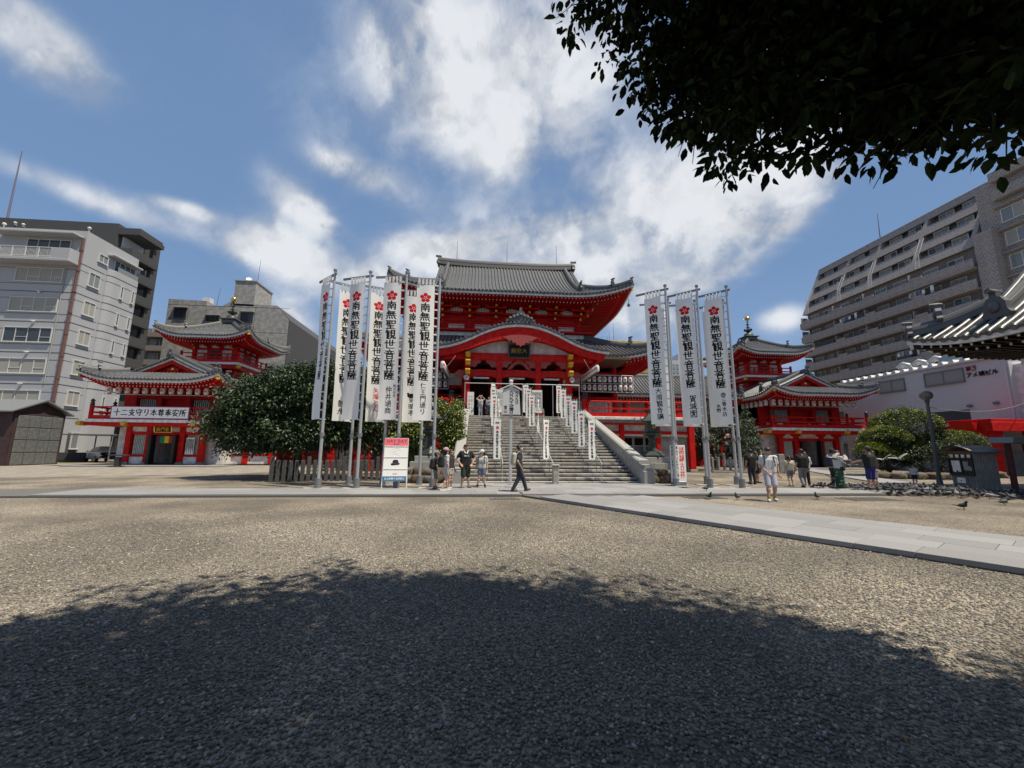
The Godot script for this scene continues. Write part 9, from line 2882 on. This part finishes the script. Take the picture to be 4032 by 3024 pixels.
func people() -> void:
	people_parts()
	var g := "visitors before the stairs"
	var white := [0.74, 0.74, 0.73]
	var black := [0.018, 0.018, 0.02]
	var raised := {"elR": V(-0.15, 0.73, 0.1), "wrR": V(-0.06, 0.86, 0.13)}
	person("boy in dark shirt and grey shorts with a black backpack", V(-1.52, 0.06, -16.4), deg_to_rad(112), 1.44, {"top": [0.03, 0.03, 0.035], "bottom": [0.2, 0.2, 0.19], "cut": 0.85, "pack": black, "socks": [0.03, 0.03, 0.03], "shoes": black, "ankL": V(0.06, 0.045, 0.05), "ankR": V(-0.06, 0.045, -0.06)}, g)
	var woman := {"top": white, "bottom": [0.55, 0.55, 0.53], "cut": 0.6, "pack": black, "cap": [0.68, 0.36, 0.45], "style": "long", "shoes": [0.7, 0.7, 0.68], "ankL": V(0.06, 0.045, 0.09), "kneeL": V(0.055, 0.285, 0.06), "ankR": V(-0.06, 0.045, -0.1), "skin": "b"}
	woman.merge({"elL": V(0.13, 0.7, 0.1), "wrL": V(0.04, 0.86, 0.14)}, true)
	person("woman in pink cap and white shirt with a black backpack, one hand at her face", V(-1.12, 0.06, -15.8), deg_to_rad(118), 1.6, woman, g)
	person("person in dark clothes and white shoes half hidden behind the woman in the pink cap", V(-0.98, 0.06, -16.75), deg_to_rad(60), 1.56, {"top": [0.05, 0.04, 0.045], "bottom": [0.5, 0.5, 0.48], "cut": 0.6, "shoes": [0.7, 0.7, 0.68], "style": "bob", "skin": "b"}, g)
	person("man in black shirt and green shorts, hands on hips, white neck towel", V(-0.38, 0.06, -16.8), deg_to_rad(12), 1.76, {"top": [0.02, 0.02, 0.022], "bottom": [0.035, 0.05, 0.035], "cut": 0.95, "build": 1.12, "loose": 0.16, "towel": true, "print": white, "strap": 0.02, "watch": true, "shoes": [0.06, 0.05, 0.045], "elL": V(0.215, 0.67, -0.03), "wrL": V(0.135, 0.56, 0.06), "elR": V(-0.215, 0.67, -0.03), "wrR": V(-0.135, 0.56, 0.06), "head": Vector2(0.7, 0.1), "ankL": V(0.08, 0.045, 0), "ankR": V(-0.09, 0.045, 0), "hem": 0.53, "toeL": 0.35, "toeR": -0.5}, g)
	person("girl in white cap, white shirt and denim shorts with black backpack straps", V(0.27, 0.06, -17.0), deg_to_rad(-12), 1.53, {"top": [0.70, 0.69, 0.66], "bottom": [0.14, 0.22, 0.36], "cut": 0.55, "pack": black, "cap": [0.75, 0.75, 0.76], "style": "tail", "socks": black, "shoes": black, "head": Vector2(-0.75, 0.05), "print": [0.2, 0.2, 0.2], "ankL": V(0.1, 0.045, 0), "ankR": V(-0.11, 0.045, 0.03), "toeL": 0.15, "toeR": -0.9, "watch": true, "skin": "b"}, g)
	person("man in navy shirt and jeans walking right with a cream backpack", V(1.62, 0.09, -15.3), deg_to_rad(97), 1.72, {"top": [0.055, 0.065, 0.10], "bottom": [0.035, 0.045, 0.07], "cut": 1.93, "pack": [0.60, 0.60, 0.45], "mask": true, "shoes": [0.16, 0.09, 0.05], "kneeL": V(0.05, 0.29, 0.1), "ankL": V(0.05, 0.05, 0.17), "kneeR": V(-0.05, 0.28, -0.02), "ankR": V(-0.05, 0.05, -0.15), "elR": V(-0.15, 0.64, -0.06), "wrR": V(-0.13, 0.5, 0.03), "pitchR": 0.0, "pitchL": -0.02}, g)
	person("man all in white with lavender shorts and yellow socks walking and looking down", V(9.75, 0, -13.0), deg_to_rad(-22), 1.76, {"top": [0.76, 0.76, 0.76], "bottom": [0.58, 0.58, 0.70], "cut": 0.95, "pack": black, "socks": [0.5, 0.36, 0.02], "shoes": [0.76, 0.76, 0.76], "head": Vector2(-0.3, 0.55), "kneeL": V(0.055, 0.29, 0.06), "ankL": V(0.06, 0.05, -0.04), "kneeR": V(-0.055, 0.285, 0.06), "ankR": V(-0.07, 0.045, 0.09), "elR": V(-0.155, 0.64, -0.01), "wrR": V(-0.06, 0.54, 0.12), "held": V(-0.02, 0.53, 0.15), "heldwhite": true, "loose": 0.18})
	var g2 := "visitors at the right"
	person("man in black shirt and dark jeans, back turned, behind the man in white", V(13.85, 0, -19.7), deg_to_rad(172), 1.74, {"top": black, "bottom": [0.035, 0.04, 0.055], "cut": 1.94, "shoes": black}, g2)
	person("woman in black raising a camera beside the man in dark jeans", V(14.75, 0, -20.6), deg_to_rad(80), 1.62, {"top": black, "bottom": black, "cut": 0.8, "style": "bob", "elL": V(0.15, 0.76, 0.14), "wrL": V(0.04, 0.9, 0.17), "elR": V(-0.15, 0.76, 0.14), "wrR": V(-0.04, 0.9, 0.17), "held": V(0, 0.93, 0.2), "skin": "b"}, g2)
	person("girl in pale yellow top and denim shorts walking away", V(15.0, 0, -18.6), deg_to_rad(165), 1.42, {"top": [0.66, 0.62, 0.48], "bottom": [0.24, 0.30, 0.36], "cut": 0.6, "style": "tail", "kneeR": V(-0.055, 0.29, 0.05), "ankL": V(0.06, 0.05, -0.08), "shoes": [0.35, 0.35, 0.36], "skin": "b"}, g2)
	person("man in black top and grey trousers walking away beside the girl", V(15.12, 0, -17.95), deg_to_rad(168), 1.76, {"top": black, "sleeve": 0.8, "bottom": [0.27, 0.275, 0.28], "cut": 1.85, "loose": 0.22, "shoes": [0.06, 0.06, 0.065], "ankL": V(0.06, 0.05, -0.1), "kneeL": V(0.055, 0.28, 0.03), "ankR": V(-0.06, 0.045, 0.12), "kneeR": V(-0.055, 0.29, 0.07), "build": 1.08}, g2)
	person("woman with reddish hair in a white jacket and black trousers", V(16.15, 0, -19.0), deg_to_rad(160), 1.62, {"top": white, "sleeve": 1.85, "bottom": black, "cut": 1.9, "hair": [0.16, 0.05, 0.025], "style": "bob", "shoes": black, "loose": 0.2, "elR": V(-0.16, 0.65, 0.03), "wrR": V(-0.09, 0.66, 0.13), "skin": "b"}, g2)
	person("woman in white top and long green patterned skirt holding a camera among the pigeons", V(15.55, 0.09, -16.5), deg_to_rad(88), 1.6, {"top": white, "bottom": [0.035, 0.12, 0.06], "skirt": 0.08, "dots": true, "style": "bun", "elL": V(0.12, 0.72, 0.12), "wrL": V(0.04, 0.83, 0.2), "elR": V(-0.12, 0.7, 0.12), "wrR": V(-0.03, 0.82, 0.2), "held": V(0, 0.85, 0.24), "strap": 0.03, "shoes": black, "skin": "b"}, g2)
	person("man in dark cap and white collar half hidden behind the woman in the green skirt", V(16.25, 0.0, -17.5), deg_to_rad(95), 1.76, {"top": white, "bottom": [0.05, 0.05, 0.06], "cut": 1.9, "cap": [0.03, 0.03, 0.035], "pack": [0.05, 0.055, 0.08]}, g2)
	person("man in black shirt, blue shorts and olive cap feeding pigeons, seen from behind", V(16.2, 0.09, -15.7), deg_to_rad(186), 1.76, {"top": black, "bottom": [0.025, 0.03, 0.20], "cut": 1.0, "build": 1.12, "loose": 0.16, "cap": [0.07, 0.075, 0.055], "shoes": [0.4, 0.38, 0.35], "elL": V(0.17, 0.67, 0.06), "wrL": V(0.2, 0.63, 0.2), "elR": V(-0.15, 0.66, 0.04), "wrR": V(-0.12, 0.6, 0.16), "ankL": V(0.085, 0.045, 0), "ankR": V(-0.085, 0.045, 0), "hem": 0.54}, g2)
	person("person in black and white half hidden behind the man in blue shorts", V(17.0, 0.06, -16.3), deg_to_rad(-160), 1.62, {"top": black, "bottom": [0.6, 0.5, 0.5], "cut": 0.9, "style": "bob", "skin": "b"}, g2)
	person("small child in a white top and black shorts near the lamp post", V(21.9, 0.03, -18.95), deg_to_rad(-50), 0.95, {"top": white, "bottom": black, "cut": 0.8, "style": "tail", "hair": [0.06, 0.03, 0.02], "sleeve": 0.35, "kneeL": V(0.055, 0.285, 0.06), "ankL": V(0.06, 0.05, 0.04), "ankR": V(-0.06, 0.045, -0.09), "elL": V(0.15, 0.66, 0.06), "wrL": V(0.16, 0.56, 0.14), "skin": "b"})
	var up := {"top": [0.55, 0.55, 0.53], "bottom": [0.42, 0.48, 0.56], "cut": 1.93, "strap": 0.22, "style": "bob", "shoes": white, "elL": V(0.2, 0.85, 0.04), "wrL": V(0.08, 0.97, 0.04), "elR": V(-0.2, 0.85, 0.04), "wrR": V(-0.08, 0.97, 0.04), "skin": "b"}
	person("woman in pale jeans with both hands at her head atop the stairs", V(0.3, 4.05, -30.45), deg_to_rad(10), 1.55, up, "women at the top of the stairs")
	person("woman in white shirt and dark dungarees at the top of the stairs", V(0.93, 4.05, -30.4), deg_to_rad(-12), 1.5, {"top": white, "bottom": [0.09, 0.09, 0.11], "cut": 1.85, "loose": 0.15, "style": "bob", "strap": 0.03, "hem": 0.6, "skin": "b"}, "women at the top of the stairs")

# ---------------------------------------------------------------- pigeons
func make_pigeon(label: String, kind: int, pose: int) -> Node3D:
	var t := thing("pigeon", label, "pigeon", Vector3.ZERO, 0, "pigeons")
	# facing +z, standing on y = 0
	var hd := V(0, 0.235, 0.085) if pose == 0 else V(0, 0.09, 0.15)
	var nk := V(0, 0.185, 0.055) if pose == 0 else V(0, 0.15, 0.1)
	var dark: Array = [[0.04, 0.045, 0.052], [0.08, 0.088, 0.10], [0.026, 0.026, 0.03], [0.28, 0.28, 0.28]][kind]
	var body := net([[V(0, 0.135, 0.03), V(0, 0.12, -0.05), 0.056, 0.048], [V(0, 0.12, -0.05), V(0, 0.105, -0.11), 0.045, 0.02], [V(0, 0.14, 0.035), nk, 0.05, 0.032], [nk, hd, 0.028, 0.022], [hd, hd + V(0, 0.0, 0.01), 0.026, 0.022]], 0.0105, 0.02)
	put(t, "body", body, mat("pigeon_%d" % kind, dark[0], dark[1], dark[2], 0.7, "fine", 6.0))
	var wg: Array = [[0.085, 0.092, 0.105], [0.15, 0.158, 0.172], [0.045, 0.045, 0.05], [0.42, 0.42, 0.41]][kind]
	for e in [-1, 1]:
		put(t, "wing", net([[V(0.046 * e, 0.145, 0.03), V(0.05 * e, 0.128, -0.06), 0.02, 0.024], [V(0.05 * e, 0.128, -0.06), V(0.03 * e, 0.108, -0.15), 0.02, 0.008]], 0.011, 0.015), mat("pigeon_wing_%d" % kind, wg[0], wg[1], wg[2], 0.75, "fine", 6.0))
		var lg := MB.new()
		lg.tube(PackedVector3Array([V(0.022 * e, 0.085, 0.0), V(0.024 * e, 0.006, 0.01)]), 0.008, 0.005, 5)
		for k in 3: lg.tube(PackedVector3Array([V(0.024 * e, 0.006, 0.01), V(0.024 * e + (k - 1) * 0.014, 0.003, 0.04)]), 0.004, 0.003, 4)
		put(t, "leg", lg, mat("pigeon_leg", 0.30, 0.08, 0.07, 0.7))
	var tl := MB.new()
	tl.xf = Transform3D(Basis(Vector3.RIGHT, 0.18), V(0, 0.105, -0.15))
	tl.box(V(0, 0, -0.025), V(0.055, 0.014, 0.12), 0.005)
	put(t, "tail", tl, mat("pigeon_%d" % kind, dark[0], dark[1], dark[2]))
	var bk := MB.new()
	bk.tube(PackedVector3Array([hd + V(0, -0.002, 0.028), hd + V(0, -0.012, 0.055)]), 0.007, 0.002, 5)
	put(t, "beak", bk, M["black_iron"])
	return t

func make_flying(label: String) -> Node3D:
	var t := thing("flying_pigeon", label, "pigeon")
	put(t, "body", net([[V(0, 0, 0.05), V(0, -0.01, -0.06), 0.05, 0.04], [V(0, -0.01, -0.06), V(0, 0, -0.15), 0.035, 0.015], [V(0, 0, 0.06), V(0, 0.02, 0.13), 0.04, 0.022], [V(0, 0.02, 0.13), V(0, 0.02, 0.15), 0.024, 0.02]], 0.0105, 0.02), M["pigeon_1"])
	for e in [-1, 1]:
		var w := MB.new()
		var g := []
		for k in 6:
			var u := k / 5.0
			g.append(PackedVector3Array([V(e * (0.03 + 0.3 * u), 0.03 + 0.2 * u - 0.08 * u * u, 0.06 - 0.02 * u), V(e * (0.03 + 0.3 * u), 0.04 + 0.2 * u - 0.08 * u * u, 0.0 - 0.03 * u), V(e * (0.03 + 0.3 * u), 0.02 + 0.2 * u - 0.08 * u * u, -0.09 + 0.02 * u)]))
		w.sheet(g)
		put(t, "wing", w, M["pigeon_wing_3"])
	var tl := MB.new()
	tl.box(V(0, 0, -0.2), V(0.11, 0.012, 0.12), 0.005)
	put(t, "tail", tl, M["pigeon_wing_1"])
	return t

func pigeons() -> void:
	var src := []
	var r := RandomNumberGenerator.new()
	r.seed = 77
	# single birds on the gravel near the paths
	var lone := [[8.9, 0.09, -15.4, 1.4, 0, "lone dark pigeon on the cross path behind two others at right"], [7.9, 0.0, -13.5, 0.1, 0, "lone dark pigeon on the gravel beside the diagonal path, head up"], [8.75, 0.0, -13.3, -1.1, 0, "lone dark pigeon turned left on the gravel beside the diagonal path"], [11.7, 0.0, -13.4, -1.2, 0, "lone dark pigeon right of the man in white"], [14.0, 0.0, -10.9, 0.2, 0, "dark pigeon facing the camera alone before the flock"], [10.6, 0.0, -21.5, 0.5, 1, "pigeon pecking on the gravel behind the right flagpoles"], [13.3, 0.0, -19.1, -0.8, 0, "pale chested pigeon left of the walking girl"], [14.6, 0.0, -16.9, 0.0, 0, "pigeon on the gravel just left of the woman in the green skirt"], [15.2, 0.05, -17.2, 0.6, 0, "pigeon at the left end of the flock"], [16.6, 0.0, -11.8, 1.2, 0, "large looking pigeon walking right in front of the flock"], [18.9, 0.0, -11.4, 1.5, 0, "pigeon alone at the right edge before the notice board"], [17.4, 0.0, -12.3, 1.1, 1, "pigeon pecking at the right front of the flock"]]
	var protos := {}
	for k in 4:
		for pose in 2:
			var i := k * 2 + pose
			var lb: String = lone[i][5]
			var o := make_pigeon(lb, k if k != 3 else 1, lone[i][4])
			o.position = V(lone[i][0], lone[i][1], lone[i][2])
			o.rotation.y = lone[i][3]
			src.append(o)
	for i in range(8, lone.size()): copy(src[i % 7], V(lone[i][0], lone[i][1], lone[i][2]), lone[i][3], lone[i][5])
	var more := [make_pigeon("pale grey pigeon in the middle of the flock, head up", 3, 0), make_pigeon("pale grey pigeon pecking in the middle of the flock", 3, 1), make_pigeon("black pigeon pecking at the front of the flock", 2, 1), make_pigeon("blue-grey pigeon pecking at the front of the flock", 0, 1)]
	for i in 4:
		more[i].position = V(17.2 + i * 0.5, 0.09, -15.2 + 0.3 * i)
		more[i].rotation.y = i * 1.3
		src.append(more[i])
	var taken := []
	var n := 0
	var tries := 0
	while n < 190 and tries < 6000:
		tries += 1
		var u := r.randf()
		var x := lerpf(15.4, 21.6, u)
		var z := lerpf(-16.2, -13.6, u) + clampf(r.randfn() * 0.75, -1.6, 1.7)
		if z > -12.2: continue
		if Vector2(x - 16.2, z + 15.7).length() < 0.35 or Vector2(x - 15.55, z + 16.5).length() < 0.35: continue
		if x > 19.4 and z < -14.6 and z > -16.6: continue
		var clash := false
		for q in taken:
			if (q as Vector2).distance_squared_to(Vector2(x, z)) < 0.045: clash = true; break
		if clash: continue
		taken.append(Vector2(x, z))
		var on_path: bool = z < -14.5 and z > -16.6
		var pale := r.randf() < 0.07
		var i: int = 8 + r.randi() % 2 if pale else [0, 1, 2, 3, 4, 5, 10, 11][r.randi() % 8]
		var spot := "beside the green skirt" if x < 15.9 else "round the feet of the man in blue shorts" if x < 17.0 else "between blue shorts man and child" if x < 18.3 else "before the lamp post" if x < 19.6 else "at the foot of the iron shed"
		spot += ", front edge" if z > lerpf(-16.2, -13.6, u) + 0.6 else ", back edge" if z < lerpf(-16.2, -13.6, u) - 0.6 else ""
		var label := "%s pigeon %s" % ["pale grey" if i in [8, 9] else "dark grey", spot]
		copy(src[i], V(x, 0.092 if on_path else 0.0, z), r.randf() * TAU, label, "pigeons of the feeding flock").scale = Vector3.ONE * r.randf_range(0.92, 1.12)
		n += 1
	var f := make_flying("pigeon flapping beside the man in blue shorts, at his left hand")
	f.position = V(15.4, 1.25, -15.9)
	f.rotation = V(0.3, 1.2, 0.3)
	var fl := [[V(15.1, 1.35, -16.2), 0.4, "pigeon with raised wings at the hand of the man in blue shorts"], [V(15.6, 1.05, -16.1), 2.2, "pigeon flapping low at the hand of the man in blue shorts"], [V(17.6, 1.3, -16.4), -1.0, "pale pigeon flying before the dark bushes"], [V(15.3, 0.45, -16.6), 2.6, "dark pigeon flying low behind the flock"], [V(20.4, 0.35, -15.6), 1.5, "pigeon landing with spread white wings before the iron shed"], [V(17.1, 1.35, -15.3), -0.4, "pigeon flapping at the right shoulder of the man in blue shorts"]]
	for q in fl: copy(f, q[0], q[1], q[2], "pigeons in flight")
